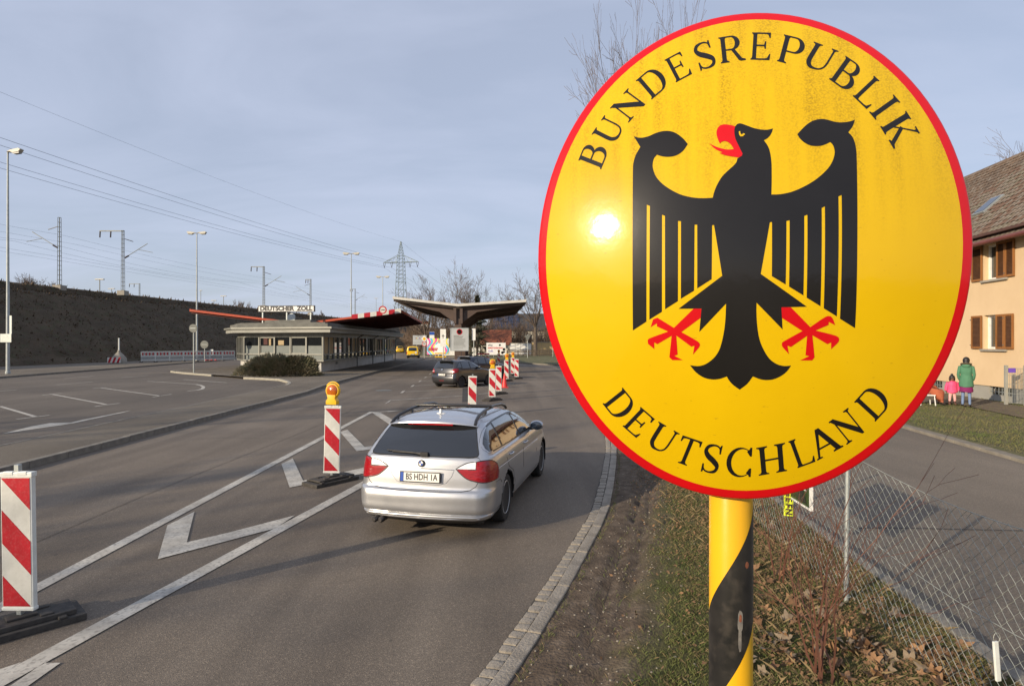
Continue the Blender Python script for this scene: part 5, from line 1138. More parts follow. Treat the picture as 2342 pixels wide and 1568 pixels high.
# evergreen bush in front of the building
def leaf_bush(name, label, cat, loc, rx, ry, h, n, mtl, stem_m, size=.05, par=None):
    t = thing(name, label, cat, loc); f = MB(); rnd = random.Random(len(label))
    for i in range(n):
        a = rnd.uniform(0,6.283); u = rnd.random()**.35; hgt = rnd.random()**.8
        prof_ = (1-.35*hgt**3)*(.85+.3*mnoise.noise(Vector((math.cos(a)*2,math.sin(a)*2,hgt*2+loc[0]))))
        x, y = rx*u*prof_*math.cos(a), ry*u*prof_*math.sin(a); z = h*hgt*(1-.55*(u*prof_)**3)*(.86+.28*mnoise.noise(Vector((x*1.3,y*1.3,7))))
        d = Vector((x/rx,y/ry,.6+rnd.uniform(-.6,.8))).normalized()*size*rnd.uniform(1.2,3.2); s_ = d.orthogonal().normalized()*size*rnd.uniform(.25,.6)
        p = Vector((x,y,max(.03,z))); f.add([p-s_,p+s_,p+d], [(0,1,2)])
    f.obj('foliage', mtl, t)
    for k in range(10):
        a = k*.63; b_ = MB().tube([(.1*math.cos(a),.1*math.sin(a),0),(rx*.35*math.cos(a),ry*.35*math.sin(a),h*.45),(rx*.6*math.cos(a),ry*.6*math.sin(a),h*.75)], [.03,.02,.008], 5).obj('stem', stem_m, t)
    return t
m_ever = mat('evergreen_needles', (.085,.088,.042), (.165,.140,.080), scale=1.4, rough=.9, c3=(.21,.155,.10), scale3=2.5, amt3=.8); m_bark = mat('bark', (.075,.058,.044), (.13,.105,.082), scale=5, rough=.95); m_twig = mat('twigs', (.10,.075,.058), (.14,.105,.08), scale=2, rough=.95)
bp_ = at(642,858.5,.12); leaf_bush('evergreen_bush', 'low spreading dark evergreen bush in front of the customs building', 'bush', (bp_.x,bp_.y,.12), 3.15, 1.7, 1.45, 9000, m_ever, m_bark, .085)
# ---------------------------------------------------------------- house on the right with shutters and tiled roof
m_wall = mat('apricot_render', (.65,.485,.295), (.60,.44,.265), scale=.8, rough=.9, bump=.15, bscale=60, c3=(.58,.42,.24), scale3=3, amt3=.3); m_base = mat('grey_base_render', (.33,.32,.28), (.28,.27,.24), scale=1.2, rough=.9, bump=.2, bscale=40)
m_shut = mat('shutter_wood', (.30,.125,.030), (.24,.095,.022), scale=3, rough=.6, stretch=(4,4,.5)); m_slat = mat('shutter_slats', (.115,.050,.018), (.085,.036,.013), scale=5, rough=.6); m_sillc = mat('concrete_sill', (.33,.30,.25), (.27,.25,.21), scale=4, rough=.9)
m_tile = mat('weathered_tile', (.150,.100,.064), (.095,.066,.046), scale=1.1, rough=.92, c3=(.24,.22,.19), scale3=5, amt3=.7, bump=.3, bscale=30)
fa = R(6.3); FD = Vector((math.sin(fa),math.cos(fa),0)); FN = Vector((-math.cos(fa),math.sin(fa),0))      # along the facade (away), and outwards
H0 = at(2200,905,.08); H0 = Vector((H0.x,H0.y,0))
hz = -math.atan2(FD.x,FD.y)                                # local +y runs along the facade away from the camera, local -x faces the street
ho = thing('house', 'two storey apricot house with brown shutters and a weathered tiled roof', 'house', (H0.x,H0.y,.05), hz)
def hpt(px, py):                                         # facade coordinates (along, up) of a picture point
    d = Vector(((px-1170.5)/FPX,1,-(py-783.5)/FPX)); t_ = (H0-Vector((0,0,CAM_H))).dot(FN)/d.dot(FN); p = d*t_+Vector((0,0,CAM_H)); return (p-H0).dot(FD), p.z-.05
EA = hpt(2280,532)[1]; BA = hpt(2200,875)[1]; Y0, Y1 = -12.0, 34.0; DEP = 11.0
def hw(x0, x1, y0, y1, z0, z1, nm, mt, par=None, **k): return MB().bb(x0,x1,y0,y1,z0,z1).obj(nm, mt, par or ho, **k)
wins = []
uy0, uz1 = hpt(2330,560)[0], 0
def rect(pl, pr, pt, pb):                                # pixel rectangle -> y range, z range
    a, b = hpt(pl,(pt+pb)/2)[0], hpt(pr,(pt+pb)/2)[0]; zt_, zb_ = hpt((pl+pr)/2,pt)[1], hpt((pl+pr)/2,pb)[1]; return min(a,b), max(a,b), zb_, zt_
U = rect(2250,2302,556,637); Lw = rect(2249,2300,719,797)
pitch_ = 4.3
openings = []
for k in range(-1,8):
    for base in (U, Lw): openings.append((base[0]+k*pitch_, base[1]+k*pitch_, base[2], base[3]))
cellr = rect(2258,2312,876,903)
cells = [(cellr[0]+k*pitch_, cellr[1]+k*pitch_, cellr[2], cellr[3]) for k in range(-1,8)]
def wall_with_holes(z0, z1, holes, mt, nm, x0, x1):
    ysb = sorted({Y0,Y1,*[h[0] for h in holes],*[h[1] for h in holes]}); zsb = sorted({z0,z1,*[h[2] for h in holes],*[h[3] for h in holes]}); mb = MB()
    for a, b in zip(ysb, ysb[1:]):
        for c, d in zip(zsb, zsb[1:]):
            if any(h[0] <= (a+b)/2 <= h[1] and h[2] <= (c+d)/2 <= h[3] for h in holes): continue
            mb.add([(x0,a,c),(x0,b,c),(x0,b,d),(x0,a,d)], [(0,3,2,1)][::-1] if False else [(0,3,2,1)])
    for (a, b, c, d) in holes:
        mb.add([(x0,a,c),(x0,b,c),(x0,b,d),(x0,a,d),(x1,a,c),(x1,b,c),(x1,b,d),(x1,a,d)], [(0,1,5,4),(1,2,6,5),(2,3,7,6),(3,0,4,7)])
    mb.obj(nm, mt, ho, weld=True)
wall_with_holes(BA, EA+.05, [o for o in openings if o[0] > Y0+.3 and o[1] < Y1-.3], m_wall, 'wall', 0, .28)
wall_with_holes(-.10, BA, [o for o in cells if o[0] > Y0+.3 and o[1] < Y1-.3], m_base, 'base_wall', .05, .35)
MB().bb(.0,.05,Y0,Y1,BA-.001,BA).obj('base_ledge', m_base, ho)
for y in (Y0,Y1): MB().add([(0,y,-.1),(DEP,y,-.1),(DEP,y,EA),(DEP/2,y,EA+4.95),(0,y,EA)], [(0,1,2,3,4)]).obj('gable', m_wall, ho)
MB().add([(DEP,Y0,-.1),(DEP,Y1,-.1),(DEP,Y1,EA),(DEP,Y0,EA)], [(0,1,2,3)]).obj('rear_wall', m_wall, ho)
sl_me = {}
def shutter(y0, y1, z0, z1, par):
    s_ = MB().bb(-.075,-.035,y0,y0+.07,z0,z1).bb(-.075,-.035,y1-.07,y1,z0,z1).bb(-.075,-.035,y0+.07,y1-.07,z0,z0+.08).bb(-.075,-.035,y0+.07,y1-.07,z1-.08,z1); o = s_.obj('shutter', m_shut, par, weld=True)
    n = int((z1-z0-.16)/.05); mb = MB()
    for i in range(n): z = z0+.105+i*.05; mb.add([(-.072,y0+.07,z-.02),(-.072,y1-.07,z-.02),(-.040,y1-.07,z+.024),(-.040,y0+.07,z+.024)], [(0,1,2,3)])
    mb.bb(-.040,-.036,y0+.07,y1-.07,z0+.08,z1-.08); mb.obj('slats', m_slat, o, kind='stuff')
    for z in (z0+.15,z1-.15): MB().bb(-.09,-.02,y1-.01,y1+.05,z-.015,z+.015).obj('hinge', m_steel_dk, o)
for (a, b, c, d) in openings:
    if a < Y0+.3 or b > Y1-.3: continue
    wi = MB().bb(.22,.27,a,b,c,d).obj('window', m_glass, ho)
    for y0, y1, z0, z1 in ((a,a+.09,c,d),(b-.09,b,c,d),((a+b)/2-.07,(a+b)/2+.07,c,d)): MB().bb(.16,.22,y0,y1,z0+.075,z1-.075).obj('window_frame', m_white, wi)
    for z0, z1 in ((c,c+.075),(d-.075,d)): MB().bb(.158,.222,a,b,z0,z1).obj('window_frame', m_white, wi)
    MB().bb(-.10,.16,a-.08,b+.10,c-.09,c-.01).obj('sill', m_sillc, ho)
    hw_ = (b-a)
    # one leaf folded back beside the window, a pair of leaves hanging over its near half
    shutter(b+.04, b+.04+hw_*.50, c, d, ho)
    shutter(a+.02, a+.02+hw_*.36, c, d, ho); shutter(a-hw_*.36, a+.015, c, d, ho)
for (a, b, c, d) in cells:
    if a < Y0+.3 or b > Y1-.3: continue
    wi = MB().bb(.30,.33,a,b,c,d).obj('cellar_window', m_glass, ho)
    n = 7
    for k in range(n): y = a+(b-a)*(k+.5)/n; MB().bb(.10,.12,y-.012,y+.012,c,d).obj('grille_bar', m_galv, wi)
    for z in (c+.12,d-.12): MB().bb(.085,.10,a,b,z-.012,z+.012).obj('grille_bar', m_galv, wi)
# roof: eaves, gutter, tiles
OV = .55; RP = (4.95)/(DEP/2); ru = Vector((1,0,RP)).normalized(); e0 = Vector((-OV,0,EA-OV*RP+.12)); rlen = (DEP/2+OV)/ru.x
rf = MB().add([(-OV,Y0-.3,e0.z),(DEP/2,Y0-.3,EA+4.95+.12),(DEP/2,Y1+.3,EA+4.95+.12),(-OV,Y1+.3,e0.z)], [(0,3,2,1)]).add([(DEP+OV,Y0-.3,e0.z),(DEP/2,Y0-.3,EA+4.95+.12),(DEP/2,Y1+.3,EA+4.95+.12),(DEP+OV,Y1+.3,e0.z)], [(0,1,2,3)]).obj('roof', m_tile, ho, weld=True)
MB().bb(-OV,-.0,Y0-.3,Y1+.3,EA-.12,EA-.02).obj('soffit', mat('dark_soffit_wood', (.09,.045,.035), (.07,.035,.028), scale=3, rough=.8), ho)
MB().tube([(-OV-.06,Y0-.3,e0.z-.02),(-OV-.06,Y1+.3,e0.z-.02)], .085, 10).obj('rain_gutter', mat('red_brown_gutter', (.16,.050,.040), (.13,.04,.033), scale=2, rough=.5), ho)
tw_, th_ = .26, .33
tl = MB(); n = 6
for i in range(n+1):
    u = -tw_/2+tw_*i/n*1.02; hgt = .028*math.sin(math.pi*i/n)**1.2; tl.v += [(0,u,hgt+.030),(th_*1.14,u,hgt*.9+.004)]
for i in range(n): tl.f.append((2*i,2*i+1,2*i+3,2*i+2)[::-1])
for i in range(n): a = len(tl.v); 
tl.add([(0,-tw_/2,.012),(0,tw_/2,.012)], [])
tile_mats = [m_tile, mat('mossy_tile', (.105,.085,.050), (.13,.105,.07), scale=4, rough=.95, c3=(.28,.26,.22), scale3=9, amt3=.5), mat('red_brown_tile', (.17,.10,.065), (.12,.075,.052), scale=4, rough=.92)]
tile_me = [tl.mesh('roof_tile', m_, 60) for m_ in tile_mats]
ang = math.atan2(ru.z, ru.x); rest = MB(); cnt = 0; cand = []
nrow = int(rlen/th_); ncol = int((14-Y0)/tw_)
for rI in range(nrow):
    for cI in range(ncol):
        y = Y0-.2+tw_*(cI+.5); base = e0 + ru*(th_*rI)
        wpos = Matrix.Rotation(hz,4,'Z') @ Vector((base.x,y,base.z)) + Vector((H0.x,H0.y,.05))
        px = 1170.5+wpos.x/wpos.y*FPX; vis = 2170 < px < 2350 and wpos.y > 0
        cand.append((0 if vis else 1, wpos.length, rI, cI, base, y))
cand.sort(key=lambda q: (q[0], q[1]))
for k, (nv, dd, rI, cI, base, y) in enumerate(cand):
    rs = random.Random(rI*977+cI); jz = rs.uniform(-.004,.010)
    if k < 300 and not nv:
        link('roof_tile', tile_me[rs.choice([0,0,1,2])], rf, (base.x,y,base.z+jz), (rs.uniform(-.03,.03),-ang+rs.uniform(-.015,.015),rs.uniform(-.015,.015)))
    else:
        m_ = Matrix.Translation((base.x,y,base.z+jz)) @ Matrix.Rotation(-ang,4,'Y'); rest.add([m_ @ Vector(v) for v in tl.v[:2*(n+1)]], [(2*i,2*i+1,2*i+3,2*i+2)[::-1] for i in range(n)])
rest.obj('roof_tiles_beyond', m_tile, rf, smooth=60, kind='stuff')
# skylight
yk = hpt(2275,445); sk = thing('x','x','x') if False else None
sy = 3.1; sbse = e0+ru*(3.0)
sm = Matrix.Translation((sbse.x,sy-2.0,sbse.z+.10)) @ Matrix.Rotation(-ang,4,'Y')
MB().box((0,0,0),(1.1,.8,.10)).obj('skylight', m_galv, rf, bevel=.01).matrix_local = sm
MB().box((0,0,.055),(.92,.62,.02)).obj('skylight_glass', m_glass, rf).matrix_local = sm
# wire mesh gate by the house
gp = at(2300,928,.05); gt = thing('mesh_gate', 'grey wire mesh garden gate between two posts by the house wall', 'gate', (gp.x,gp.y,.05), R(-8))
for x in (0,.62): MB().box((x,0,.73),(.09,.09,1.46)).obj('gate_post', m_fasc, gt, bevel=.006)
for i in range(11): MB().bb(.06+i*.05,.068+i*.05,-.006,.006,.10,1.36).obj('wire', m_galv, gt)
for z in (.12,.45,.78,1.1,1.34): MB().bb(.05,.60,-.012,-.004,z-.008,z+.008).obj('cross_wire', m_galv, gt)
MB().box((.17,-.03,1.28),(.22,.02,.16)).obj('violet_plate', mat('violet_plate', (.12,.06,.42), rough=.5), gt)
for i in range(40): pass
# trodden path in front of the house
pp = MB(); ptz = .115
poly_sheet(pp, [(at(q[0],q[1],.1).x,at(q[0],q[1],.1).y) for q in [(2060,918),(2180,922),(2360,960),(2420,1000),(2360,935),(2250,912),(2140,900),(2060,897)]], ptz); struct('house_path', pp, m_dirt)
# lamp on the wall and ventilation knob
yk, zk = hpt(2175,797); MB().lathe([(.06,0),(.06,.05),(0,.06)], 12, (-.0,yk,zk), (-1,0,0)).obj('wall_vent', m_white, ho)
# ---------------------------------------------------------------- street lamps, railway masts, pylon and wires
m_lumi = mat('lamp_head_cream', (.52,.50,.42), (.45,.43,.36), scale=3, rough=.5); m_lens = mat('lamp_cover', (.30,.30,.27), rough=.25)
m_wire = mat('overhead_wire', (.10,.115,.145), rough=.6); m_mast = mat('mast_steel', (.30,.31,.28), (.24,.25,.225), scale=2, rough=.7, metal=.2); m_insul = mat('brown_insulator', (.05,.035,.03), rough=.4)
def lamp_head(par, sg, z, k=1.0):
    P = [(0,.0),(sg*.12*k,.05*k),(sg*.35*k,.13*k),(sg*1.05*k,.22*k),(sg*1.22*k,.12*k),(sg*1.05*k,-.05*k),(sg*.55*k,-.10*k),(sg*.30*k,.0)]
    h_ = MB().prism(P, (0,0,z), (1,0,0), (0,0,1), -.16*k, .16*k).obj('lamp_head', m_lumi, par, bevel=.03*k)
    MB().prism([(sg*.45*k,-.10*k),(sg*1.08*k,-.06*k),(sg*1.05*k,-.14*k),(sg*.6*k,-.17*k)], (0,0,z), (1,0,0), (0,0,1), -.12*k, .12*k).obj('lamp_cover', m_lens, h_)
def street_lamp(x, yb, yt, label, heads, Y=None, k=1.0, plates=False, rz=0):
    p = at(x, yb, 0) if Y is None else dist(x, yt, Y); z = dist(x, yt, p.y).z
    t = thing('street_lamp', label, 'lamp post', (p.x,p.y,0), rz, 'tall street lamps beside the road')
    MB().tube([(0,0,0),(0,0,z*.35),(0,0,z)], [.125*k,.10*k,.055*k], 12).obj('post', m_pole, t, smooth=50)
    MB().lathe([(.16*k,0),(.16*k,.25),(.13*k,.3)], 12).obj('base_sleeve', m_pole, t)
    for sg in heads: lamp_head(t, sg, z, k)
    if plates:
        for z0, h_, s_ in ((2.75,1.3,1),(3.55,1.1,1)): pass
        MB().bb(.16,.34,-.02,.02,2.9,4.25).obj('sign_plate', m_galv, t); MB().bb(-.42,.52,-.20,-.17,2.35,2.95).obj('sign_plate', m_galv, t)
    return t
street_lamp(18, 857, 348, 'tall single street lamp at the left edge of the picture', (1,), k=1.0, plates=True, rz=R(-10))
street_lamp(450, 826, 533, 'tall double street lamp beside the plastic barrier fence', (1,-1), k=1.0)
street_lamp(803, 0, 580, 'tall double street lamp just right of the roof sign', (1,-1), Y=98, k=1.15)
street_lamp(875, 0, 633, 'double street lamp between the roof sign and the pylon', (1,-1), Y=130, k=1.2)
# lattice masts of the railway
def lattice(mb, a, b, w0, w1, n, r):
    a, b = Vector(a), Vector(b)
    for s_ in (-1,1):
        for q in (-1,1): mb.tube([a+Vector((s_*w0/2,q*w0/2,0)), b+Vector((s_*w1/2,q*w1/2,0))], r*1.5, 4, cap=False)
    for i in range(n+1):
        t = i/n; p = a.lerp(b,t); w = w0+(w1-w0)*t; t2 = min(1,(i+1)/n); p2 = a.lerp(b,t2); w2 = w0+(w1-w0)*t2
        for q in (-1,1):
            mb.tube([p+Vector((-w/2,q*w/2,0)),p+Vector((w/2,q*w/2,0))], r, 3, cap=False); mb.tube([p+Vector((q*w/2,-w/2,0)),p+Vector((q*w/2,w/2,0))], r, 3, cap=False)
            if i < n and mb.diag: mb.tube([p+Vector((-w/2,q*w/2,0)),p2+Vector((w2/2,q*w2/2,0))], r, 3, cap=False); mb.tube([p+Vector((q*w/2,-w/2,0)),p2+Vector((q*w2/2,w2/2,0))], r, 3, cap=False)
    return mb
MB.diag = False
ZT = 9.7
masts = []
def mast(x, yb, yt, label, arm, top, Y=None):
    p = at(x, yb, ZT) if Y is None else dist(x, yb, Y); p.z = ZT; z = dist(x, yt, p.y).z-ZT; s_ = p.y/80
    t = thing('railway_mast', label, 'mast', (p.x,p.y,ZT), 0, 'railway masts on the embankment')
    lattice(MB(), (0,0,-.3), (0,0,z), .34, .25, 15, .026).obj('lattice', m_mast, t); MB().box((0,0,-.1),(1.1,1.1,.7)).obj('footing', m_sillc, t, bevel=.05)
    if arm:
        sg = 1 if arm > 0 else -1; L_ = 3.6
        MB().tube([(sg*.25,0,z-4.0),(sg*L_,0,z-1.9)], .05, 5).tube([(sg*L_*.6,0,z-2.75),(sg*(L_*.6+2.2),0,z-3.2)], .035, 4).obj('cantilever', m_mast, t, weld=False); MB().tube([(sg*.25,0,z-4.0),(sg*.85,0,z-3.66)], .11, 6).obj('insulator', m_insul, t)
        MB().tube([(sg*.25,0,z-1.2),(sg*1.5,0,z-1.6)], .05, 5).obj('feeder_arm', m_insul, t)
    if top:
        MB().bar((.2,0,z-.05),(-top,0,z-.05),.16,.14).obj('top_arm', m_mast, t)
        for u in (.98,.52): MB().tube([(-top*u,0,z-.1),(-top*u-.05,0,z-1.0)], .09, 6).obj('insulator', m_insul, t)
    masts.append((p, z)); return t
mast(136, 656, 497, 'leftmost railway mast with one arm, near the two bare bushes', -1, 0); mast(281, 668, 527, 'railway mast with a top beam pointing left, second from the left', 1, 3.4)
mast(603, 702, 609, 'railway mast standing left above the roof sign', 1, 2.6, Y=122); mast(710, 706, 638, 'railway mast standing right above the roof sign', -1, 1.2, Y=150); mast(812, 716, 660, 'farthest railway mast near the double street lamp', 1, 1.8, Y=215)
mast(319, 670, 648, 'short railway mast with a beam, behind the second mast', 0, 3.0, Y=175)
def yard_lamp(x, yt, Y, label, wpx):
    p = dist(x, yt, Y); t = thing('yard_lamp', label, 'lamp', (p.x,p.y,ZT), 0, 'low lamps along the tracks'); w_ = wpx/FPX*Y
    MB().tube([(0,0,-.4),(0,0,p.z-ZT)], .07, 6).obj('post', m_mast, t); MB().box((0,0,p.z-ZT+.06),(w_,.35,.18)).obj('lamp_head', m_lumi, t, bevel=.03)
for x, yt, Y, lb, wp in [(228,639,100,'low yard lamp left of the mast with the top beam',20),(255,660,150,'small yard lamp right of the low yard lamp, before the mast with the top beam',15),(489,687,170,'yard lamp above the bank left of the roof sign, the left one of two',12),(511,677,150,'yard lamp above the bank left of the roof sign, the right one of two',13),(459,664,190,'twin-headed yard lamp just right of the double street lamp',6),(860,682,260,'yard lamp right of the double street lamp near the red canopy',8)]:
    yard_lamp(x, yt, Y, lb, wp)
# railway wires: catenary and contact wire strung along the bank, drooping between the masts
def span(mb, a, b, sag, r, n=14):
    a, b = Vector(a), Vector(b); mb.tube([a.lerp(b,i/n)-Vector((0,0,sag*4*(i/n)*(1-i/n))) for i in range(n+1)], r, 3, cap=False)
def rail_wire(label, xoff, z, sag, r):
    mb = MB(); P = [(emb_foot(y)-xoff, y, z) for y in (-30,30,84,140,200,270,360)]
    for a, b in zip(P, P[1:]): span(mb, a, b, sag, r)
    mb.obj('railway_wire', m_wire, None, weld=True, label=label, cat='wire', group='railway wires')
for lb, xo, z, sg, r in [('uppermost thin wire of the railway line above the embankment',18.6,17.4,.5,.012),('upper catenary wire drooping between the railway masts',20.6,16.3,1.0,.013),('lower contact wire strung level below the drooping catenary wire',20.6,14.6,.05,.013),('drooping catenary wire of the rear railway track',25.5,16.6,1.0,.013),('level contact wire of the rear railway track',25.5,14.9,.05,.013),('feeder wire held by the beam of the second mast',17.2,16.2,.4,.011)]:
    rail_wire(lb, xo, z, sg, r)
# high voltage pylon and its lines
PYL = dist(916.5,552,270); py = thing('pylon', 'pale green lattice pylon standing beyond the canopies', 'pylon', (PYL.x,PYL.y,0), R(-11)); HP = PYL.z
m_pyl = mat('pylon_steel', (.26,.31,.28), (.22,.26,.24), scale=.5, rough=.6, metal=.2)
MB.diag = True
lattice(MB(), (0,0,-.5), (0,0,HP*.62), 5.2, 3.4, 9, .085).obj('lower_tower', m_pyl, py, kind=None); lattice(MB(), (0,0,HP*.62), (0,0,HP*.84), 3.4, 2.6, 6, .068).obj('upper_tower', m_pyl, py); lattice(MB(), (0,0,HP*.84), (0,0,HP), 2.6, .3, 6, .055).obj('peak', m_pyl, py)
MB.diag = False
zA = HP*.805
for sg in (-1,1):
    m_ = MB()
    for q in (-1,1): m_.tube([(sg*1.3,q*1.2,zA),(sg*8.2,0,zA)], .13, 4).tube([(sg*1.2,q*1.1,zA+3.2),(sg*8.2,0,zA+.1)], .10, 4)
    for u in (.25,.5,.75): m_.tube([(sg*(1.3+6.9*u),1.2*(1-u),zA),(sg*(1.3+6.9*u),1.1*(1-u),zA+3.1*(1-u))], .07, 3).tube([(sg*(1.3+6.9*u),1.2*(1-u),zA),(sg*(1.3+6.9*(u-.2)),1.1*(1.2-u),zA+3.1*(1.2-u))], .07, 3)
    m_.obj('crossarm', m_pyl, py)
    for x in (7.9,4.4):
        for d_ in (-.55,.55): MB().tube([(sg*x+d_,0,zA),(sg*x,0,zA-2.3)], .10, 5).obj('insulator', m_insul, py)
lat = Vector((math.cos(R(-11)),math.sin(R(-11)),0)); along = Vector((-.2,-.98,0)).normalized()
base_ = Vector((PYL.x,PYL.y,0))
for off, nm in ((-7.9,'outermost left'),(-4.4,'inner left'),(4.4,'inner right'),(7.9,'outermost right')):
    mb = MB(); a = base_+lat*off+Vector((0,0,zA-2.3)); b = base_+lat*off+along*335+Vector((0,0,zA+3)); span(mb, a, b, 5.5, .036, 60)
    e_ = base_+lat*off+Vector((60,300,0)) if False else base_+lat*off-along*260+Vector((0,0,zA-14)); span(mb, a, e_, 7, .036, 20)
    mb.obj('power_line', m_wire, None, label=nm+' conductor of the high voltage line crossing the sky to the pylon', cat='power line', group='high voltage conductors')
mb = MB(); span(mb, base_+Vector((0,0,HP)), base_+along*335+Vector((0,0,HP+4)), 6.2, .022, 60); span(mb, base_+Vector((0,0,HP)), base_-along*260+Vector((0,0,HP-14)), 6, .03, 20)
mb.obj('earth_wire', m_wire, None, label='thin topmost earth wire from the tip of the pylon across the sky', cat='power line')
# round signs by the barrier, seen from behind, and the rubble cone with striped plate
def back_sign(x, yb, yt, label, rpx):
    p = at(x, yb, .1); z = dist(x, yt, p.y).z; rr = rpx/FPX*p.y; t = thing('round_sign', label, 'sign', (p.x,p.y,.1))
    MB().tube([(0,0,0),(0,0,z-.1+rr*.5)], .05, 8).obj('post', m_galv, t); MB().lathe([(0,.02),(rr,.02),(rr,-.01),(0,-.01)], 24, (0,-.07,z-.1), (0,-1,0)).obj('disc', m_steel_dk, t)
    MB().box((0,-.10,z-.1),(rr*1.3,.02,.05)).obj('brace', m_galv, t)
back_sign(443, 852, 750, 'back of a round road sign on a thin post at the island nose', 9.5); back_sign(468, 826, 787, 'back of a low round sign in front of the plastic barrier fence', 9)
p = at(272,830,.1); t = thing('survey_marker', 'concrete cone with a thin stake and striped plate at the bank foot', 'marker', (p.x,p.y,.1)); k = p.y/FPX
MB().lathe([(17*k,0),(15*k,12*k),(9*k,20*k),(3*k,26*k),(3*k,30*k)], 14).obj('concrete_cone', m_sillc, t, smooth=50); MB().tube([(0,0,24*k),(0,0,58*k)], 1.6*k, 6).obj('stake', m_wplast, t)
pl = MB().box((0,-17*k,8*k),(30*k,.06,12*k)).obj('striped_plate', m_whitesheet, t)
for i in (-1,0,1): MB().prism([(i*10*k-4*k,2*k),(i*10*k+1*k,2*k),(i*10*k+6*k,14*k),(i*10*k+1*k,14*k)], (0,-17*k-.035,0), (1,0,0), (0,0,1), 0, .01).obj('red_stripe', m_red, pl)
p = at(484,824.5,.05); t = thing('delineator_post', 'short white post beside the red and white cone', 'post', (p.x,p.y,0)); MB().box((0,0,.75),(.42,.16,1.5)).obj('post', m_wplast, t, bevel=.04); MB().box((-.3,0,.16),(1.0,.5,.3)).obj('red_base', m_redpl, t, bevel=.06)
# ---------------------------------------------------------------- trees, thicket, boards and far buildings
def grow(mb, p, d, L_, r, depth, rnd, up=.12, spread=.55, kids=3, twig=.012, wob=.14, leaves=None):
    n = 3 if depth > 1 else 2; pts = [p.copy()]; q = p.copy(); dd = d.copy()
    for i in range(n):
        dd = (dd + Vector((rnd.gauss(0,wob),rnd.gauss(0,wob),rnd.gauss(0,wob)*.6+up*.5))).normalized(); q = q+dd*L_/n; pts.append(q.copy())
    r1 = max(twig, r*.62); rs = [r+(r1-r)*i/n for i in range(n+1)]
    mb.tube(pts, rs, 7 if r > .12 else 5 if r > .05 else 3, cap=False)
    if depth <= 0: return
    for k in range(kids + (1 if rnd.random() < .55 else 0)):
        f = rnd.uniform(.35,1.0) if k else 1.0; i = min(n-1, int(f*n)); b = pts[i].lerp(pts[i+1], f*n-i)
        a = rnd.uniform(0,6.283); o = dd.orthogonal().normalized(); o = o*math.cos(a)+dd.cross(o).normalized()*math.sin(a)
        nd = (dd*(1 if k else 1.4)+o*spread*rnd.uniform(.6,1.35)*(1 if k else .5)+Vector((0,0,up))).normalized()
        grow(mb, b, nd, L_*rnd.uniform(.58,.84)*(1.08 if not k else .95), r1*(.95 if not k else rnd.uniform(.55,.8)), depth-1, rnd, up, spread, kids, twig, wob)
def tree(name, label, loc, H_, tr, rtrunk, seed, depth=5, spread=.6, up=.15, kids=3, nb=4, twig=.014, lean=(0,0), lim=.36, rmax=None, mtl=None, group='bare winter trees'):
    rnd = random.Random(seed); t = thing(name, label, 'tree', loc, 0, group)
    th = H_*tr; top = Vector((lean[0],lean[1],th)); MB().tube([(0,0,-.15),(0,0,th*.1),tuple(top*.55),tuple(top)], [rtrunk*1.35,rtrunk*1.05,rtrunk*.92,rtrunk*.75], 10, cap=False).obj('trunk', m_bark, t, smooth=60)
    c = MB()
    for k in range(nb):
        a = 6.283*k/nb+rnd.uniform(-.4,.4); s_ = spread*rnd.uniform(.5,1.1)*(0 if k == 0 and nb > 3 else 1); d = Vector((math.cos(a)*s_,math.sin(a)*s_,1)).normalized()
        grow(c, top-Vector((0,0,rnd.uniform(0,th*.15))), d, H_*lim*rnd.uniform(.8,1.1), rtrunk*.62, depth, rnd, up, spread, kids, twig)
    zt = max(v[2] for v in c.v); k_ = (H_-th)/(zt-th)
    c.v = [(top.x+(x-top.x)*k_, top.y+(y-top.y)*k_, th+(z-th)*k_) for x, y, z in c.v]
    if rmax:
        far = max(math.hypot(x-top.x, y-top.y) for x, y, z in c.v); k2 = min(1, rmax/far); c.v = [(top.x+(x-top.x)*k2, top.y+(y-top.y)*k2, z) for x, y, z in c.v]
    c.obj('crown', mtl or m_twig, t); return t
def px_tree(x, yb, yt, Y, **k):
    p = dist(x, yb, Y); top = dist(x, yt, Y); return (p.x,Y,-.05), top.z
L_, h = px_tree(1074, 812, 585, 108); tree('bare_tree', 'big spreading bare tree rising behind the brown canopy', L_, h, .14, .42, 5, 6, .80, .07, 2, 10, .030, lim=.40)
L_, h = px_tree(974, 812, 630, 112); tree('bare_tree', 'slender bare tree between the pylon and the big bare tree', L_, h, .2, .28, 9, 6, .65, .07, 2, 6, .028, lim=.36)
L_, h = px_tree(1005, 812, 655, 116); tree('bare_tree', 'smaller bare tree close left of the big bare tree', L_, h, .2, .24, 14, 6, .5, .12, 2, 6, .028, lim=.36)
L_, h = px_tree(1224, 812, 602, 108); tree('bare_tree', 'bare tree on the far lawn partly hidden by the oval sign', L_, h, .32, .36, 21, 6, .8, .03, 2, 9, .028, lim=.30)
L_, h = px_tree(945, 812, 690, 125); tree('bare_tree', 'low bare tree beside the direction board', L_, h, .25, .2, 31, 4, .6, .1, 3, 4, .03, lim=.4)
p = Vector((4.75,21,0)); tree('bare_tree', 'tall bare tree whose top twigs show above the oval sign', (p.x,p.y,0), 15.2, .25, .24, 44, 6, .40, .02, 2, 12, .010, lim=.26, rmax=3.5)
p = Vector((39.5,45,0)); tree('bare_tree', 'bare tree showing above the ridge of the apricot house', (p.x,p.y,0), 18.6, .3, .3, 47, 5, .6, .1, 3, 5, .016, lim=.36)
L_, h = px_tree(70, 648, 612, 92); tree('bare_bush', 'round bare bush on top of the embankment at left', (L_[0],L_[1],9.6), 3.6, .08, .16, 51, 4, .95, .06, 3, 8, .02, lim=.36)
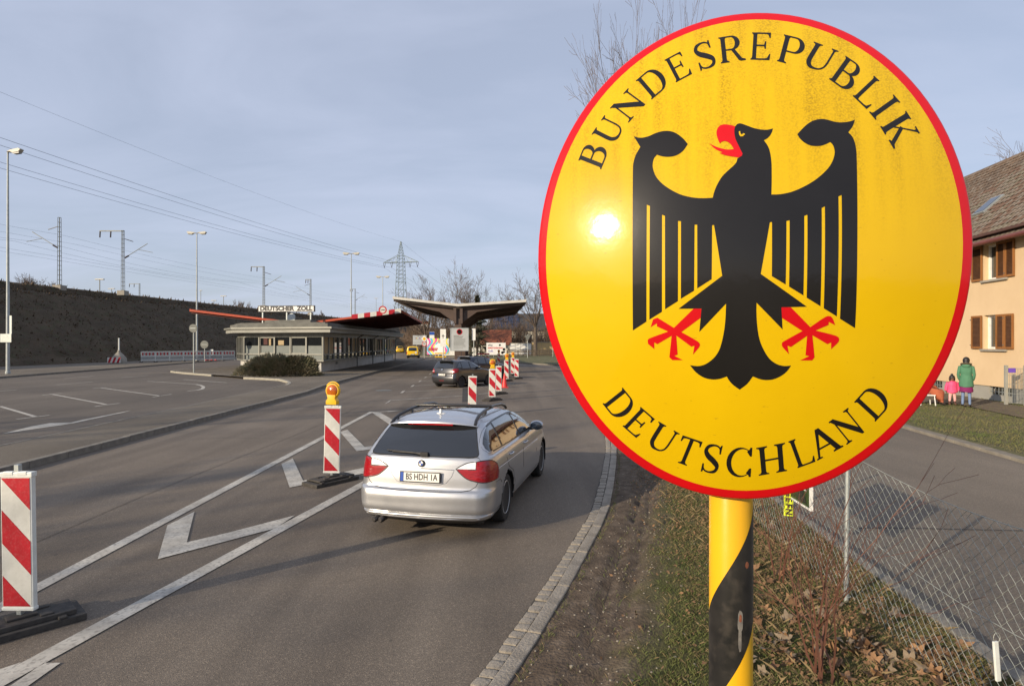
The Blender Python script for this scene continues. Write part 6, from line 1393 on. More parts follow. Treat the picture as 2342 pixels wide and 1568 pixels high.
L_, h = px_tree(121, 652, 618, 96); tree('bare_bush', 'thin bare bush left of the leftmost railway mast', (L_[0],L_[1],9.6), 2.8, .12, .06, 53, 4, .4, .2, 3, 4, .015, lim=.36)
for i, (x, yt, Y, lb) in enumerate([(552,682,190,'far bare poplar left of the roof sign, the left one of two'),(571,688,190,'far bare poplar left of the roof sign, the right one of two'),(737,708,230,'far bare poplar right of the roof sign')]):
    L_, h = px_tree(x, 720, yt, Y); tree('bare_tree', lb, (L_[0],L_[1],9.0), h-9, .15, .14, 60+i, 4, .35, .3, 3, 5, .035, lim=.4)
# trees behind the photographer that throw the thin shadows across the road
for i, (x, y, h) in enumerate([(-27,-9,13),(-34,-2,14)]):
    tree('bare_tree', ['bare street tree left of the road behind the camera, the near one','bare street tree left of the road behind the camera, the far one'][i], (x,y,0), h, .34, .22, 70+i, 4, .5, .1, 3, 4, .02, lim=.32)
# spruce
def spruce(label, loc, H_, rad, seed):
    rnd = random.Random(seed); t = thing('spruce_tree', label, 'tree', loc); MB().tube([(0,0,0),(0,0,H_)], [.22,.02], 8).obj('trunk', m_bark, t); f = MB()
    for i in range(5200):
        u = rnd.random()**.75; z = H_*(.06+.93*u); R_ = rad*(1-u)**.85*(.75+.35*math.sin(z*5.1)); a = rnd.uniform(0,6.283); rr = R_*rnd.random()**.4
        p = Vector((rr*math.cos(a),rr*math.sin(a),z-.25*rr)); d = Vector((math.cos(a),math.sin(a),-.35+rnd.uniform(-.3,.3)))*rnd.uniform(.18,.42); s_ = d.orthogonal().normalized()*rnd.uniform(.05,.12); f.add([p-s_,p+s_,p+d], [(0,1,2)])
    f.obj('crown', mat('spruce_needles', (.022,.028,.014), (.055,.055,.028), scale=1.4, rough=.9), t)
L_, h = px_tree(1091, 810, 672, 104); spruce('dark narrow spruce behind the notice board', L_, h, 2.9, 3)
# thicket of bare shrubs closing the view beyond the lawn
th = MB(); rnd = random.Random(8)
for i in range(520):
    x = rnd.uniform(925,1330); Y = rnd.uniform(124,175); p = dist(x, 810, Y); h = rnd.uniform(3,8.5)
    grow(th, Vector((p.x,Y,-.1)), Vector((rnd.gauss(0,.25),rnd.gauss(0,.25),1)).normalized(), h*.42, .07, 3, rnd, .1, .65, 3, .03)
th.obj('thicket', mat('thicket_twigs', (.095,.066,.046), (.15,.105,.075), scale=.15, rough=1), None, kind='stuff', label='brown thicket of bare shrubs beyond the lawn and boards', cat='thicket')
tb = MB(); 
for i in range(60):
    for j in range(7):
        x = -40+i*1.9; tb.v.append((x, 178+14*j*.35+2*mnoise.noise(Vector((x*.1,j,0))), [0,1.6,3.2,4.4,5.2,5.6,5.4][j]+1.5*mnoise.noise(Vector((x*.12,j*.6,3)))*min(1,j)))
for i in range(59):
    for j in range(6): a = i*7+j; tb.f.append((a,a+7,a+8,a+1))
struct('far_bank', tb, m_bank)
# billboards and signs beyond the junction
def board(name, label, x0, x1, y0, y1, Y, mtl, posts=3, rz=0, leg=None):
    a, b = dist(x0,y1,Y), dist(x1,y0,Y); t = thing(name, label, 'sign', ((a.x+b.x)/2,Y,0), rz); w_, h_ = b.x-a.x, b.z-a.z
    MB().box((0,0,(a.z+b.z)/2),(w_,.08,h_)).obj('panel', mtl, t)
    for k in range(posts): x = -w_/2+w_*(k+.5)/posts; MB().box((x,.09,b.z/2),(.08,.08,b.z)).obj('post', m_galv, t)
    return t, w_, h_, (a.z+b.z)/2
PSTR = [((.80,.72,.10),'y'),((.10,.50,.72),'c'),((.78,.08,.36),'m'),((.86,.84,.80),'w'),((.80,.40,.15),'o')]
t, w_, h_, zc_ = board('billboard', 'colourful striped poster billboard with a figure in white', 976,1027,773,810, 98, m_white)
pm = [mat('poster_'+q, c, rough=.5) for c, q in PSTR]
for k in range(11):
    mb = MB(); P1, P2 = [], []; seq = [2,1,0,2,0,1,4,0,2,1,0]
    x0 = -w_/2+w_*k/11; x1 = x0+w_/11
    for i in range(13):
        z = h_/2-h_*i/12; s_ = .10*w_*math.sin(i*.55+k*.35); cl = lambda v: max(-w_/2+.02,min(w_/2-.02,v)); P1.append((cl(x0+s_),z)); P2.append((cl(x1+s_),z))
    mb.prism(P1+P2[::-1], (0,-.042-.002*(k%2),zc_), (1,0,0), (0,0,1), 0, .002).obj('poster_stripe', pm[seq[k]], t)
fig = MB().prism([(-.75,-h_/2+.05),(.85,-h_/2+.05),(.95,-.3),(.75,.25),(.30,.45),(.28,.60),(.36,.85),(.28,1.12),(.05,1.2),(-.18,1.12),(-.26,.85),(-.18,.6),(-.2,.45),(-.62,.25),(-.8,-.3)], (.15,-.050,zc_), (1,0,0), (0,0,1), 0, .003).obj('poster_figure', pm[3], t)
MB().prism([(.36*math.cos(a)*.72,.36*math.sin(a)) for a in [i*.314 for i in range(20)]], (.2,-.055,zc_+.86), (1,0,0), (0,0,1), 0, .002).obj('poster_face', mat('poster_skin', (.55,.33,.22), rough=.6), t)
for z, wd in ((-.35,1.6),(-.62,1.5)): MB().box((-w_/2+.2+wd/2,-.056,zc_+z),(wd,.004,.2)).obj('caption_bar', m_red, t)
t, w_, h_, zc_ = board('billboard', 'white billboard reading vhs SEMESTERBEGINN 13.02. before the low wall', 1112,1156,783,810.5, 96, m_white, 4)
text_mesh('vhs', .52, mat('grey_ink', (.12,.11,.13), rough=.6), 'lettering', t, .75, .01, (-w_/2+.62,-.05,zc_+.58)); text_mesh('SEMESTERBEGINN', .34, mat('red_ink', (.55,.06,.05), rough=.6), 'lettering', t, w_*.78, .012, (-.12,-.05,zc_+.12)); text_mesh('13.02.', .36, mat('violet_ink', (.14,.08,.42), rough=.6), 'lettering', t, .8, .012, (-w_/2+.68,-.05,zc_-.38))
for x, z, r_, c in ((.62,.60,.16,pm[4]),(1.02,-.62,.22,pm[2]),(1.28,-.10,.22,pm[0]),(1.30,-.50,.15,m_blue)): MB().lathe([(0,0),(r_,0)], 16, (x,-.046,zc_+z), (0,-1,0)).obj('printed_dot', c, t)
t, w_, h_, zc_ = board('direction_board', 'grey multilingual information board with three small flags behind the yellow van', 944,975,766,787.5, 101, m_board, 2)
for x, cs in ((-.55,(m_blackpaint,m_red,pm[0])),(.02,(m_blue,m_red,m_blue)),(.58,(m_blue,m_white,m_red))):
    for i, c in enumerate(cs): MB().box((x+(i-1)*.08,-.045,zc_+.30),(.08,.01,.16)).obj('flag_band', c, t)
for z in (.55,.10,-.28,-.55): MB().box((0,-.043,zc_+z),(w_*.96,.006,.02)).obj('rule', m_blackpaint, t)
text_mesh('LKW MAUT', .22, m_blackpaint, 'lettering', t, .9, 0, (0,-.046,zc_+.68))
t, w_, h_, zc_ = board('blue_sign', 'blue and white sign on two posts above the striped poster', 982,993,758,775, 104, m_white, 2)
MB().box((0,-.05,zc_+h_*.28),(w_*.98,.01,h_*.4)).obj('blue_field', m_blue, t)
p = dist(970,774,88); t = thing('priority_sign', 'yellow diamond priority sign above a round fifty speed limit sign', 'sign', (p.x,88,0)); MB().tube([(0,.05,0),(0,.05,p.z+.6)], .04, 8).obj('post', m_galv, t)
MB().box((0,0,p.z),(.66,.03,.66),0,0,R(45)).obj('diamond', m_white, t, bevel=.01); MB().box((0,-.018,p.z),(.40,.01,.40),0,0,R(45)).obj('yellow_centre', m_ylwpl, t)
z2 = dist(970,785.5,88).z; MB().lathe([(0,.02),(.36,.02),(.36,0)], 24, (0,0,z2), (0,-1,0)).obj('disc', m_white, t); MB().lathe([(.27,.024),(.37,.024),(.37,-.01)], 24, (0,0,z2), (0,-1,0), cap=False).obj('red_ring', m_red, t); text_mesh('50', .36, m_blackpaint, 'lettering', t, .36, .008, (0,-.03,z2))
# low wall, timber fence, far houses
m_rtile = mat('orange_roof_tiles', (.30,.095,.045), (.22,.07,.035), scale=2, rough=.9, bump=.4, bscale=9, bdist=.05, c3=(.14,.06,.04), scale3=6, amt3=.6); m_creamw = mat('cream_wall', (.58,.54,.44), (.50,.46,.37), scale=.7, rough=.9)
def far_house(label, x0, x1, yt_wall, yridge, Y, mw, mr, deep=9, rise=None, solar=False):
    a, b = dist(x0,810,Y), dist(x1,810,Y); w_ = b.x-a.x; zw, zr_ = dist(x0,yt_wall,Y).z, dist(x0,yridge,Y+deep/2).z
    t = thing('far_house', label, 'house', ((a.x+b.x)/2,Y,-.05)); MB().bb(-w_/2,w_/2,0,deep,0,zw).obj('wall', mw, t)
    r_ = MB().add([(-w_/2-.3,-.4,zw-.1),(w_/2+.3,-.4,zw-.1),(w_/2+.3,deep/2,zr_),(-w_/2-.3,deep/2,zr_),(w_/2+.3,deep+.4,zw-.1),(-w_/2-.3,deep+.4,zw-.1)], [(0,1,2,3),(3,2,4,5)]).add([(-w_/2,0,zw-.1),(-w_/2,deep,zw-.1),(-w_/2,deep/2,zr_)], [(0,2,1)]).obj('roof', mr, t)
    for i in range(max(1,int(w_/2.6))): MB().bb(-w_/2+.8+i*2.6,-w_/2+1.8+i*2.6,-.05,.02,zw*.35,zw*.8).obj('window', m_glass, t)
    return t, w_, zw, zr_, deep, r_
far_house('low house with an orange tiled roof behind the white billboard', 1100,1166,786,753, 116, m_creamw, m_rtile, 8)
t, w_, zw, zr_, deep, r_ = far_house('dark roofed house with solar panels behind the orange roof', 1122,1245,754,716, 140, m_creamw, mat('dark_slate', (.05,.048,.05), rough=.7), 12)
m_pv = mat('solar_panel', (.012,.018,.045), (.018,.026,.06), scale=2, rough=.15, spec=.8)
sn = Vector((0,-(zr_-zw),deep/2)).normalized(); su = Vector((0,deep/2+.4,zr_-zw+.1)); 
for i in range(5):
    for j in range(4):
        f0 = .10+.2*j; o_ = Vector((-w_/2+.5+i*1.25,-.4,zw-.1))+su*f0+sn*.12; MB().prism([(0,0),(1.12,0),(1.12,su.length*.185),(0,su.length*.185)], o_, (1,0,0), su.normalized(), 0, .05).obj('solar_panel', m_pv, r_)
far_house('white house with red roof on the bank top right of the red canopy', 932,976,742,733, 330, m_white, m_rtile, 9)['x'] if False else None
q = dist(954,745,330); t = thing('far_house', 'white terrace with red roof high behind the pylon foot', 'house', (q.x,330,0)); MB().bb(-6,6,0,8,6,q.z+1.2).obj('wall', m_white, t); MB().prism([(-6.4,0),(6.4,0),(5.5,1.6),(-5.5,1.6)], (0,-.3,q.z+1.2), (1,0,0), (0,0,1), -8, 0).obj('roof', m_rtile, t)
for i in range(4): MB().bb(-5+i*2.8,-3.6+i*2.8,-.05,.02,q.z-.6,q.z+.6).obj('window', m_glass, t)
def wall(label, x0, x1, yt, Y, mt, cat='wall', nm='garden_wall', seg=4):
    a, b = dist(x0,810,Y), dist(x1,810,Y); z = dist(x0,yt,Y).z; t = thing(nm, label, cat, ((a.x+b.x)/2,Y,-.05)); w_ = b.x-a.x
    for i in range(seg): MB().bb(-w_/2+w_*i/seg,-w_/2+w_*(i+1)/seg-.04,0,.25,0,z).obj('wall_panel', mt, t)
    MB().bb(-w_/2-.05,w_/2+.05,-.06,.31,z+.003,z+.12).obj('coping', m_sillc, t)
wall('white garden wall behind the tree on the far lawn', 1166,1215,784,113, m_white); wall('cream garden wall right of the white garden wall', 1216,1330,782,114, mat('ochre_wall', (.55,.40,.20), (.48,.35,.17), scale=1, rough=.9), seg=5); wall('white wall low behind the notice board and billboard', 1012,1098,794,112, m_white, seg=3)
a, b = dist(1160,803,104), dist(1330,803,104); t = thing('timber_fence', 'dark post and rail timber fence along the far edge of the lawn', 'fence', ((a.x+b.x)/2,104,-.05)); w_ = b.x-a.x; m_timb = mat('dark_timber', (.06,.045,.033), (.09,.07,.05), scale=3, rough=.9)
for i in range(8): MB().box((-w_/2+w_*i/7,0,.55),(.16,.16,1.2)).obj('post', m_timb, t)
for z in (.35,.75,1.05): MB().box((0,-.1,z),(w_,.05,.20)).obj('rail', m_timb, t)
p = dist(1206,772,92); t = thing('give_way_sign', 'triangular sign seen from behind on a post beside the far tree', 'sign', (p.x,92,0)); MB().tube([(0,.03,0),(0,.03,p.z+.5)], .04, 8).obj('post', m_galv, t); MB().prism([(-.5,.42),(.5,.42),(0,-.45)], (0,0,p.z), (1,0,0), (0,0,1), 0, .02).obj('plate', m_steel_dk, t)
p = dist(1264,779,100); t = thing('no_stopping_sign', 'small round red and blue sign on a post by the timber fence', 'sign', (p.x,100,0)); MB().tube([(0,.03,0),(0,.03,p.z+.4)], .04, 8).obj('post', m_galv, t); MB().lathe([(0,.02),(.26,.02),(.26,0)], 20, (0,0,p.z), (0,-1,0)).obj('disc', m_blue, t); MB().lathe([(.2,.024),(.29,.024),(.29,0)], 20, (0,0,p.z), (0,-1,0), cap=False).obj('red_ring', m_red, t)
# two low construction barriers half hidden behind the dark cars
for i, (x, y, lb, mt) in enumerate([(1007,813,'small yellow site barrier left of the brown column',m_ylwpl),(1105,815,'small red and white site barrier right of the brown column',m_redpl)]):
    p = at(x,y+8,0); t = thing('site_barrier', lb, 'barrier', (p.x,p.y,0)); 
    for z in (.35,.85): MB().box((0,0,z),(1.6,.05,.18)).obj('rail', mt, t)
    for x_ in (-.75,-.25,.25,.75): MB().box((x_,.04,.5),(.06,.06,1.0)).obj('leg', m_wplast, t)
# far lawn
fl = MB(); poly_sheet(fl, [(4.8,60),(1.3,66.5),(-3.2,74.5),(-6.7,88.5),(-8.8,97.5),(-15.2,100.3),(-20,115),(-28,150),(60,150),(60,60)], -.02); struct('far_lawn', fl, m_lawn)
fk2 = struct('far_lawn_kerb', MB().sheet([(0,0),(.1,0),(.1,.1),(0,.1)], (1.3,66.45,-.01), (1,0,0), (0,1,0)), m_kerb)
kerb_line('kerb_stone', [(7.2,60.0),(4.96,59.5),(1.5,66),(-3,74),(-6.5,88),(-8.6,97),(-15.4,99.7),(-20,114)], .16, -.06, .12, 2.0, fk2, m_kerb, shift=-.02)
# ---------------------------------------------------------------- chain link fence, poster, plants and litter on the near verge
m_mesh = mat('galvanised_wire', (.40,.42,.38), (.30,.32,.29), scale=9, rough=.5, metal=.35)
FY0, FY1, FZ0, FZ1 = 1.2, 13.0, .06, 1.32
fe = thing('chain_link_fence', 'galvanised chain link fence along the verge beside the side road', 'fence', (0,0,0))
def ftop(y): return FZ1 - .05*abs(math.sin((y-5.15)/2.55*math.pi)) - .015*math.sin(y*2.1)
pitch_f = .046; wm = MB(); nW = int((FY1-FY0)/pitch_f)
for k in range(nW):
    y = FY0+k*pitch_f; pts = []; zt_ = ftop(y); n = int((zt_-FZ0)/pitch_f)
    for i in range(n+1):
        yy = y+(pitch_f*1.06 if (i+k) % 2 else -.03*pitch_f); z = FZ0+(zt_-FZ0)*i/n; bulge = .015*math.sin(y*1.7+z*2)+.006*math.sin(z*9+y*5)
        pts.append((fence_x(yy)+bulge+(.0022 if i % 2 else -.0022), yy, z))
    wm.tube(pts, .0018, 3, cap=False)
wm.obj('wire_mesh', m_mesh, fe, kind='stuff')
for y in (2.60,5.15,7.70,10.25,12.8):
    p = MB().tube([(fence_x(y)-.03,y+.01,0),(fence_x(y)-.02,y,1.40)], .021, 10).lathe([(.024,0),(.024,.02),(.012,.035),(0,.036)], 10, (fence_x(y)-.02,y,1.395)).obj('fence_post', m_galv, fe, smooth=50)
    for z in (.12,.70,1.28): MB().tube([(fence_x(y)-.025+.026*math.cos(a),y+.026*math.sin(a),z) for a in [R(30*i) for i in range(12)]], .003, 4, closed=True).obj('tie_wire', m_mesh, p)
for zf in (0,.6): MB().tube([(fence_x(y)-.004,y,ftop(y)-zf) for y in [FY0+i*.2 for i in range(60)]], .0024, 4).obj('tension_wire', m_mesh, fe)
# poster board tied to the fence
m_green = mat('poster_green', (.045,.075,.022), (.035,.055,.018), scale=3, rough=.45); m_lime = mat('lime_label', (.62,.72,.03), rough=.5)
pb = thing('poster_board', 'green poster board reading MUSICAL tied to the chain link fence', 'sign', (fence_x(6.5)-.06,6.54,.70), R(-3))
MB().bb(-.008,.008,-.76,.76,0,.57).obj('panel', m_green, pb)
for y0, y1, z0, z1 in ((-.785,-.76,-.02,.59),(.76,.785,-.02,.59),(-.76,.76,-.02,0),(-.76,.76,.57,.59)): MB().bb(-.014,.014,y0,y1,z0,z1).obj('white_edge', m_white, pb)
tx = text_mesh('MUSICAL', .24, m_white, 'lettering', pb, 1.25, .002); tx.matrix_local = Matrix(((0,0,-1,-.0105),(-1,0,0,-.05),(0,1,0,.22),(0,0,0,1)))
MB().sheet([(-.66,.03),(-.30,.03),(-.36,.06),(-.66,.06)], (-.0105,0,0), (0,-1,0), (0,0,1)).obj('print_block', m_white, pb); MB().sheet([(.25,.02),(.70,.02),(.60,.16),(.40,.10)], (-.0100,0,0), (0,-1,0), (0,0,1)).obj('print_shape', m_blackpaint, pb)
yl = thing('lime_label', 'small lime strip label with black letters hanging below the poster board', 'sign', (fence_x(6.3)-.10,6.22,.52), R(-20)); MB().bb(-.045,.045,-.004,.004,-.02,.26).obj('strip', m_lime, yl, bevel=.003)
for i, c in enumerate('GEFN'): text_mesh(c, .085, m_blackpaint, 'letter', yl, None, .003, (0,-.0055,.215-i*.063), (R(90),R(90),0))
ws = thing('plastic_strip', 'short white plastic strip dangling from the chain link fence', 'strip', (fence_x(3.44)-.03,3.44,.36), R(8)); MB().box((0,0,.11),(.030,.014,.23),0,0,R(-5)).obj('strip', m_wplast, ws, bevel=.003); MB().tube([(.0+.022*math.cos(a),0,.245+.028*math.sin(a)) for a in [R(30*i) for i in range(12)]], .0015, 4, closed=True).obj('loop', m_mesh, ws)
def vz(x, y):                                             # height of the verge
    k = min(range(len(rows)), key=lambda i: abs(rows[i].y-y)); p = rows[k]; d = x-p.x; return .015+.055*max(0,min(1,d/.8)), d
rows_y = [p.y for p in rows]
import bisect
def verge_d(x, y):
    i = min(len(rows)-1, bisect.bisect_left(rows_y, y)); return x-rows[i].x
# shrub with bare reddish shoots
m_shoot = mat('reddish_shoots', (.15,.060,.035), (.10,.045,.030), scale=8, rough=.7)
def shrub(label, bx, by, n, h, seed, depth=3):
    rnd = random.Random(seed); t = thing('bare_shrub', label, 'shrub', (bx,by,.05))
    for k in range(n):
        mb = MB(); a = rnd.uniform(0,6.28); s_ = rnd.uniform(.08,.42); d = Vector((math.cos(a)*s_,math.sin(a)*s_,1)).normalized()
        grow(mb, Vector((rnd.uniform(-.10,.10),rnd.uniform(-.10,.10),0)), d, h*rnd.uniform(.38,.62), rnd.uniform(.006,.011), depth, rnd, .05, .62, 2, .0016, .12); mb.obj('shoot', m_shoot, t)
q = at(1862,1545,.07); shrub('bare reddish shrub growing against the chain link fence', q.x, q.y, 9, 1.25, 4)
q = at(1785,1330,.07); shrub('smaller bare shrub behind the reddish one, half hidden by the post', q.x, q.y, 5, 1.0, 6)
# turf: green blades and straw
gr_a, gr_b = MB(), MB(); rnd = random.Random(77)
def blade(mb, x, y, z, h, w, lean):
    a = rnd.uniform(0,6.283); ca, sa = math.cos(a), math.sin(a); b = rnd.uniform(0,6.283); lx, ly = lean*math.cos(b)*h, lean*math.sin(b)*h
    mb.v += [(x-ca*w,y-sa*w,z),(x+ca*w,y+sa*w,z),(x+lx*.4+ca*w*.6,y+ly*.4+sa*w*.6,z+h*.62),(x+lx,y+ly,z+h)]; k = len(mb.v); mb.f += [(k-4,k-3,k-2),(k-4,k-2,k-1)]
cnt = 0
while cnt < 170000:
    y = 3.4+9.0*rnd.random()**1.7; i = min(len(rows)-1, bisect.bisect_left(rows_y, y)); xl_ = rows[i].x; xr_ = sr_l(y)-.16; x = rnd.uniform(xl_+.02, xr_); d = x-xl_; cnt += 1
    n1 = mnoise.noise(Vector((x*1.3,y*1.3,9))); n2 = mnoise.noise(Vector((x*4,y*4,3)))
    dens = max(0,min(1,(d-.66+.25*n1)/.40)); edge = math.exp(-((d-.03)/.03)**2)*.35
    if d > .25 and d < .75: dens = max(dens, .04)
    if rnd.random() > max(dens*(.65+.5*n2), edge): continue
    z = .01+.055*min(1,d/.8); f = x-fence_x(y)
    dry = .16+.30*n2+.34*max(0,min(1,(f+1.5)/.7))
    if rnd.random() < dry: blade(gr_b, x, y, z, rnd.uniform(.014,.042)*(2.4 if rnd.random() < .05 and f > -1.2 else 1), rnd.uniform(.0008,.0018), rnd.uniform(.5,1.7))
    else: blade(gr_a, x, y, z, rnd.uniform(.015,.045), rnd.uniform(.0010,.0022), rnd.uniform(.2,1.0))
gr_a.obj('grass', mat('green_grass_blades', (.070,.095,.020), (.115,.125,.035), scale=2, rough=.85), None, kind='stuff', label='short thin green grass growing on the near verge', cat='grass'); gr_b.obj('dry_grass', mat('straw_blades', (.21,.155,.078), (.15,.108,.055), scale=3, rough=.9), None, kind='stuff', label='dry straw coloured grass between the turf and the fence', cat='grass')
lg = MB()
for i in range(26000):
    y = 9.5+19*rnd.random()**1.3; x = sr_r(y)+.30+rnd.random()*6.5
    if x/y > .90: continue
    lg.v += []; blade(lg, x, y, .06, rnd.uniform(.03,.09), .006, rnd.uniform(.3,1.2))
lg.obj('lawn_grass', mat('lawn_blades', (.075,.10,.024), (.15,.13,.055), scale=1.1, rough=.9), None, kind='stuff', label='tufted winter grass of the lawn before the apricot house', cat='grass')
# fallen leaves: the big ones one by one, the crumbs as litter
def leaf_mesh(seed, mtl):
    r_ = random.Random(seed); mb = MB(); lobes = 5; P = []
    for i in range(lobes*4):
        a = -math.pi/2+.5+(2*math.pi-1.0)*i/(lobes*4-1); q = i % 4; rr = (.52 if q == 0 else .74 if q in (1,3) else 1.0)*(1-.25*abs((i/(lobes*4-1))-.5))*r_.uniform(.85,1.1); P.append((rr*math.cos(a+math.pi),rr*math.sin(a)))
    c1, c2, c3 = r_.uniform(.2,.55), r_.uniform(-.4,.4), r_.uniform(0,6)
    def h(x, y): return c1*(x*x)+c2*x*y+.12*math.sin(3*x+c3)+.10*math.sin(4*y)
    mb.v = [(0,-.1,h(0,-.1))]+[(x,y,h(x,y)) for x,y in P]; k = len(P); mb.f = [(0,i+1,i+2) for i in range(k-1)]+[(0,k,1)]
    mb.tube([(0,-.1,h(0,-.1)),(.05,-.6,.1),(.12,-.95,.25)], [.022,.018,.014], 3, cap=False)
    return mb.mesh('leaf', mtl, 70)
lm = [mat('dry_leaf_tan', (.27,.150,.070), (.20,.105,.048), scale=3, rough=.8, c3=(.36,.23,.12), scale3=6, amt3=.5), mat('dry_leaf_brown', (.150,.078,.036), (.11,.058,.028), scale=3, rough=.85), mat('dry_leaf_grey', (.22,.170,.115), (.16,.12,.08), scale=3, rough=.9)]
lme = [leaf_mesh(i, lm[i % 3]) for i in range(9)]
spots = []
for (px, py, n, sx, sy) in [(2050,1500,34,.28,.20),(1900,1480,22,.30,.25),(2180,1530,26,.25,.18),(1780,1500,20,.25,.3),(1820,1400,18,.3,.4),(1790,1300,20,.3,.5),(1800,1220,14,.35,.6),(2000,1440,18,.25,.3),(1760,1440,10,.2,.3)]:
    c = at(px, py, .07)
    for k in range(n): spots.append((c.x+rnd.gauss(0,sx), c.y+rnd.gauss(0,sy)))
for k, (x, y) in enumerate(spots):
    if verge_d(x,y) < .7 or x > sr_l(y)-.2 or y < 3: continue
    o = link('fallen_leaf', lme[rnd.randrange(9)], None, (x,y,.085+rnd.uniform(0,.03)), (rnd.uniform(-.7,.7),rnd.uniform(-.7,.7),rnd.uniform(0,6.28)), 'dry brown lobed leaf lying in the litter by the chain link fence', 'leaf', 'large fallen leaves by the fence'); s_ = rnd.uniform(.032,.085); o.scale = (s_,s_,s_)
lt = MB()
for i in range(4500):
    y = 3.4+9*rnd.random()**1.5; f = abs(rnd.gauss(0,.55)); x = fence_x(y)+.25-f*1.5
    if verge_d(x,y) < .25 or x > sr_l(y)-.17: continue
    s_ = rnd.uniform(.006,.024); p = Vector((x,y,.078+rnd.uniform(0,.025))); u = Vector((rnd.gauss(0,1),rnd.gauss(0,1),rnd.gauss(0,.5))).normalized()*s_; v = u.orthogonal().normalized()*s_*.6; lt.add([p-u,p+v,p+u,p-v], [(0,1,2),(0,2,3)])
lt.obj('leaf_litter', mat('leaf_crumbs', (.22,.125,.060), (.12,.070,.036), scale=9, rough=.9), None, kind='stuff', label='crumbled brown leaf litter under the chain link fence', cat='leaf litter')
pbm = MB()
for i in range(700):
    y = 3.3+10*rnd.random()**1.4; k = min(len(rows)-1, bisect.bisect_left(rows_y, y)); d = abs(rnd.gauss(.55,.4))+.03; x = rows[k].x+d; s_ = rnd.uniform(.003,.010)*(1.7 if rnd.random() < .06 else 1)
    if x > sr_l(y)-.2: continue
    pbm.ell((x,y,.02+.055*min(1,d/.8)), (s_*rnd.uniform(.7,1.6),s_,s_*.6), 5, 3)
pbm.obj('pebbles', mat('pale_pebbles', (.30,.265,.21), (.20,.17,.13), scale=30, rough=.85), None, kind='stuff', label='small pale pebbles scattered over the bare earth of the verge', cat='gravel')
# ---------------------------------------------------------------- people in front of the house
def skin_body(name, J, E_, mats_fn, parent, sub=1):
    keys = list(J); me = bpy.data.meshes.new(name); me.from_pydata([J[k][:3] for k in keys], [(keys.index(a),keys.index(b)) for a,b in E_], [])
    o = bpy.data.objects.new(name, me); COL.objects.link(o); m = o.modifiers.new('s','SKIN'); m.use_smooth_shade = True
    for i, k in enumerate(keys):
        r_ = J[k][3]; o.data.skin_vertices[0].data[i].radius = (r_, J[k][4] if len(J[k]) > 4 else r_); o.data.skin_vertices[0].data[i].use_root = (i == 0)
    s_ = o.modifiers.new('u','SUBSURF'); s_.levels = s_.render_levels = sub
    dg = bpy.context.evaluated_depsgraph_get(); nm = bpy.data.meshes.new_from_object(o.evaluated_get(dg)); bpy.data.objects.remove(o)
    ms, fn = mats_fn; nm.materials.clear()
    for m_ in ms: nm.materials.append(m_)
    for p in nm.polygons: p.material_index = fn(p.center); p.use_smooth = True
    return link(name, nm, parent)
def loft(rings, n=20):
    mb = MB()
    for z, cx, cy, rx, ry in rings:
        for j in range(n): a = 2*math.pi*j/n; mb.v.append((cx+rx*math.cos(a), cy+ry*math.sin(a), z+.012*math.sin(3*a+z*9)))
    for i in range(len(rings)-1):
        for j in range(n): mb.f.append((i*n+j,i*n+(j+1)%n,(i+1)*n+(j+1)%n,(i+1)*n+j))
    mb.f.append(tuple(range(n))[::-1]); mb.f.append(tuple((len(rings)-1)*n+j for j in range(n))); return mb
m_skinD = mat('brown_skin', (.17,.085,.050), (.145,.072,.042), scale=6, rough=.55); m_hair = mat('black_hair', (.010,.009,.009), (.02,.017,.016), scale=30, rough=.5, stretch=(1,1,.2)); m_jean = mat('blue_jeans', (.17,.24,.40), (.13,.19,.33), scale=7, rough=.85); m_boot = mat('dark_boots', (.03,.022,.02), rough=.6)
m_parka = mat('green_parka', (.070,.20,.115), (.055,.165,.095), scale=5, rough=.8, bump=.4, bscale=14, bdist=.03); m_fur = mat('brown_fur', (.05,.04,.022), (.09,.07,.04), scale=30, rough=1, bump=1, bscale=60); m_skirt = mat('purple_skirt', (.20,.012,.11), (.16,.01,.085), scale=6, rough=.85)
m_pink = mat('pink_jacket', (.82,.05,.16), (.72,.09,.22), scale=12, rough=.7, bump=.4, bscale=20, bdist=.02); m_ptrs = mat('pale_pink_trousers', (.62,.30,.30), (.70,.42,.40), scale=9, rough=.85); m_bboot = mat('brown_boots', (.09,.04,.03), rough=.6); m_orcl = mat('orange_cloth', (.46,.13,.06), (.38,.10,.05), scale=5, rough=.9, bump=.4, bscale=12, bdist=.03)
def hand(sg, pos, s_, parent, mtl):
    mb = MB(); p = Vector(pos); mb.ell(p+Vector((0,0,-.045*s_)), (.016*s_,.040*s_,.05*s_), 8, 6)
    for i, (dy, l_) in enumerate(((-.028,.062),(-.010,.072),(.010,.068),(.027,.054))): mb.tube([p+Vector((0,dy*s_,-.08*s_)),p+Vector((-sg*.006*s_,dy*s_*1.05,-(.08+l_*.55)*s_)),p+Vector((-sg*.018*s_,dy*s_,-(.08+l_)*s_))], [.009*s_,.008*s_,.006*s_], 6)
    mb.tube([p+Vector((0,-.035*s_,-.03*s_)),p+Vector((-sg*.012*s_,-.06*s_,-.065*s_)),p+Vector((-sg*.016*s_,-.058*s_,-.095*s_))], [.011*s_,.009*s_,.007*s_], 6); mb.obj('hand', mtl, parent, smooth=60, kind='stuff')
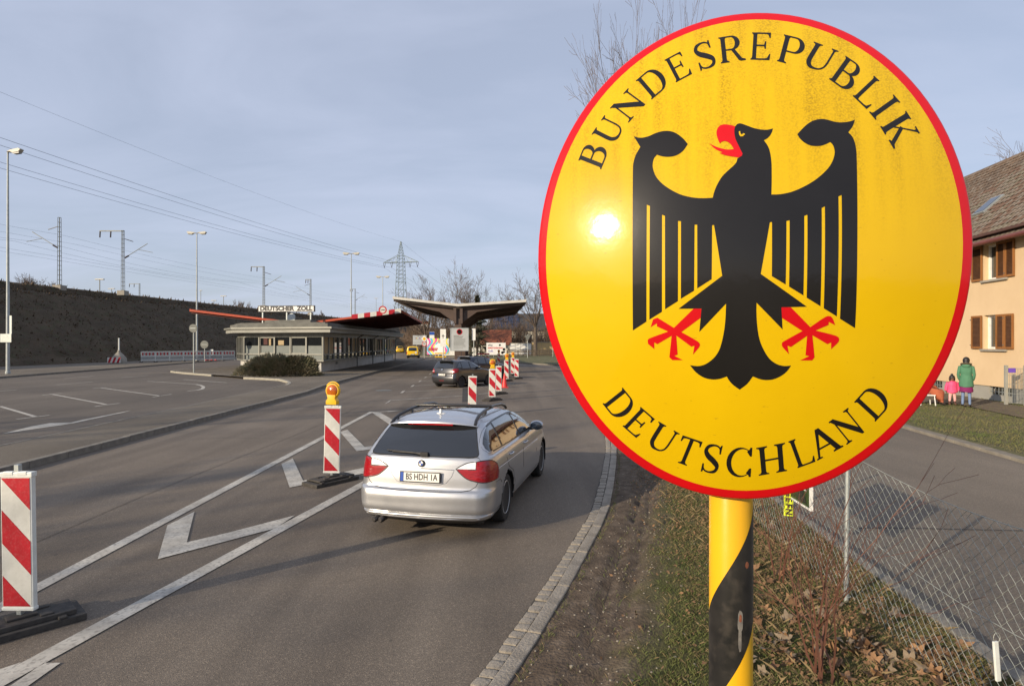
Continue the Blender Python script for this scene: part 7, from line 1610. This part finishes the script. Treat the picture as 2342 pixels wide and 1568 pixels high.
def face(parent, c, r_, s_, mtl):                          # features on the -y side of a head
    c = Vector(c); f = MB().ell(c+Vector((0,-r_*.98,-.01*s_)), (.016*s_,.024*s_,.03*s_), 8, 6).obj('nose', mtl, parent, smooth=60)
    for sg in (-1,1): MB().ell(c+Vector((sg*.036*s_,-r_*.90,.018*s_)), (.017*s_,.012*s_,.010*s_), 8, 6).obj('eye', m_blackpaint, parent); MB().ell(c+Vector((sg*r_*.98,0,-.005)), (.014*s_,.022*s_,.035*s_), 8, 6).obj('ear', mtl, parent, smooth=60)
    MB().ell(c+Vector((0,-r_*.90,-.058*s_)), (.028*s_,.012*s_,.009*s_), 8, 6).obj('mouth', mat('lips', (.25,.07,.06), rough=.5), parent)
# adult seen from behind, hands in the pockets
q = at(2209,930,.10); ad = thing('person', 'person in green hooded parka, purple skirt and jeans standing before the house', 'person', (q.x,q.y,.10), R(175-35)); ad.scale = (.90,.92,1.0)
J = {'pel':(0,0,.92,.135,.10),'sp':(0,.01,1.15,.13,.095),'ch':(0,0,1.36,.15,.10),'nk':(0,.01,1.47,.055),'hd':(0,-.015,1.575,.085,.095),'tp':(0,-.01,1.65,.07,.08)}
E_ = [('pel','sp'),('sp','ch'),('ch','nk'),('nk','hd'),('hd','tp')]
for sg, s_ in ((1,'r'),(-1,'l')):
    J.update({'hp'+s_:(sg*.085,0,.84,.10),'kn'+s_:(sg*.10,-.015*sg,.48,.062),'an'+s_:(sg*.11,.01,.10,.045),'ft'+s_:(sg*.125,-.12,.045,.042,.035),'sh'+s_:(sg*.17,0,1.38,.065),'el'+s_:(sg*.255,.04,1.12,.045),'wr'+s_:(sg*.21,-.05,.93,.035)}); E_ += [('pel','hp'+s_),('hp'+s_,'kn'+s_),('kn'+s_,'an'+s_),('an'+s_,'ft'+s_),('ch','sh'+s_),('sh'+s_,'el'+s_),('el'+s_,'wr'+s_)]
bd = skin_body('body', J, E_, ([m_skinD,m_jean,m_boot], lambda c: 2 if c.z < .10 else 1 if c.z < .90 else 0), ad)
loft([(.70,0,0,.225,.185),(.74,0,0,.232,.19),(.95,0,0,.212,.165),(1.08,0,.0,.185,.145),(1.12,0,0,.178,.14),(1.18,0,0,.188,.148),(1.33,0,0,.212,.152),(1.41,0,.005,.185,.13),(1.455,0,.01,.11,.095)]).obj('parka', m_parka, ad, smooth=70)
loft([(.52,0,0,.215,.18),(.56,0,0,.22,.185),(.72,0,0,.195,.16)]).obj('skirt', m_skirt, ad, smooth=70)
for sg in (1,-1): MB().tube([(sg*.185,0,1.395),(sg*.215,.015,1.27),(sg*.245,.04,1.11),(sg*.225,0,1.0),(sg*.195,-.05,.93)], [.062,.060,.052,.050,.046], 10).obj('sleeve', m_parka, ad, smooth=70)
MB().ell((0,.10,1.43), (.14,.085,.10), 14, 9).obj('hood', m_parka, ad, smooth=70); MB().tube([(.15*math.cos(a),.06+.10*math.sin(a),1.475+.02*math.sin(a)) for a in [R(20*i) for i in range(18)]], .035, 8, closed=True).obj('fur_trim', m_fur, ad, smooth=70)
MB().ell((0,.012,1.60), (.115,.125,.125), 16, 10).ell((0,.07,1.53), (.10,.075,.09), 12, 8).obj('hair', m_hair, ad, smooth=70); face(ad, (0,-.015,1.575), .09, 1.0, m_skinD)
# child facing the road
q = at(2177,926,.10); chd = thing('person', 'small child in bright pink jacket and pale pink trousers beside the adult', 'person', (q.x,q.y,.10), R(-18)); chd.scale = (.98,)*3
J = {'pel':(0,0,.50,.095,.08),'sp':(0,0,.66,.095,.075),'ch':(0,0,.80,.105,.08),'nk':(0,0,.88,.042),'hd':(0,-.01,.97,.078,.085),'tp':(0,0,1.045,.06,.065)}
E_ = [('pel','sp'),('sp','ch'),('ch','nk'),('nk','hd'),('hd','tp')]
for sg, s_ in ((1,'r'),(-1,'l')):
    J.update({'hp'+s_:(sg*.06,0,.45,.065),'kn'+s_:(sg*.075,-.01,.26,.045),'an'+s_:(sg*.085,.01,.07,.038),'ft'+s_:(sg*.095,-.08,.035,.035,.03),'sh'+s_:(sg*.12,0,.81,.048),'el'+s_:(sg*.175,.01,.65,.035),'wr'+s_:(sg*.20,-.03,.52,.026)}); E_ += [('pel','hp'+s_),('hp'+s_,'kn'+s_),('kn'+s_,'an'+s_),('an'+s_,'ft'+s_),('ch','sh'+s_),('sh'+s_,'el'+s_),('el'+s_,'wr'+s_)]
skin_body('body', J, E_, ([m_skinD,m_ptrs,m_bboot], lambda c: 2 if c.z < .16 else 1 if c.z < .52 else 0), chd)
loft([(.46,0,0,.165,.135),(.50,0,0,.168,.138),(.62,0,0,.150,.12),(.78,0,0,.152,.118),(.84,0,0,.128,.10),(.875,0,0,.075,.07)]).obj('jacket', m_pink, chd, smooth=70)
for sg in (1,-1): MB().tube([(sg*.125,0,.825),(sg*.175,.01,.66),(sg*.20,-.025,.53)], [.058,.055,.046], 10).obj('sleeve', m_pink, chd, smooth=70); hand(sg, (sg*.202,-.03,.53), .62, chd, m_skinD)
MB().ell((0,.018,1.0), (.092,.092,.10), 14, 9).ell((0,.03,1.10), (.045,.045,.045), 10, 7).ell((.07,.02,.95), (.03,.05,.07), 8, 6).ell((-.07,.02,.95), (.03,.05,.07), 8, 6).obj('hair', m_hair, chd, smooth=70); face(chd, (0,-.012,.97), .080, .85, m_skinD)
# seated person mostly behind the sign
q = at(2116,925,.10); st = thing('person', 'seated person in orange clothes mostly hidden behind the oval sign', 'person', (q.x,q.y,.10), R(75))
J = {'pel':(0,0,.50,.14,.11),'sp':(0,.02,.75,.13,.10),'ch':(0,0,.98,.15,.10),'nk':(0,-.01,1.09,.05),'hd':(0,-.04,1.20,.085,.095),'tp':(0,-.03,1.28,.07,.08)}
E_ = [('pel','sp'),('sp','ch'),('ch','nk'),('nk','hd'),('hd','tp')]
for sg, s_ in ((1,'r'),(-1,'l')):
    J.update({'hp'+s_:(sg*.09,-.08,.49,.10),'kn'+s_:(sg*.12,-.46,.50,.075),'an'+s_:(sg*.12,-.46,.09,.048),'ft'+s_:(sg*.13,-.58,.045,.045,.035),'sh'+s_:(sg*.17,0,1.0,.065),'el'+s_:(sg*.25,-.06,.75,.05),'wr'+s_:(sg*.16,-.30,.62,.036)}); E_ += [('pel','hp'+s_),('hp'+s_,'kn'+s_),('kn'+s_,'an'+s_),('an'+s_,'ft'+s_),('ch','sh'+s_),('sh'+s_,'el'+s_),('el'+s_,'wr'+s_)]
skin_body('body', J, E_, ([m_skinD,m_orcl,m_boot], lambda c: 2 if c.z < .12 else 0 if c.z > 1.07 else 1), st)
loft([(.20,0,-.42,.20,.12),(.30,0,-.40,.22,.15),(.48,0,-.30,.24,.27),(.56,0,-.22,.23,.30),(.62,0,-.05,.19,.17),(1.0,0,0,.19,.13),(1.06,0,0,.10,.08)]).obj('dress', m_orcl, st, smooth=70)
MB().ell((0,-.02,1.22), (.105,.115,.115), 14, 9).obj('hair', m_hair, st, smooth=70); face(st, (0,-.04,1.20), .09, 1.0, m_skinD); hand(1, (.16,-.31,.64), .9, st, m_skinD); hand(-1, (-.16,-.31,.64), .9, st, m_skinD)
ch_ = thing('garden_chair', 'white plastic chair under the seated person in orange', 'chair', (q.x,q.y,.10), R(75)); MB().box((0,.0,.36),(.46,.46,.04)).obj('seat', m_white, ch_, bevel=.01); MB().box((0,.24,.62),(.46,.04,.50)).obj('backrest', m_white, ch_, bevel=.01)
for x in (-.2,.2):
    for y in (-.2,.2): MB().tube([(x,y,.35),(x*1.12,y*1.15,0)], .018, 6).obj('leg', m_white, ch_)
